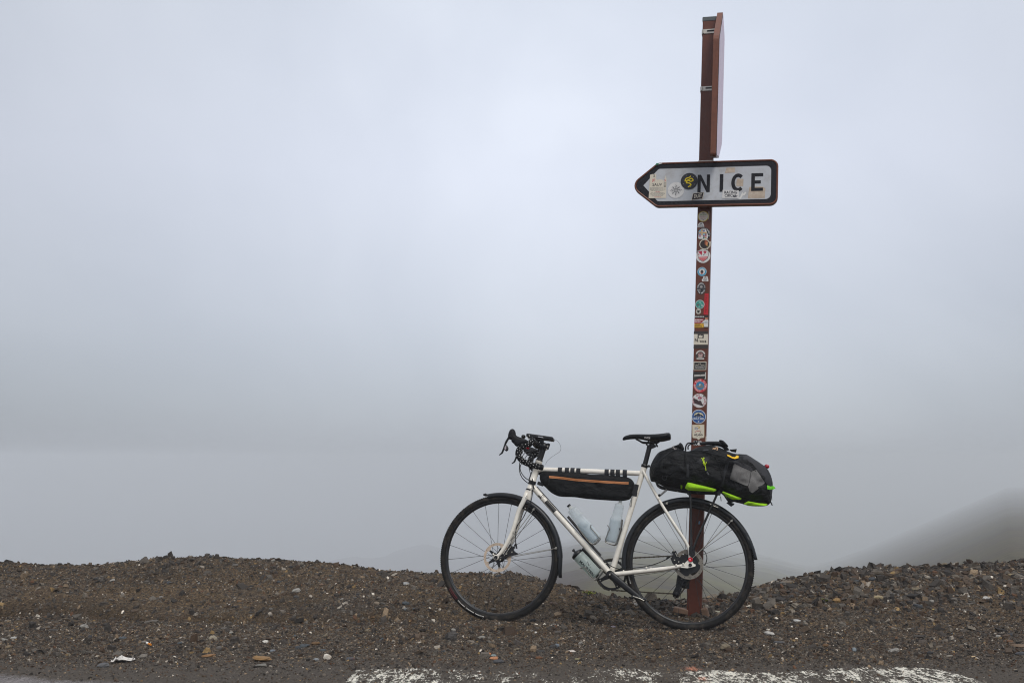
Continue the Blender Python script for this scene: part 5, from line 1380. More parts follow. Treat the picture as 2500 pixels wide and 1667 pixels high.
def front_rotor(rim):
    c = (WF[0], WF[2])
    mb = MB(); mb.ring(c, .0665, .0805, -.0415, -.0398, 0, 64)
    for i in range(5):
        a = math.radians(90 + 36 + i * 72 + 14)
        u, w_ = V((math.cos(a), math.sin(a))), V((-math.sin(a), math.cos(a)))
        p = V(c) + u * .064
        mb.prism([tuple(p + w_ * .013 + u * .004), tuple(p + w_ * .004 - u * .011), tuple(p - w_ * .006 - u * .008), tuple(p - w_ * .015 + u * .003)], -.0418, -.0396, 0)
    ro = mb.build('disc_rotor', rotor_mat, rim)
    mb = MB(); mb.ring(c, .008, .023, -.046, -.036, 0, 28)
    for i in range(5):
        a = math.radians(90 + 36 + i * 72 + 14)
        u, w_ = V((math.cos(a), math.sin(a))), V((-math.sin(a), math.cos(a)))
        mb.prism([tuple(V(c) + u * d_ + w_ * e_) for d_, e_ in ((.016, .013), (.040, .0075), (.058, .006), (.058, -.004), (.040, -.0065), (.016, -.013))], -.0445, -.0385, 0)
    mb.build('rotor_carrier', black_metal, rim)
    for i in range(5):
        a = math.radians(90 + 36 + i * 72 + 14)
        bolts([(c[0] + .0575 * math.cos(a), -.0448, c[1] + .0575 * math.sin(a))], .0034, steel, 'rotor_bolt', rim, .002)
    for i in range(12):
        a = i * math.pi / 6
        mb = MB(); mb.disc((c[0] + .074 * math.cos(a), c[1] + .074 * math.sin(a)), .0016, -.0422, 0, 8); mb.build('rotor_hole', black_metal, rim)
def rear_rotor(rim):
    c = (WR[0], WR[2])
    mb = MB(); mb.ring(c, .062, .0795, -.0435, -.0418, 0, 64); mb.build('disc_rotor', rotor_grey, rim)
    mb = MB(); lob = []
    for k in range(72):
        a = 2 * math.pi * k / 72; lob.append((c[0] + (.058 + .006 * math.cos(4 * a + 1.2)) * math.cos(a), c[1] + (.058 + .006 * math.cos(4 * a + 1.2)) * math.sin(a)))
    mb.prism(lob, -.0455, -.040, 0); mb.build('rotor_fins', black_metal, rim)
    for i in range(4):
        a = math.radians(-90 + i * 90 + 8)
        mb = MB(); u, w_ = V((math.cos(a), math.sin(a))), V((-math.sin(a), math.cos(a))); p = V(c)
        mb.prism([tuple(p + u * .066 + w_ * .014), tuple(p + u * .052 + w_ * .003), tuple(p + u * .052 - w_ * .003), tuple(p + u * .066 - w_ * .014)], -.0465, -.0430, 0)
        mb.build('rotor_arm', rotor_grey, rim)
    mb = MB(); mb.ring(c, .009, .022, -.050, -.0457, 0, 28); mb.build('lock_ring', black_metal, rim)
    for i in range(16):
        a = i * math.pi / 8 + .1
        mb = MB(); mb.box((c[0] + .073 * math.cos(a), -.0437, c[1] + .073 * math.sin(a)), (.0075, .001, .0022), Matrix.Rotation(-a - .6, 3, 'Y'), 0); mb.build('rotor_hole', black_metal, rim)
fw, ft = wheel(WF, 24, .06, 'front wheel with a pale worn disc rotor', front_rotor)
rw, rt = wheel(WR, 28, .02, 'rear wheel with a grey disc rotor and cassette', rear_rotor)
# tyre lettering (pale hot stamp) and red stripe
def tyre_print(c, rim, a0, a1, stripe):
    mb = MB()
    n = 26
    def band(b0, b1, r0, r1, m):
        vs = [(c[0] + r_ * math.cos(b), -(.0186 if r_ < .336 else .0178), c[2] + r_ * math.sin(b)) for b in (b0, b1) for r_ in (r0, r1)]
        mb.add(vs, [[0, 1, 3, 2]], m, False)
    for i in range(n):
        if i in (8, 17): continue
        b = a0 + (a1 - a0) * i / n
        band(b, b + (a1 - a0) / n * random.uniform(.45, .75), .3300, .3352, 0)
    for i in range(8):
        b0 = stripe[0] + (stripe[1] - stripe[0]) * i / 8; b1 = stripe[0] + (stripe[1] - stripe[0]) * (i + 1) / 8
        band(b0, b1, .3255, .3385, 1)
    mb.build('tyre_print', [ink('d9d6cf'), ink('6a2226')], rim)
tyre_print(WF, fw, math.radians(227), math.radians(258), (math.radians(212), math.radians(225)))
tyre_print(WR, rw, math.radians(193), math.radians(200), (math.radians(188), math.radians(191.5)))

# the front wheel is turned a little
TURN = Matrix.Translation(Vector(WF)) @ Matrix.Rotation(math.radians(-5), 4, 'Z') @ Matrix.Translation(-Vector(WF))
fw.matrix_local = TURN
# ---- mudguards
def guard(c, a0, a1, R=.3625, wdt=.0245, drop=.02):
    prof = [(R - drop, -wdt), (R - .008, -wdt * .96), (R, -wdt * .72), (R + .003, -wdt * .3), (R + .003, wdt * .3), (R, wdt * .72), (R - .008, wdt * .96), (R - drop, wdt)]
    prof = prof + [(r_ - .0022, y * .93) for r_, y in prof[::-1]]
    n = len(prof); K = 60
    mb = MB()
    vs = [(c[0] + r_ * math.cos(a), y, c[2] + r_ * math.sin(a)) for a in [a0 + (a1 - a0) * k / K for k in range(K + 1)] for r_, y in prof]
    mb.add(vs, [[k * n + i, k * n + (i + 1) % n, (k + 1) * n + (i + 1) % n, (k + 1) * n + i] for k in range(K) for i in range(n)])
    mb.add(vs[:n], [list(range(n))], 0, False); mb.add(vs[-n:], [list(range(n))[::-1]], 0, False)
    return mb.build('mudguard', guard_mat, bicycle)
def clip(p, parent):
    mb = MB(); mb.box(p, (.013, .008, .010), Matrix.Rotation(.6, 3, 'Y'), 0, .002); mb.ball((p[0] - .004, p[1] - .005, p[2] - .003), .0032); mb.ball((p[0] + .004, p[1] - .005, p[2] + .004), .0032)
    mb.build('stay_clip', steel, parent)
def stay(a, b, parent):
    mb = MB(); mb.tube([a, b], .0019, 6); mb.build('stay', steel, parent)
D_ = math.radians
fg = guard(WF, D_(103), D_(2)); fg.matrix_local = TURN
mb = MB(); mb.box((FH[0] + .362 * math.cos(D_(104)), 0, FH[2] + .362 * math.sin(D_(104))), (.018, .05, .012), Matrix.Rotation(D_(-14), 3, 'Y'), 0, .003); mb.build('end_cap', guard_mat, fg)
def flap(pts, parent, half):
    mb = MB(); n = len(pts)
    vs = []
    for i, (p, h) in enumerate(zip(pts, half)):
        vs += [(p[0] - .012, -h, p[2]), (p[0], -h * .6, p[2]), (p[0] + .003, 0, p[2]), (p[0], h * .6, p[2]), (p[0] - .012, h, p[2])]
    mb.add(vs, [[i * 5 + k, i * 5 + k + 1, i * 5 + 6 + k, i * 5 + 5 + k] for i in range(n - 1) for k in range(4)])
    o = mb.build('mud_flap', guard_mat, parent)
    so = o.modifiers.new('thickness', 'SOLIDIFY'); so.thickness = .003
    return o
flap([(-0.1742, 0, 0.4125), (-0.1677, 0, 0.3663), (-0.1684, 0, 0.3149), (-0.1694, 0, 0.2738), (-0.1673, 0, 0.2525)], fg, [.024, .025, .025, .02, .008])
c1, c2 = (-0.33, -0.026, 0.6217), (-0.1953, -0.026, 0.4109)
clip(c1, fg); clip(c2, fg)
for s in (-1, 1):
    stay((c1[0], s * .024, c1[2]), (FH[0] + .02, s * .055, FH[2] + .01), fg); stay((c2[0], s * .024, c2[2]), (FH[0] + .02, s * .055, FH[2] - .002), fg)
rg = guard(WR, D_(191), D_(16))
flap([(0.8385, 0, 0.53), (0.8615, 0, 0.4855), (0.8765, 0, 0.4437), (0.8871, 0, 0.3992), (0.8901, 0, 0.3872)], rg, [.024, .026, .027, .027, .027])
c3, c4 = (0.7599, -0.026, 0.5904), (0.4104, -0.026, 0.6756)
clip(c3, rg); clip(c4, rg)
for s in (-1, 1): stay((c3[0], s * .024, c3[2]), (RH[0] + .012, s * .074, RH[2] + .032), rg)
mb = MB(); mb.tube([(0.6453, -0.027, 0.6771), (0.6879, -0.027, 0.6592)], .0022, 6); mb.build('guard_seam', steel, rg)

# ---- steerer, stem, handlebar, levers
mb = MB(); top_ = ht + up_ * .104
mb.tube([ht + up_ * .008, top_], .0172, 18)
for i in range(1, 6): mb.lathe([(0, .0168), (.0006, .0176), (.0012, .0168)], ht + up_ * (.012 + .015 * i), up_, 18)
mb.build('headset_spacer', black_metal, bicycle)
CL = V(((-0.334, 0, 0.9949)[0], 0, (-0.334, 0, 0.9949)[2]))
s0 = ht + up_ * .088
mb = MB(); mb.tube([s0 + (s0 - CL).normalized() * .006, s0 + (CL - s0) * .45, CL], [.0205, .0168, .0195], 16)
mb.lathe([(-.020, 0), (-.020, .021), (.020, .021), (.020, 0)], s0, up_, 18)
mb.lathe([(-.021, .0), (-.021, .0215), (.021, .0215), (.021, 0)], CL, (0, 1, 0), 18)
mb.box(s0 + V((.024, 0, 0)), (.016, .02, .036), Matrix.Rotation(.28, 3, 'Y'), 0, .003)
stem = mb.build('stem', black_metal, bicycle)
bolts([(-0.2691, -0.008, 0.9844), (-0.2746, -0.008, 0.9657)], .0048, steel, 'stem_bolt', stem, .005)
def side_path(s):
    Lp = [(CL.x, 0, CL.z), (CL.x, -.06, CL.z), (CL.x - .001, -.12, CL.z + .001), (CL.x - .003, -.165, CL.z + .001)]
    Lp += [(-0.344, -0.195, 0.972), (-0.3627, -0.203, 0.9667), (-0.3831, -0.206, 0.9559), (-0.3984, -0.207, 0.9403), (-0.405, -0.208, 0.919), (-0.3981, -0.209, 0.8957), (-0.3795, -0.21, 0.8761), (-0.3554, -0.211, 0.8637), (-0.3291, -0.212, 0.8543), (-0.2982, -0.213, 0.8473), (-0.2758, -0.213, 0.8418), (-0.2657, -0.213, 0.8396)]
    return [(p[0], p[1] * -s, p[2]) for p in Lp]
full = spline(side_path(1), 6)[::-1]          # y negative = near side
fullR = spline(side_path(-1), 6)[1:]
near = spline(side_path(-1), 6); farp = spline(side_path(1), 6)
path = near[::-1] + farp[1:]
mb = MB(); rad = []
for p in path: rad.append(.0158 if abs(p.y) < .05 else .0165)
mb.tube(path, rad, 14, 0)
# white dots on the tape
acc, row, prev = 0.0, 0, path[0]
for i in range(1, len(path) - 1):
    acc += (path[i] - path[i - 1]).length
    if abs(path[i].y) < .055: continue
    while acc > .0155:
        acc -= .0155; row += 1
        t_ = (path[i + 1] - path[i - 1]).normalized()
        ref = V((0, 1, 0)) if abs(t_.y) < .9 else V((1, 0, 0))
        u = (ref - t_ * ref.dot(t_)).normalized(); w_ = t_.cross(u)
        for k in range(7):
            a = 2 * math.pi * (k + .5 * (row % 2)) / 7
            nrm = u * math.cos(a) + w_ * math.sin(a); tt = nrm.cross(t_)
            ce = path[i] + nrm * .0172
            mb.add([ce + t_ * (.0021 * math.cos(q)) + tt * (.0021 * math.sin(q)) - nrm * .0003 for q in [j * math.pi / 3 for j in range(6)]], [list(range(6))], 1, False)
handlebar = mb.build('handlebar', [tape_mat, dot_white], bicycle)
for s in (-1, 1):
    e_ = path[0] if s < 0 else path[-1]
    mb = MB(); d_ = (path[0] - path[1]).normalized() if s < 0 else (path[-1] - path[-2]).normalized()
    mb.lathe([(0, .0165), (.004, .0150), (.006, .010), (.006, 0)], e_, d_, 14); mb.build('bar_end_plug', black_gloss, handlebar)
hood = [(-0.3535, -0.206, 0.9891), (-0.3704, -0.206, 0.9983), (-0.3944, -0.206, 1.0062), (-0.4137, -0.206, 1.0134), (-0.4215, -0.206, 1.0204), (-0.4239, -0.206, 1.0329), (-0.4296, -0.206, 1.0458), (-0.4378, -0.206, 1.0528), (-0.4462, -0.206, 1.0541), (-0.4567, -0.206, 1.0478), (-0.4633, -0.206, 1.0347), (-0.4667, -0.206, 1.0193), (-0.4667, -0.206, 1.0052), (-0.4611, -0.206, 0.9963), (-0.4473, -0.206, 0.9913), (-0.4458, -0.206, 0.9824), (-0.4334, -0.206, 0.9715), (-0.4191, -0.206, 0.9565), (-0.402, -0.206, 0.9556), (-0.381, -0.206, 0.9641), (-0.3532, -0.206, 0.9797)]
blade = [(-0.4587, -0.206, 1.01), (-0.4677, -0.206, 0.9957), (-0.4788, -0.206, 0.9744), (-0.4855, -0.206, 0.9531), (-0.4914, -0.206, 0.9343), (-0.4979, -0.206, 0.9189), (-0.5071, -0.206, 0.9106), (-0.5136, -0.206, 0.9058)]
paddle = [(-0.4795, -0.206, 0.9638), (-0.4686, -0.206, 0.9593), (-0.4605, -0.206, 0.9453), (-0.4617, -0.206, 0.9336), (-0.4702, -0.206, 0.9264), (-0.4806, -0.206, 0.9321), (-0.4859, -0.206, 0.9437)]
pad_in = [(-0.4774, -0.206, 0.958), (-0.4726, -0.206, 0.9522), (-0.4721, -0.206, 0.9393), (-0.4771, -0.206, 0.9333), (-0.4827, -0.206, 0.9414)]
for s in (-1, 1):
    yc = s * .206
    mb = MB(); Pillow(spline(xz(hood), 3, True), .0185, .017, yc).solid(mb, .006)
    lev = mb.build('brake_lever', hood_rubber, bicycle)
    mb = MB(); mb.tube([(p[0], yc - .002 * s, p[2]) for p in spline(blade, 4)], [.0062] * 9 + [.0052] * 12 + [.0046, .0042, .0038, .0034, .0032, .003, .0026, .002], 10, flat=1.5, up=(0, 1, 0)); mb.build('lever_blade', black_gloss, lev)
    mb = MB(); Pillow(spline(xz(paddle), 3, True), .005, .005, yc + .006 * s).solid(mb, .004); mb.build('shift_paddle', black_gloss, lev)
    mb = MB(); mb.prism(xz(pad_in), yc + s * .0105, yc + s * .0118); mb.build('paddle_plate', pmat('paddle_plate', 'b9aeb2', .4, .3) if s < 0 else black_gloss, lev)
    mb = MB(); q = (-0.4535, -0.206, 1.0096); mb.lathe([(0, .003), (.002, .003), (.002, 0)], (q[0], yc + s * .0165, q[2]), (0, s, 0), 10); mb.build('lever_pin', black_gloss, lev)
# bar accessories under the tops: red and black clamp, bell
mb = MB(); q = (-0.3686, -0.12, 0.9606); mb.box((q[0], q[1], q[2]), (.022, .02, .014), Matrix.Rotation(.5, 3, 'Y'), 0, .003); q = (-0.3518, -0.1, 1.0077); mb.box(q, (.02, .016, .008), None, 0, .002); mb.build('device_clamp', red_ano, handlebar)
mb = MB(); q = (-0.3597, -0.02, 0.9079); mb.ball(q, .0105, 0, (1, 1, 1.15)); mb.tube([(-0.3569, -0.02, 0.932), (-0.3505, -0.02, 0.9249), (-0.3531, -0.02, 0.8936)], .0058, 8); mb.build('bell', black_gloss, handlebar)
mb = MB(); q = (-0.4411, 0.12, 0.9669); mb.ball(q, .011, 0, (.6, .8, 1.3)); mb.build('thumb_shifter', black_gloss, handlebar)

# ---- cables and hoses
def cable(pts, r=.0024, mat=None, n=6):
    mb = MB(); mb.tube(spline(pts, n), r, 8); mb.build('cable', mat or black_gloss, bicycle)
cable([(-0.3949, -0.19, 0.8818), (-0.401, -0.17, 0.8607), (-0.4093, -0.12, 0.8381), (-0.4109, -0.08, 0.8165), (-0.4014, -0.045, 0.7944), (-0.3801, -0.02, 0.7755), (-0.364, 0, 0.7664)])
cable([(-0.386, -0.19, 0.8656), (-0.4004, -0.15, 0.8513), (-0.406, -0.11, 0.8346), (-0.4004, -0.07, 0.8155), (-0.3846, -0.045, 0.7971), (-0.3672, -0.03, 0.7859), (-0.3486, -0.022, 0.7693), (dt0 + ax * .03 + V((0, -.018, .0)))[:]])
cable([(-0.3838, -0.19, 0.903), (-0.3843, -0.12, 0.9283), (-0.3742, -0.06, 0.9486), (-0.3633, 0, 0.9586), (-0.3537, 0.05, 0.9531)])
cable([(-0.3709, -0.18, 0.8927), (-0.374, -0.1, 0.918), (-0.3741, -0.02, 0.9389), (-0.373, 0.08, 0.9493)])
cable([(-0.4055, 0.19, 0.883), (-0.3897, 0.12, 0.8557), (-0.3686, 0.04, 0.8231), (-0.3478, -0.024, 0.7905), (-0.3417, -0.034, 0.7635), (-0.3417, -0.036, 0.735), (-0.3479, -0.05, 0.671), (-0.3645, -0.055, 0.6281), (-0.3915, -0.058, 0.5695), (-0.4194, -0.06, 0.5321), (-0.427, -0.062, 0.5005), (-0.4269, -0.06, 0.4487), (-0.4257, -0.055, 0.423)])
mb = MB(); mb.tube([(-0.3559, 0.06, 0.8642), (-0.3669, 0.05, 0.8339), (-0.3759, 0.03, 0.7954)], .0055, 8); mb.build('cable', black_gloss, bicycle)
top_side = lambda s, o=.019: tuple(dt0 + ax * s - sd * (-o if sd.z > 0 else o) + V((0, -.006, 0)))
cable([top_side(.03), top_side(.10), top_side(.2), top_side(.28), (0.0543, -0.014, 0.3678), (0.0774, -0.016, 0.3465), (0.1085, -0.026, 0.3254), (0.143, -0.036, 0.3144), (0.1774, -0.045, 0.3114), (0.2317, -0.05, 0.3197), (0.2857, -0.055, 0.3279), (0.3394, -0.058, 0.3419), (0.3822, -0.058, 0.3592), (0.4142, -0.056, 0.3752)])
cable([(0.5971, 0.02, 0.435), (0.617, 0, 0.4193), (0.626, -0.01, 0.3903), (0.6222, 0, 0.3659), (0.6134, 0.02, 0.3492)], .0024)

# ---- saddle and seatpost
mb = MB()
stn = [((0.1599, 0, 1.0333), (0.16, 0, 1.0298), 0.01), ((0.1625, 0, 1.0405), (0.1627, 0, 1.029), 0.017), ((0.17, 0, 1.0481), (0.1703, 0, 1.0299), 0.021), ((0.1811, 0, 1.0539), (0.1813, 0, 1.0326), 0.0225), ((0.2015, 0, 1.0597), (0.2018, 0, 1.0362), 0.024), ((0.2236, 0, 1.0618), (0.2239, 0, 1.0378), 0.0255), ((0.2473, 0, 1.0622), (0.2475, 0, 1.0389), 0.029), ((0.2709, 0, 1.0619), (0.2711, 0, 1.0356), 0.036), ((0.2945, 0, 1.0609), (0.2947, 0, 1.032), 0.046), ((0.318, 0, 1.0601), (0.3182, 0, 1.0283), 0.057), ((0.3416, 0, 1.0604), (0.3417, 0, 1.0272), 0.066), ((0.365, 0, 1.0619), (0.3651, 0, 1.0285), 0.07), ((0.3885, 0, 1.0647), (0.3885, 0, 1.0309), 0.071), ((0.4072, 0, 1.068), (0.4072, 0, 1.0351), 0.068), ((0.4197, 0, 1.0697), (0.4197, 0, 1.0372), 0.06), ((0.4275, 0, 1.0679), (0.4275, 0, 1.0376), 0.046), ((0.4315, 0, 1.0608), (0.4315, 0, 1.0418), 0.025)]
rows = []
for T_, B_, hw in stn:
    h_ = T_[2] - B_[2]; xx = T_[0]
    prof = [(-hw * .80, B_[2] + .0), (-hw * .96, B_[2] + h_ * .22), (-hw, B_[2] + h_ * .5), (-hw * .92, B_[2] + h_ * .78), (-hw * .68, B_[2] + h_ * .95), (-hw * .3, T_[2]), (0, T_[2] - min(.003, h_ * .1)), (hw * .3, T_[2]), (hw * .68, B_[2] + h_ * .95), (hw * .92, B_[2] + h_ * .78), (hw, B_[2] + h_ * .5), (hw * .96, B_[2] + h_ * .22), (hw * .80, B_[2]), (0, B_[2] + h_ * .55)]
    rows.append([(xx, y, z) for y, z in prof])
n = len(rows[0])
mb.add([p for r_ in rows for p in r_], [[i * n + k, i * n + (k + 1) % n, (i + 1) * n + (k + 1) % n, (i + 1) * n + k] for i in range(len(rows) - 1) for k in range(n)])
mb.add(rows[0], [list(range(n))[::-1]], 0, True); mb.add(rows[-1], [list(range(n))], 0, True)
saddle = mb.build('saddle', saddle_mat, bicycle)
mb = MB(); q = (0.3002, -0.04, 1.035); mb.text('WTB', (q[0], q[2]), .0135, 0, 0, .03, shear=.2, rot=-.16, sx=1.15, fn=lambda x_, z_: (x_, -(.031 + (x_ - (0.2711, 0, 1.0404)[0]) * .62 + .003 + .01 * .4), z_)); mb.build('saddle_logo', ink('cfcac6'), saddle)
for s in (-1, 1):
    mb = MB(); mb.tube(spline([(*(0.2333, 0, 1.0375)[:1], s * .012, (0.2333, 0, 1.0375)[2]), (*(0.2554, 0, 1.0258)[:1], s * .018, (0.2554, 0, 1.0258)[2]), (*(0.2744, 0, 1.0161)[:1], s * .021, (0.2744, 0, 1.0161)[2]), (*(0.2995, 0, 1.0149)[:1], s * .022, (0.2995, 0, 1.0149)[2]), (*(0.3339, 0, 1.015)[:1], s * .022, (0.3339, 0, 1.015)[2]), (*(0.3527, 0, 1.0161)[:1], s * .024, (0.3527, 0, 1.0161)[2]), (*(0.3683, 0, 1.029)[:1], s * .034, (0.3683, 0, 1.029)[2])], 4), .0038, 8)
    mb.build('saddle_rail', black_metal, saddle)
mb = MB(); sp0 = st1 + sdv * .01; sp1 = V((0.3125, 0, 0.9933))
mb.tube([sp0, sp1], .0138, 18)
mb.tube([sp1 - sdv * .012, sp1 + sdv * .006], [.0145, .0155], 18)
post2 = mb.build('seatpost', black_metal, bicycle)
mb = MB(); mb.box(V((0.3262, 0, 1.0023)), (.030, .036, .012), Matrix.Rotation(.12, 3, 'Y'), 0, .003); mb.box(V((0.3245, 0, 1.0157)), (.024, .05, .010), None, 0, .003)
mb.tube([(0.2964, 0, 1.0066), (0.3088, 0, 1.0274)], .004, 8); mb.tube([(0.3567, 0, 0.9964), (0.3401, 0, 1.0278)], .004, 8); mb.box(V((0.3551, 0, 0.9971)), (.010, .014, .010), None, 0, .002); mb.box(V((0.2964, 0, 1.0058)), (.010, .014, .010), None, 0, .002)
mb.prism(xz([(0.2996, 0, 0.9987), (0.3246, 0, 1.0086), (0.3496, 0, 1.001), (0.3465, 0, 0.9915), (0.3263, 0, 0.9832), (0.2996, 0, 0.9892)]), -.013, .013, 0)
mb.build('seat_clamp', black_metal, post2)

# ---- drivetrain
cx, cz = BB[0], BB[2]
mb = MB(); T = 42; o1 = []
for k in range(T):
    a = 2 * math.pi * k / T; s_ = 2 * math.pi / T
    for f_, r_ in ((.0, .0830), (.28, .0830), (.42, .0880), (.58, .0880), (.72, .0830)):
        o1.append((cx + r_ * math.cos(a + f_ * s_), cz + r_ * math.sin(a + f_ * s_)))
m_ = len(o1)
vs = [(x_, y, z_) for y in (.043, .047) for x_, z_ in o1] + [(cx + .0715 * math.cos(2 * math.pi * k / m_), y, cz + .0715 * math.sin(2 * math.pi * k / m_)) for y in (.043, .047) for k in range(m_)]
fs = []
for k in range(m_):
    j = (k + 1) % m_
    fs += [[k, j, m_ + j, m_ + k], [2 * m_ + k, 3 * m_ + k, 3 * m_ + j, 2 * m_ + j], [k, 2 * m_ + k, 2 * m_ + j, j], [m_ + k, m_ + j, 3 * m_ + j, 3 * m_ + k]]
mb.add(vs, fs, 0, False)
crankset = mb.build('crankset', black_metal, bicycle)
mb = MB(); mb.ring((cx, cz), .010, .026, .040, .050, 0, 28)
for i in range(4):
    a = math.radians(i * 90 + 28); u, w_ = V((math.cos(a), math.sin(a))), V((-math.sin(a), math.cos(a))); p = V((cx, cz))
    mb.prism([tuple(p + u * .02 + w_ * .014), tuple(p + u * .055 + w_ * .009), tuple(p + u * .076 + w_ * .011), tuple(p + u * .076 - w_ * .011), tuple(p + u * .055 - w_ * .009), tuple(p + u * .02 - w_ * .014)], .041, .049, 0)
mb.build('chainring_spider', black_metal, crankset)
for i in range(4):
    a = math.radians(i * 90 + 28); bolts([(cx + .070 * math.cos(a), .0405, cz + .070 * math.sin(a))], .004, steel, 'chainring_bolt', crankset, .002)
pe = (0.2622, -0.075, 0.1634); c0 = V((cx, -.062, cz)); p9 = V((pe[0], -.075, pe[2])); dv = (p9 - c0); dn = dv.normalized(); nn = V((-dn.z, 0, dn.x))
def arm(c_, p_, y0, y1, nm):
    d_ = (V(p_) - V(c_)); d_.y = 0; e_ = d_.normalized(); n_ = V((-e_.z, 0, e_.x)); P = []
    a0 = math.atan2(e_.z, e_.x)
    for i in range(9): a = a0 + math.pi / 2 + math.pi * i / 8; P.append((c_[0] + .0215 * math.cos(a), c_[2] + .0215 * math.sin(a)))
    for i in range(7): a = a0 - math.pi / 2 + math.pi * i / 6; P.append((p_[0] + .0125 * math.cos(a), p_[2] + .0125 * math.sin(a)))
    mb = MB(); mb.prism(P, y0, y1, 0)
    # rounded front face
    ce = [(c_[0] * (1 - t_) + p_[0] * t_, c_[2] * (1 - t_) + p_[2] * t_) for t_ in (0, 1)]
    mb.tube([(ce[0][0], y0, ce[0][1]), (ce[1][0], y0, ce[1][1])], [.0195, .0115], 12, flat=.28, up=(0, 1, 0))
    return mb.build(nm, black_gloss, crankset)
arm((cx, 0, cz), pe, -.072, -.058, 'crank_arm')
far_pe = (2 * cx - pe[0], 0, 2 * cz - pe[2])
arm((cx, 0, cz), far_pe, .058, .072, 'crank_arm')
bolts([(cx, -.078, cz)], .0105, black_metal, 'crank_bolt', crankset, .003); bolts([(cx, -.0785, cz)], .0045, steel, 'crank_bolt', crankset, .003)
for (px_, pz_), s in (((pe[0], pe[2]), -1), ((far_pe[0], far_pe[2]), 1)):
    mb = MB(); y0 = s * .115
    R = Matrix.Rotation(.22, 3, 'Y')
    mb.box((px_ + .002, y0, pz_ - .002), (.074, .056, .013), R, 0, .004); mb.box((px_ - .03, y0, pz_ + .004), (.014, .062, .020), R, 0, .004); mb.box((px_ + .034, y0, pz_ - .01), (.014, .062, .018), R, 0, .004)
    mb.tube([(px_, s * .07, pz_), (px_, s * .142, pz_)], .0075, 10)
    mb.tube([(px_ - .028, y0 - .034, pz_ + .008), (px_ + .006, y0 - .036, pz_ - .001), (px_ + .032, y0 - .034, pz_ - .012)], .0026, 6, 1)
    mb.build('pedal', [black_gloss, steel], crankset)
# cassette
mb = MB()
for i, r_ in enumerate((.0655, .058, .052, .047, .042, .038, .034, .030, .027, .024, .021)):
    y_ = .018 + i * .0026; o = []
    tn = int(r_ * 2 * math.pi / .0127)
    for k in range(tn):
        for f_, q_ in ((.1, -.002), (.35, .002), (.6, .002), (.85, -.002)):
            a = 2 * math.pi * (k + f_) / tn; o.append((RH[0] + (r_ + q_) * math.cos(a), RH[2] + (r_ + q_) * math.sin(a)))
    mb.prism(o, y_, y_ + .0016, 0)
mb.build('cassette', chain_mat, bicycle)
# derailleur
mb = MB()
dA, dB = (0.4931, 0.06, 0.3095), (0.4822, 0.06, 0.2557)
mb.prism(xz([(0.4714, 0.06, 0.314), (0.5147, 0.06, 0.321), (0.5335, 0.06, 0.2736), (0.5306, 0.06, 0.2204), (0.4983, 0.06, 0.2218), (0.4714, 0.06, 0.25), (0.4649, 0.06, 0.2817)]), .050, .075, 0)
mb.tube([(0.4769, 0.06, 0.3142), (0.4687, 0.06, 0.2712), (0.4632, 0.06, 0.2284)], .006, 8); mb.prism(xz([(0.4688, 0.05, 0.2498), (0.5011, 0.05, 0.2458), (0.4822, 0.05, 0.1974), (0.4714, 0.05, 0.1679), (0.4418, 0.05, 0.1746), (0.4445, 0.05, 0.2038)]), .042, .047, 0)
der = mb.build('derailleur', black_metal, bicycle)
for p in ((0.5011, 0.044, 0.2405), (0.4597, 0.044, 0.1912)):
    mb = MB(); mb.lathe([(-.004, 0), (-.004, .0185), (.004, .0185), (.004, 0)], (p[0], .040, p[2]), (0, 1, 0), 16); mb.build('jockey_wheel', black_gloss, der)
bolts([(0.4904, 0.048, 0.2735)], .004, steel, 'derailleur_bolt', der); bolts([(0.4877, 0.04, 0.2241)], .003, steel, 'derailleur_bolt', der)
# chain
mb = MB()
pts = []
j1_, j2_ = (0.5011, 0.044, 0.2405), (0.4597, 0.044, 0.1912)
ra = .085; rc = .052
up_a = math.atan2(RH[2] + rc - (cz + ra), RH[0] - cx) + math.pi / 2
for i in range(14): a = D_(262) - (D_(262) - up_a) * i / 13; pts.append((cx + ra * math.cos(a), .045, cz + ra * math.sin(a)))
for i in range(8): a = up_a - (up_a + D_(70)) * i / 7; pts.append((RH[0] + rc * math.cos(a), .030, RH[2] + rc * math.sin(a)))
pts += [(j1_[0] + .018, .038, j1_[2] + .004), (j1_[0] + .004, .040, j1_[2] - .018), (j2_[0] + .012, .040, j2_[2] - .014), (j2_[0] - .006, .040, j2_[2] - .018), (j2_[0] - .018, .041, j2_[2])]
pts.append(pts[0])
acc = 0.0; kk = 0
for i in range(len(pts) - 1):
    a, b = V(pts[i]), V(pts[i + 1]); Ls = (b - a).length; e_ = (b - a).normalized(); s_ = -acc
    while s_ + .0127 <= Ls or s_ <= 0:
        s_ += .0127
        if s_ > Ls: break
        p = a + e_ * (s_ - .0063); kk += 1
        R = Matrix((e_, V((0, 1, 0)), e_.cross(V((0, 1, 0))))).transposed()
        if kk % 2: mb.box(p, (.0145, .0075, .0085), R, 0, .0025)
        else: mb.box(p, (.0110, .0040, .0070), R, 0, .0)
        mb.tube([p - e_ * .0063 + V((0, -.0042, 0)), p - e_ * .0063 + V((0, .0042, 0))], .0036, 6)
    acc = (Ls - s_) if s_ <= Ls else .0
mb.build('chain', chain_mat, bicycle)
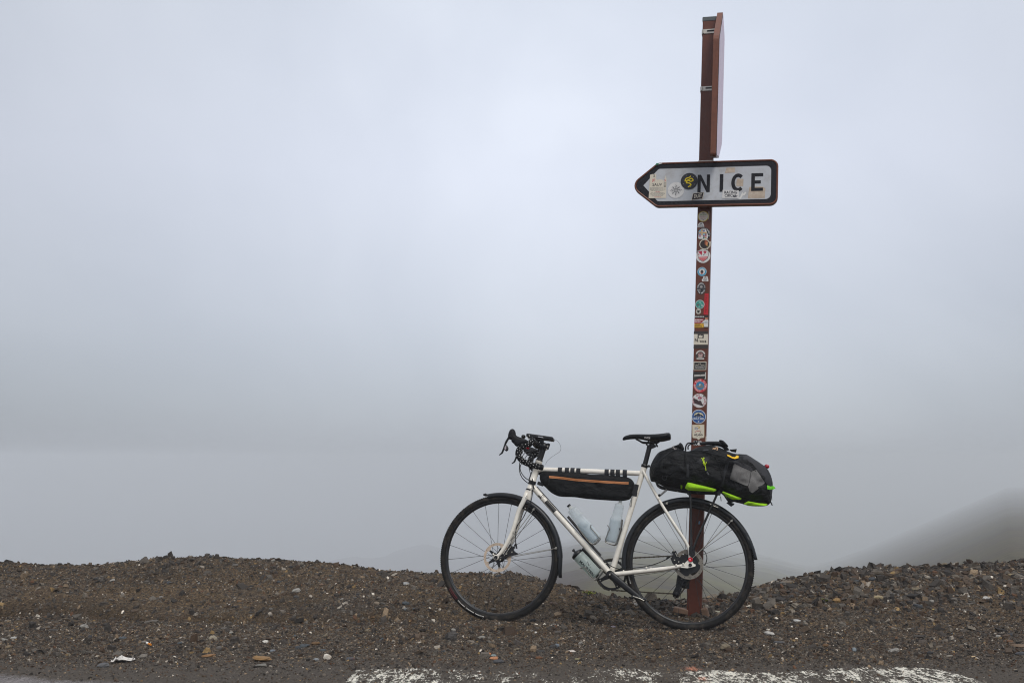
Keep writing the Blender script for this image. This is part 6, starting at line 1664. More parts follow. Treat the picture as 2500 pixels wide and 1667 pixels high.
# brakes
mb = MB(); mb.prism(xz([(-0.446, -0.05, 0.4104), (-0.4336, -0.05, 0.4148), (-0.4302, -0.05, 0.4069), (-0.4383, -0.05, 0.4016), (-0.438, -0.05, 0.3925), (-0.4272, -0.05, 0.3829), (-0.4113, -0.05, 0.3754), (-0.4204, -0.05, 0.3681), (-0.4525, -0.05, 0.363), (-0.4832, -0.05, 0.3489), (-0.5015, -0.05, 0.3382), (-0.5121, -0.05, 0.3419), (-0.4982, -0.05, 0.3604), (-0.4806, -0.05, 0.3891), (-0.4611, -0.05, 0.424), (-0.4528, -0.05, 0.4263)]), -.060, -.030, 0)
mb.tube([(-0.4269, -0.05, 0.4311), (-0.4233, -0.05, 0.4172), (-0.4206, -0.05, 0.4022)], .004, 8); mb.tube([(-0.4333, -0.052, 0.4168), (-0.4264, -0.052, 0.425)], .006, 8)
cal = mb.build('brake_caliper', black_metal, bicycle)
bolts([(-0.4639, -0.066, 0.3972), (-0.4738, -0.066, 0.3708), (-0.4441, -0.066, 0.3818)], .004, steel, 'caliper_bolt', cal); mb = MB(); mb.tube([(-0.4876, -0.068, 0.3593), (-0.463, -0.068, 0.3951), (-0.4279, -0.066, 0.4466)], .0022, 6); mb.build('cable', steel, cal)
mb = MB(); mb.prism(xz([(0.4372, -0.055, 0.4116), (0.4485, -0.055, 0.4231), (0.4619, -0.055, 0.4169), (0.4709, -0.055, 0.3904), (0.4933, -0.055, 0.3779), (0.5201, -0.055, 0.3788), (0.5223, -0.055, 0.3611), (0.4932, -0.055, 0.3535), (0.4574, -0.055, 0.3478), (0.444, -0.055, 0.3473), (0.4305, -0.055, 0.3779), (0.4462, -0.055, 0.394)]), -.066, -.034, 0)
mb.tube([(0.4092, -0.057, 0.376), (0.426, -0.057, 0.3877)], .006, 8); cal = mb.build('brake_caliper', black_metal, bicycle)
bolts([(0.4505, -0.07, 0.4187), (0.4532, -0.07, 0.3695), (0.4755, -0.07, 0.3614)], .0038, steel, 'caliper_bolt', cal); mb = MB(); mb.tube([(0.4577, -0.071, 0.4073), (0.4666, -0.071, 0.3887)], .003, 6); mb.build('cable', steel, cal)

# ---- rack
mb = MB()
for s in (-1, 1):
    q = lambda p, y: (p[0], s * y, p[2])
    pl = [(0.3503, 0, 0.7949), (0.3601, 0, 0.7757), (0.3818, 0, 0.7641), (0.4156, 0, 0.759), (0.4684, 0, 0.7515), (0.5353, 0, 0.7434), (0.6067, 0, 0.7412), (0.6966, 0, 0.7414)]
    mb.tube(spline([q(p, .048) for p in pl], 4), .0055, 8)
    mb.tube(spline([q((0.5441, 0, 0.4008), .078), q((0.5425, 0, 0.5184), .078), q((0.5405, 0, 0.6809), .07), q((0.5352, 0, 0.73), .058), q((0.5244, 0, 0.7396), .048)], 4), .0058, 8)
    mb.tube([q((0.5485, 0, 0.4116), .078), q((0.5691, 0, 0.4763), .076), q((0.684, 0, 0.7335), .05), q((0.696, 0, 0.7501), .048)], .0055, 8)
    mb.prism(xz([(0.5314, 0, 0.443), (0.5583, 0, 0.4439), (0.5634, 0, 0.4014), (0.5446, 0, 0.3875), (0.5286, 0, 0.4002)]), s * .076, s * .081, 0)
for p in ((0.3649, 0, 0.7705), (0.4684, 0, 0.7506), (0.5781, 0, 0.7415), (0.6966, 0, 0.7409)): mb.tube([(p[0], -.048, p[2]), (p[0], .048, p[2])], .005, 8)
rack = mb.build('rack', black_metal, bicycle)
for s in (-1, 1):
    mb = MB(); mb.tube([((0.3723, 0, 0.7203)[0], s * .03, (0.3723, 0, 0.7203)[2]), ((0.4084, 0, 0.7526)[0], s * .04, (0.4084, 0, 0.7526)[2])], .0028, 6); mb.build('rack_strut', steel, rack)
mb = MB(); q = (0.3685, 0, 0.7178); mb.box((q[0], -.034, q[2]), (.013, .012, .016), Matrix.Rotation(.5, 3, 'Y'), 0, .003); mb.build('rack_clamp', black_metal, rack)

# ---- bottle cages
def cage(near_pts, mount):
    mb = MB()
    for s in (-1, 1):
        mb.tube(spline([(p[0], s * .036, p[2]) for p in near_pts], 4), .0027, 8, 0)
    b = near_pts[len(near_pts) // 2]; mb.tube([(b[0], -.036, b[2]), (b[0], .036, b[2])], .0027, 8, 0)
    for p in mount: mb.tube([(p[0], -.036, p[2]), (p[0], .036, p[2])], .0027, 8, 0)
    return mb.build('bottle_cage', cage_steel, bicycle)
cage([(-0.0075, -0.036, 0.5468), (-0.0079, -0.036, 0.5299), (0.0084, -0.036, 0.5118), (0.0377, -0.036, 0.4774), (0.0338, -0.036, 0.4643), (0.0134, -0.036, 0.4444), (0.0002, -0.036, 0.4418), (-0.0209, -0.036, 0.457), (-0.0598, -0.036, 0.5023), (-0.0865, -0.036, 0.537)], [(-0.0865, -0.036, 0.537)])
cage([(0.0842, -0.036, 0.5468), (0.0958, -0.036, 0.5274), (0.0878, -0.036, 0.5067), (0.0741, -0.036, 0.4674), (0.0781, -0.036, 0.4527), (0.117, -0.036, 0.4411), (0.1319, -0.036, 0.4471), (0.1391, -0.036, 0.4658), (0.156, -0.036, 0.5236), (0.1632, -0.036, 0.5796)], [(0.1632, -0.036, 0.5796)])
cage([(-0.0649, -0.036, 0.3073), (-0.0387, -0.036, 0.3144), (-0.0283, -0.036, 0.3038), (-0.002, -0.036, 0.2683), (0.0152, -0.036, 0.2496), (0.0264, -0.036, 0.2529), (0.0575, -0.036, 0.2905), (0.0592, -0.036, 0.2997), (0.0497, -0.036, 0.3067)], [(0.0497, -0.036, 0.3067)])
mb = MB(); mb.tube([(-0.1425, 0, 0.5903), (-0.1029, 0, 0.5461), (-0.0127, 0, 0.442), (0.0461, 0, 0.3808)], .0075, 8, flat=1.5, up=(0, 1, 0)); mb.build('cage_mount', black_metal, bicycle)
mb = MB(); mb.tube([(-0.0502, 0, 0.4147), (-0.0308, 0, 0.3968), (0.0447, 0, 0.3089)], .0075, 8, flat=1.5, up=(0, 1, 0)); mb.tube([(-0.0549, 0, 0.4183), (-0.0405, 0, 0.4057)], .011, 10); mb.build('cage_mount', black_metal, bicycle)
mb = MB(); mb.tube([(0.1608, 0, 0.5836), (0.1535, 0, 0.5292), (0.1348, 0, 0.4616)], .005, 8, flat=1.4, up=(0, 1, 0)); mb.ball((0.1543, -0.012, 0.5293), .0085); mb.build('cage_mount', black_metal, bicycle)

# ================================================================== WHAT THE BICYCLE CARRIES
def bottle(top, base, prof, mat, label, nozzle, capmat=None, fill=None):
    a, b = V(top), V(base); ax_ = (b - a); Lb = ax_.length
    mb = MB(); mb.lathe([(h * Lb, r_) for h, r_ in prof], a, ax_, 28)
    o = on_bike(mb.build('water_bottle', mat)); tag(o, label, 'bottle')
    mb = MB(); mb.lathe([(h * Lb, r_) for h, r_ in nozzle], a, ax_, 18)
    mb.build('bottle_nozzle', capmat or milk_plastic, o)
    if fill:
        mb = MB(); mb.lathe([(h * Lb, r_) for h, r_ in fill], a, ax_, 24); mb.build('drink', water_body, o)
    return o, a, ax_.normalized(), Lb
pr1 = [(.10, .010), (.115, .0225), (.14, .0275), (.20, .029), (.33, .031), (.345, .0325), (.36, .031), (.39, .0295), (.45, .030), (.53, .0345), (.56, .036), (.60, .0345), (.95, .0345), (.985, .033), (1.0, .028), (1.0, 0)]
b1, a1, x1_, L1 = bottle((-0.1422, 0, 0.655), (0.0211, 0, 0.4636), pr1, clear_plastic, 'clear water bottle lying along the down tube, half under the frame bag', [(0.02, .0), (.02, .010), (.075, .010), (.08, .0135), (.12, .0135)], milk_plastic, [(.48, 0), (.48, .029), (.56, .033), (.95, .0325), (.985, .030), (.985, 0)])
mb = MB(); mb.lathe([(0, 0), (0, .0108), (.011, .0108), (.011, 0)], a1, x1_, 16); mb.build('nozzle_tip', black_gloss, b1)
def wrap_text(mb, s, a, e, L, dist, size, rr, m=0, rot=0.0, bold=.02, ang0=0.0, sx=1.0, read=1):
    side = e.cross(V((0, 1, 0))).normalized()
    vs, fs = text_geo(s, bold, 0.0)
    out = []
    for u, v in vs:
        u, v = u * size * sx, v * size
        u, v = u * math.cos(rot) - v * math.sin(rot), u * math.sin(rot) + v * math.cos(rot)
        th = v / rr + ang0
        out.append(a + e * (dist + u * read) + (V((0, -1, 0)) * math.cos(th) + side * math.sin(th)) * (rr + .0006))
    mb.add(out, fs, m, False)
upv = x1_.cross(V((0, 1, 0)))
mb = MB(); wrap_text(mb, '3', a1, x1_, L1, L1 * .62, .034, .0345, 0, rot=0, bold=0, ang0=.15 if upv.z > 0 else -.15); mb.build('bottle_print', ink('8d9aa2'), b1)
pr2 = [(.02, .010), (.03, .021), (.06, .0255), (.14, .0265), (.20, .027), (.21, .028), (.30, .0275), (.33, .0285), (.38, .031), (.42, .0345), (.47, .036), (.50, .0345), (.55, .0345), (.95, .0345), (.985, .033), (1.0, .028), (1.0, 0)]
b2, a2, x2_, L2 = bottle((0.1502, 0, 0.6748), (0.1039, 0, 0.4561), pr2, clear_plastic, 'clear water bottle standing upright along the seat tube', [(-.055, 0), (-.055, .0085), (.0, .0085), (.0, .013), (.035, .013)], milk_plastic, [(.44, 0), (.44, .030), (.5, .033), (.95, .0325), (.985, .030), (.985, 0)])
mb = MB(); mb.lathe([(-.016, 0), (-.016, .0095), (-.010, .0095), (-.010, 0)], a2 - x2_ * L2 * .045, x2_, 16); mb.build('nozzle_tip', black_gloss, b2)
pr3 = [(.20, .030), (.22, .033), (.24, .0345), (.32, .0345), (.34, .033), (.36, .0345), (.96, .0345), (.985, .033), (1.0, .028), (1.0, 0)]
b3, a3, x3_, L3 = bottle((-0.1104, 0, 0.4083), (0.0276, 0, 0.2763), pr3, mint_plastic, 'mint coloured bottle with black cap slung under the down tube', [(0.0, .0), (0, .0085), (.045, .0085), (.05, .006), (.085, .006), (.09, .013), (.115, .024), (.14, .033), (.155, .0355), (.225, .0355), (.23, .032)], black_gloss)
sg = 1 if x3_.cross(V((0, 1, 0))).z > 0 else -1
mb = MB(); wrap_text(mb, 'MAURTEN', a3, x3_, L3, L3 * .67, .021, .0345, 0, bold=.03, ang0=-.42 * sg, sx=1.12)
for u in ((.50, .05, .505, .44), (.505, .44, .60, .02), (.60, .02, .605, .40)): pass
side3 = x3_.cross(V((0, 1, 0))).normalized()
f3 = lambda d, th: a3 + x3_ * (L3 * d) + (V((0, -1, 0)) * math.cos(th * sg) + side3 * math.sin(th * sg)) * .0353
mb.tube([f3(.575, .12), f3(.555, .52)], .0009, 5); mb.tube([f3(.555, .50), f3(.66, .14)], .0014, 5); mb.tube([f3(.66, .14), f3(.665, .5)], .0009, 5); mb.ball(f3(.73, .1), .0018, 0, (1, 1, 1), 8, 6)
mb.build('bottle_print', ink('23262a'), b3)

# ---- frame bag
fb_o = spline(xz([(-0.3114, 0, 0.809), (-0.3033, 0, 0.8387), (-0.275, 0, 0.8481), (-0.1907, 0, 0.8444), (-0.0825, 0, 0.8385), (-0.0152, 0, 0.8297), (0.0515, 0, 0.8305), (0.1579, 0, 0.8226), (0.2003, 0, 0.8142), (0.2216, 0, 0.7975), (0.2302, 0, 0.7739), (0.2248, 0, 0.737), (0.2145, 0, 0.7106), (0.2003, 0, 0.694), (0.1596, 0, 0.6851), (0.1069, 0, 0.6854), (0.0274, 0, 0.6887), (-0.0392, 0, 0.6924), (-0.1062, 0, 0.6997), (-0.1814, 0, 0.7006), (-0.2139, 0, 0.7078), (-0.2469, 0, 0.7256), (-0.2747, 0, 0.7511), (-0.2943, 0, 0.7678), (-0.3063, 0, 0.7863)]), 4, True)
fbp = Pillow(fb_o, .036, .03, 0.0, .008, 15, 2.0)
mb = MB(); fbp.solid(mb, .011)
frame_bag = on_bike(mb.build('frame_bag', nylon)); tag(frame_bag, 'black frame bag with orange zip strapped under the top tube', 'bag')
def ribbon(pil, pts, hw, off, step=.008):
    c_ = spline(pts, 5); up_side, dn = [], []
    for i, p in enumerate(c_):
        t_ = (c_[min(i + 1, len(c_) - 1)] - c_[max(i - 1, 0)]); n_ = V((-t_.z, 0, t_.x)).normalized()
        up_side.append(((p + n_ * hw).x, (p + n_ * hw).z)); dn.append(((p - n_ * hw).x, (p - n_ * hw).z))
    mb = MB(); pil.patch(mb, up_side + dn[::-1], off, step)
    return mb
ribbon(fbp, [(-0.2522, -0.034, 0.8074), (-0.185, -0.036, 0.8033), (-0.1044, -0.036, 0.7949), (0.0288, -0.036, 0.7871), (0.1213, -0.036, 0.7838), (0.1987, -0.034, 0.781)], .0062, .002).build('zip_tape', orange_zip, frame_bag)
ribbon(fbp, [(-0.2522, -0.034, 0.8074), (-0.185, -0.036, 0.8033), (-0.1044, -0.036, 0.7949), (0.0288, -0.036, 0.7871), (0.1213, -0.036, 0.7838), (0.1987, -0.034, 0.781)], .0009, .0032).build('zip_teeth', pmat('zip_teeth', '9a5f36', .6), frame_bag)
mb = MB(); mb.tube([(-0.2519, -0.04, 0.806), (-0.2507, -0.042, 0.7938), (-0.2508, -0.041, 0.7753), (-0.2522, -0.038, 0.7637)], .0016, 6); mb.build('zip_pull', black_gloss, frame_bag)
tt0, tt1 = j1, V((0.2587, 0, 0.8418)); te = (tt1 - tt0).normalized()
tn_ = V((-te.z, 0, te.x))
for p in ((-0.1936, 0, 0.8529), (-0.1536, 0, 0.8537), (-0.1217, 0, 0.8543), (-0.0883, 0, 0.855), (0.0732, 0, 0.8581), (0.1057, 0, 0.8587), (0.1363, 0, 0.8593), (0.1755, 0, 0.8601)):
    p = V(p); p = tt0 + te * (p - tt0).dot(te)
    mb = MB(); o = []
    for i in range(18):
        a = 2 * math.pi * i / 18; rr = .0166; e2 = math.sin(a) * rr
        o.append((math.cos(a) * rr, e2 if e2 > -.004 else e2 * 1.75))
    vs = [p + te * d_ + V((0, c_[0], 0)) + tn_ * c_[1] for d_ in (-.0118, .0118) for c_ in o]
    mb.add(vs, [[i, (i + 1) % 18, 18 + (i + 1) % 18, 18 + i] for i in range(18)] + [list(range(18))[::-1], list(range(18, 36))], 0, False)
    mb.build('hook_strap', webbing, frame_bag)
mb = MB(); sc0, sc1 = V((0.2473, 0, 0.7769)), V((0.2308, 0, 0.7123))
mb.tube([sc0, sc1], .0172, 18); mb.box((sc0 + sc1) / 2 + V((-.013, 0, .004)), (.02, .03, .056), Matrix.Rotation(.28, 3, 'Y'), 0, .003); mb.build('seat_tube_strap', webbing, frame_bag)
mb = MB(); hs = ht + (hb_ - ht) * .77
mb.tube([hs + up_ * .0105, hs - up_ * .0105], .0215, 18); mb.box(V((-0.3046, 0, 0.7705)), (.034, .03, .019), Matrix.Rotation(.28, 3, 'Y'), 0, .003); mb.build('head_tube_strap', webbing, frame_bag)
mb = MB(); mb.tube(spline([(0.2183, -0.022, 0.7094), (0.2092, -0.024, 0.6827), (0.2056, -0.024, 0.6638), (0.2133, -0.024, 0.6509), (0.215, -0.024, 0.6716), (0.2165, -0.022, 0.6943)], 3), .0013, 5); mb.build('cord', black_gloss, frame_bag)

# ---- handlebar device and its charging lead
mb = MB()
dv0, dv1 = V((-0.3922, -0.03, 1.0457)), V((-0.2358, -0.03, 1.026)); de = (dv1 - dv0).normalized(); dl = (dv1 - dv0).length; R = Matrix((de, V((0, 1, 0)), de.cross(V((0, 1, 0))))).transposed()
dc = (dv0 + dv1) / 2 + V((0, .03, 0))
mb.box(dc, (dl, .078, .0185), R, 0, .004)
device = on_bike(mb.build('bike_computer', black_gloss)); tag(device, 'black phone sized device mounted flat above the handlebar stem', 'device')
mb = MB(); mb.box(dc + V((0, 0, .0097)) , (dl * .9, .07, .001), R, 0); mb.build('screen', pmat('device_screen', '1a1d24', .12), device)
mb = MB(); 
for i in range(5): mb.box(dc + R @ V((-.006 + i * .006, -.0394, -.0012)), (.0042, .0006, .004), R, 0)
mb.box(dc + R @ V((.022, -.0394, -.0022)), (.004, .0006, .002), R, 0); mb.build('device_print', ink('dcdce0'), device)
mb = MB(); q = (-0.3724, -0.03, 1.0404); mb.box((q[0], -.041, q[2]), (.006, .004, .011), Matrix.Rotation(-.3, 3, 'Y'), 0, .001); mb.tube([(-0.3841, -0.04, 1.0351), (-0.3775, -0.04, 1.0207), (-0.3736, -0.04, 1.0135)], .0015, 5); mb.build('mount_clip', steel, device)
mb = MB(); mb.box(V((-0.304, 0, 1.0128)), (.020, .034, .022), None, 0, .003); mb.tube([(-0.3557, 0, 1.0218), (-0.3066, 0, 1.0176)], .006, 8); mb.build('device_mount', black_metal, device)
mb = MB(); mb.ball(V((-0.414, 0, 1.0405)), .0125, 0, (1.05, 1.6, .95)); mb.build('lamp_body', black_gloss, device)
mb = MB(); mb.tube(spline([(-0.2369, -0.03, 1.0221), (-0.2199, -0.03, 1.0199), (-0.2001, -0.03, 1.0029), (-0.191, -0.02, 0.9779), (-0.1953, -0.02, 0.9562), (-0.2203, -0.01, 0.9403), (-0.2548, 0, 0.9169), (-0.2736, 0, 0.8974), (-0.278, 0, 0.8817)], 5), .0009, 5)
lead = on_bike(mb.build('charging_lead', pmat('lead_grey', '6f7378', .5))); tag(lead, 'thin grey charging lead looping from the handlebar device to the top tube', 'cable')

# ---- the pack strapped on the rack
pk = spline(xz([(0.3117, 0, 0.8455), (0.3147, 0, 0.8769), (0.326, 0, 0.9085), (0.3446, 0, 0.9419), (0.3663, 0, 0.9652), (0.402, 0, 0.9806), (0.4331, 0, 0.9928), (0.4672, 0, 0.9974), (0.4982, 0, 0.9799), (0.5167, 0, 0.9727), (0.5383, 0, 0.9749), (0.5722, 0, 0.9927), (0.6153, 0, 1.005), (0.6705, 0, 1.0052), (0.7132, 0, 0.9917), (0.7525, 0, 0.9721), (0.7918, 0, 0.9618), (0.8462, 0, 0.9587), (0.8701, 0, 0.9454), (0.9147, 0, 0.9159), (0.9442, 0, 0.8949), (0.9646, 0, 0.8722), (0.9774, 0, 0.8433), (0.9855, 0, 0.8068), (0.9848, 0, 0.7764), (0.9804, 0, 0.7398), (0.9759, 0, 0.7094), (0.9681, 0, 0.6926), (0.9485, 0, 0.6791), (0.9069, 0, 0.675), (0.8564, 0, 0.6768), (0.8177, 0, 0.6873), (0.7759, 0, 0.6969), (0.7372, 0, 0.7188), (0.7073, 0, 0.7395), (0.668, 0, 0.7432), (0.6226, 0, 0.743), (0.577, 0, 0.7441), (0.5282, 0, 0.7482), (0.4731, 0, 0.7525), (0.4178, 0, 0.7637), (0.3715, 0, 0.7812), (0.3467, 0, 0.7947), (0.3225, 0, 0.7995), (0.315, 0, 0.8205)]), 3, True)
pack_s = Pillow(pk, .135, .085, .012, .028, 12.0, 4.0)
mb = MB(); pack_s.solid(mb, .014)
pack = on_bike(mb.build('backpack', nylon_pack)); tag(pack, 'large black backpack with lime green back panel strapped on the rear rack', 'backpack')
def cloth(pts, mat, nm, off=.003, step=.013, rnd=None, label=None):
    o = xz(pts)
    if rnd: o = round_poly(o, rnd, 4)
    mb = MB(); pack_s.patch(mb, o, off, step)
    ob = mb.build(nm, mat, pack)
    if label: ob['label'] = label
    return ob
cloth([(0.8025, -0.03, 0.956), (0.8451, -0.02, 0.9536), (0.8689, -0.02, 0.9398), (0.9133, -0.02, 0.9104), (0.9412, -0.02, 0.891), (0.9601, -0.02, 0.8699), (0.9729, -0.02, 0.8411), (0.9809, -0.02, 0.8047), (0.9802, -0.02, 0.7744), (0.9765, -0.02, 0.738), (0.9691, -0.03, 0.7098), (0.9601, -0.06, 0.7371), (0.9476, -0.08, 0.768), (0.935, -0.1, 0.7928), (0.8918, -0.11, 0.8691), (0.8694, -0.1, 0.8971), (0.8224, -0.1, 0.916)], charcoal, 'end_panel', .002)
cloth([(0.7722, -0.12, 0.8899), (0.8148, -0.12, 0.8725), (0.8621, -0.12, 0.8517), (0.8517, -0.12, 0.795), (0.8439, -0.12, 0.7694), (0.7987, -0.12, 0.7879), (0.7489, -0.12, 0.8079)], mesh_grey, 'mesh_pocket', .006, .012, .006)
cloth([(0.8903, -0.11, 0.863), (0.9116, -0.11, 0.8288), (0.9356, -0.1, 0.7922), (0.8962, -0.1, 0.756), (0.8664, -0.1, 0.7344), (0.8514, -0.11, 0.7451), (0.846, -0.12, 0.7685), (0.8541, -0.12, 0.7951), (0.8639, -0.12, 0.8509)], mesh_grey, 'mesh_pocket', .004, .012, .006)
def pad(pts, mat, nm, near=-.112):
    mb = MB(); Pillow(round_poly(xz(pts), .004, 3), .03, .014, near + .03).solid(mb, .01); return mb.build(nm, mat, pack)
cloth([(0.4863, -0.1, 0.7731), (0.4947, -0.1, 0.7718), (0.4953, -0.1, 0.7605), (0.4905, -0.1, 0.7544), (0.4854, -0.1, 0.7588)], lime, 'back_panel', .006, .01)
pad([(0.521, -0.1, 0.7924), (0.5765, -0.1, 0.7805), (0.6362, -0.1, 0.7667), (0.6843, -0.1, 0.7527), (0.6627, -0.1, 0.7392), (0.6061, -0.1, 0.7419), (0.5283, -0.1, 0.7446), (0.5097, -0.1, 0.7569)], lime, 'back_panel')
pad([(0.6991, -0.1, 0.7485), (0.7545, -0.1, 0.7302), (0.8196, -0.1, 0.7075), (0.8012, -0.1, 0.7005), (0.7659, -0.1, 0.6997), (0.7307, -0.1, 0.7177)], lime, 'back_panel')
pad([(0.8467, -0.1, 0.6945), (0.9006, -0.1, 0.6851), (0.9583, -0.1, 0.6824), (0.9397, -0.1, 0.6718), (0.8974, -0.1, 0.6684), (0.8536, -0.1, 0.6699), (0.8185, -0.1, 0.678)], lime, 'back_panel')
cloth([(0.5139, -0.08, 0.9554), (0.5291, -0.08, 0.9556), (0.5313, -0.13, 0.8782), (0.5322, -0.13, 0.8129), (0.5181, -0.13, 0.8126), (0.5186, -0.13, 0.878)], webbing, 'compression_strap', .006, .012)
cloth([(0.7335, -0.12, 0.9074), (0.7496, -0.12, 0.9101), (0.7369, -0.14, 0.8537), (0.7161, -0.13, 0.7686), (0.6984, -0.13, 0.7712), (0.7177, -0.14, 0.8533)], webbing, 'compression_strap', .006, .012)
cloth([(0.5655, -0.13, 0.8947), (0.5936, -0.12, 0.9172), (0.6252, -0.12, 0.9293), (0.6467, -0.12, 0.9309), (0.6422, -0.13, 0.9122), (0.6022, -0.13, 0.8789)], charcoal, 'pocket_patch', .003, .012)
cloth([(0.7679, -0.12, 0.902), (0.7917, -0.12, 0.9084), (0.862, -0.12, 0.8779), (0.8734, -0.12, 0.8586), (0.8645, -0.12, 0.8539), (0.7737, -0.12, 0.8924)], charcoal, 'pocket_hem', .004, .012)
cloth([(0.7523, -0.13, 0.8702), (0.7687, -0.13, 0.8856), (0.7514, -0.13, 0.8069), (0.7365, -0.13, 0.7976)], nylon, 'pocket_hem', .003, .012)
cloth([(0.3774, -0.11, 0.8793), (0.4177, -0.12, 0.8834), (0.4217, -0.12, 0.856), (0.4112, -0.12, 0.8313), (0.376, -0.11, 0.844)], nylon, 'lid_pocket', .003, .012)
def piping(pts, r_, mat, nm, off=.002):
    mb = MB(); mb.tube([pack_s.lift(p, off) for p in spline(pts, 5)], r_, 6); return mb.build(nm, mat, pack)
piping([(0.5137, -0.03, 0.9706), (0.5108, -0.1, 0.9274), (0.5123, -0.13, 0.8748), (0.5136, -0.13, 0.8141)], .0035, nylon, 'lid_seam')
piping([(0.5351, -0.06, 0.9602), (0.5777, -0.08, 0.965), (0.6377, -0.1, 0.9511), (0.6972, -0.11, 0.9355), (0.7359, -0.11, 0.9239)], .0025, webbing, 'seam')
piping([(0.67, -0.12, 0.9276), (0.6902, -0.13, 0.8903), (0.7046, -0.13, 0.8421), (0.71, -0.13, 0.8)], .0025, nylon, 'seam')
piping([(0.3679, -0.1, 0.8941), (0.4045, -0.1, 0.9318), (0.4498, -0.08, 0.9599), (0.4923, -0.05, 0.9692)], .0025, webbing, 'seam')
piping([(0.3959, -0.12, 0.8784), (0.3984, -0.12, 0.8662), (0.396, -0.12, 0.8555)], .002, black_gloss, 'zip_pull', .004)
piping([(0.7387, -0.11, 0.9148), (0.7975, -0.12, 0.9025), (0.8531, -0.12, 0.8733), (0.9002, -0.11, 0.8451), (0.9386, -0.09, 0.7909), (0.9638, -0.05, 0.735)], .0025, nylon, 'seam')
mb = MB(); q = [pack_s.lift(p, .004) for p in spline([(0.3885, -0.12, 0.8171), (0.387, -0.12, 0.8064), (0.3961, -0.12, 0.7981), (0.4076, -0.12, 0.8008), (0.4112, -0.12, 0.8161)], 4)]; mb.tube(q, .0018, 6); mb.build('ring', pmat('grey_ring', '3c3d40', .4, .5), pack)
# lime cord and toggle
mb = MB()
for a in ([(0.598, -0.13, 0.9166), (0.6025, -0.13, 0.9176), (0.6069, -0.13, 0.904), (0.6134, -0.13, 0.8889), (0.6201, -0.13, 0.8768), (0.6229, -0.13, 0.8496)], [(0.616, -0.13, 0.9178), (0.6106, -0.13, 0.9217), (0.6123, -0.13, 0.9071), (0.6157, -0.13, 0.8859), (0.6192, -0.13, 0.8738)], [(0.6254, -0.13, 0.8982), (0.6217, -0.13, 0.886), (0.6157, -0.13, 0.8774), (0.6068, -0.13, 0.8933)]):
    mb.tube([pack_s.lift(p, .006) for p in spline(a, 4)], .0019, 6)
mb.build('bungee_cord', lime_cord, pack)
mb = MB(); mb.tube([pack_s.lift((0.6184, -0.13, 0.8465), .008), pack_s.lift((0.6393, -0.13, 0.8505), .008)], .0024, 6); mb.tube([pack_s.lift((0.6279, -0.13, 0.8406), .008), pack_s.lift((0.6367, -0.13, 0.8272), .008)], .0042, 8, 1); mb.build('cord_toggle', [black_gloss, pmat('toggle_grey', '5a5b5e', .5)], pack)
cloth([(0.7374, -0.09, 0.9423), (0.7507, -0.1, 0.9395), (0.7657, -0.11, 0.9293), (0.7782, -0.11, 0.9277), (0.7907, -0.1, 0.9413), (0.7995, -0.1, 0.9372), (0.7977, -0.11, 0.9234), (0.778, -0.11, 0.9164), (0.7641, -0.11, 0.9195), (0.7393, -0.1, 0.9338)], yellow, 'pull_tab', .010, .01)
cloth([(0.9458, -0.06, 0.7789), (0.9819, -0.02, 0.7829), (0.9815, -0.02, 0.7668), (0.9643, -0.05, 0.7591), (0.9483, -0.06, 0.7585)], lime_tag, 'side_tag', .008, .01)
mb = MB(); mb.prism(xz([(0.982, 0, 0.7848), (0.9888, 0, 0.7825), (0.9966, 0, 0.773), (0.9867, 0, 0.7673), (0.9816, 0, 0.7647)]), -.03, -.012, 0); mb.build('side_tag', lime_tag, pack)
# straps, handle and harness lying over the top
mb = MB(); mb.tube(spline([(0.5138, -0.05, 0.9695), (0.5145, -0.055, 0.9876), (0.5215, -0.05, 1.004), (0.5323, -0.045, 1.011), (0.5476, -0.04, 1.012), (0.5783, -0.03, 1.0154)], 5), .0042, 8, flat=2.2, up=(0, 1, 0)); mb.tube(spline([(0.5275, 0.03, 0.985), (0.5275, 0.03, 1.0024), (0.5384, 0.03, 1.0136), (0.557, 0.03, 1.0171)], 5), .004, 8, flat=2.2, up=(0, 1, 0)); mb.build('haul_handle', webbing, pack)
sh_s = Pillow(spline(xz([(0.5924, 0, 1.0197), (0.6247, 0, 1.0259), (0.6707, 0, 1.0278), (0.7105, 0, 1.0258), (0.7271, 0, 1.0139), (0.7437, 0, 0.9953), (0.7526, 0, 0.9783), (0.7313, 0, 0.978), (0.7132, 0, 0.9933), (0.6858, 0, 1.0007), (0.6399, 0, 1.0047), (0.5969, 0, 1.0057)]), 3, True), .045, .028, -.01, .006, 22, 9.0)
mb = MB(); sh_s.solid(mb, .01); mb.build('shoulder_strap', webbing, pack)
mb = MB(); Pillow(spline(xz([(0.6952, 0, 1.0244), (0.7135, 0, 1.0253), (0.7287, 0, 1.0139), (0.7452, 0, 0.9938), (0.739, 0, 0.9868), (0.7223, 0, 0.9935), (0.7042, 0, 1.0088)]), 3, True), .016, .012, -.075).solid(mb, .008); mb.prism(xz([(0.7541, 0, 0.9777), (0.7927, 0, 0.9814), (0.7888, 0, 0.9649), (0.7646, 0, 0.9698)]), -.05, -.02, 0); mb.build('load_strap', nylon, pack)
mb = MB(); mb.tube(spline([(0.4829, -0.02, 1.0075), (0.4898, -0.03, 0.9984), (0.4985, -0.05, 0.9746)], 4), .009, 8); Pillow(spline(xz([(0.4362, 0, 0.9916), (0.461, 0, 1.0021), (0.4827, 0, 1.0109), (0.4895, 0, 1.0041), (0.4997, 0, 0.979), (0.4734, 0, 0.9786), (0.4455, 0, 0.9813)]), 3, True), .05, .02, -.01).solid(mb, .01); mb.build('lid_fold', nylon_pack, pack)
mb = MB()
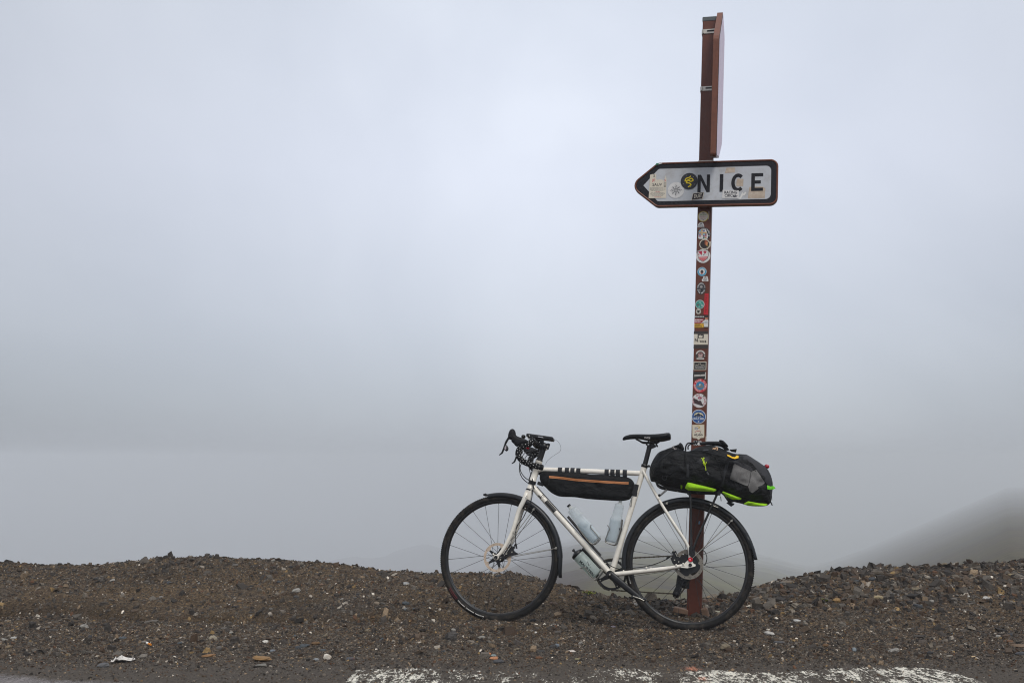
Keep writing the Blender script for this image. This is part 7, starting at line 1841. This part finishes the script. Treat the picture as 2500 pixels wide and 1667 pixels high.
for a, b in (((0.4373, -0.06, 0.9835), (0.4541, -0.06, 0.9694)), ((0.444, -0.06, 0.9855), (0.4593, -0.06, 0.9705))): mb.tube([V(a) + V((0, -.008, 0)), V(b) + V((0, -.03, 0))], .0012, 5)
mb.tube([V((0.452, -0.06, 0.9694)) + V((0, -.03, 0)), V((0.4649, -0.06, 0.9721)) + V((0, -.03, 0))], .0022, 5); mb.build('reflective_trim', ink('b4aca6'), pack)
mb = MB(); mb.tube(spline([(0.6604, -0.1, 0.9714), (0.668, -0.1, 0.9761), (0.6709, -0.1, 0.9685), (0.6785, -0.1, 0.9794), (0.6866, -0.1, 0.978), (0.6828, -0.1, 0.9641)], 4), .0036, 6); mb.build('tied_cord', tan_cord, pack)
cloth([(0.6109, -0.09, 0.971), (0.638, -0.09, 0.9702), (0.6372, -0.1, 0.9609), (0.6101, -0.1, 0.9617)], ink('2e3034'), 'zip_garage', .004, .01)
mb = MB(); Pillow(spline(xz([(0.7043, 0, 0.7394), (0.7192, 0, 0.7245), (0.7399, 0, 0.6945), (0.7578, 0, 0.6873), (0.7789, 0, 0.6939), (0.8148, 0, 0.6887), (0.7881, 0, 0.7078), (0.7433, 0, 0.7281)]), 3, True), .03, .02, -.03).solid(mb, .01); mb.prism(xz([(0.7332, 0, 0.6852), (0.7398, 0, 0.6908), (0.7757, 0, 0.6826), (0.7733, 0, 0.6765), (0.7581, 0, 0.666)]), -.05, -.03, 0); mb.build('hip_belt', webbing, pack)
mb = MB(); mb.tube([(0.7023, -0.04, 0.7206), (0.705, -0.04, 0.6949)], .0022, 5); mb.tube([(0.7265, -0.05, 0.7234), (0.7501, -0.05, 0.7004)], .0014, 5, 1); mb.tube(spline([(0.9697, -0.02, 0.6986), (0.9739, -0.02, 0.6896), (0.9784, -0.02, 0.6792)], 3), .0035, 6); mb.tube([(0.9775, -0.01, 0.7358), (0.978, -0.01, 0.7086)], .0012, 5); mb.build('loose_strap', [black_gloss, lime], pack)
mb = MB(); q = (0.6796, -0.05, 0.7268); mb.tube([(q[0] + .009 * math.cos(a * .7) * .7, q[1], q[2] + .009 * math.sin(a * .7)) for a in range(9)], .0017, 6, closed=True); mb.box(V((0.6937, -0.055, 0.7373)), (.016, .02, .026), None, 0, .003); mb.build('buckle', black_gloss, pack)
# tail light
mb = MB(); mb.ball(V((0.9546, 0, 0.8935)), .0125, 0, (1.15, 1.1, 1.05)); tl = on_bike(mb.build('tail_light', red_lens)); tag(tl, 'small red tail light clipped to the rear end of the backpack', 'light')
mb = MB(); mb.box(V((0.9435, 0, 0.8918)), (.006, .02, .020), Matrix.Rotation(.4, 3, 'Y'), 0, .002); mb.build('light_clip', black_gloss, tl)
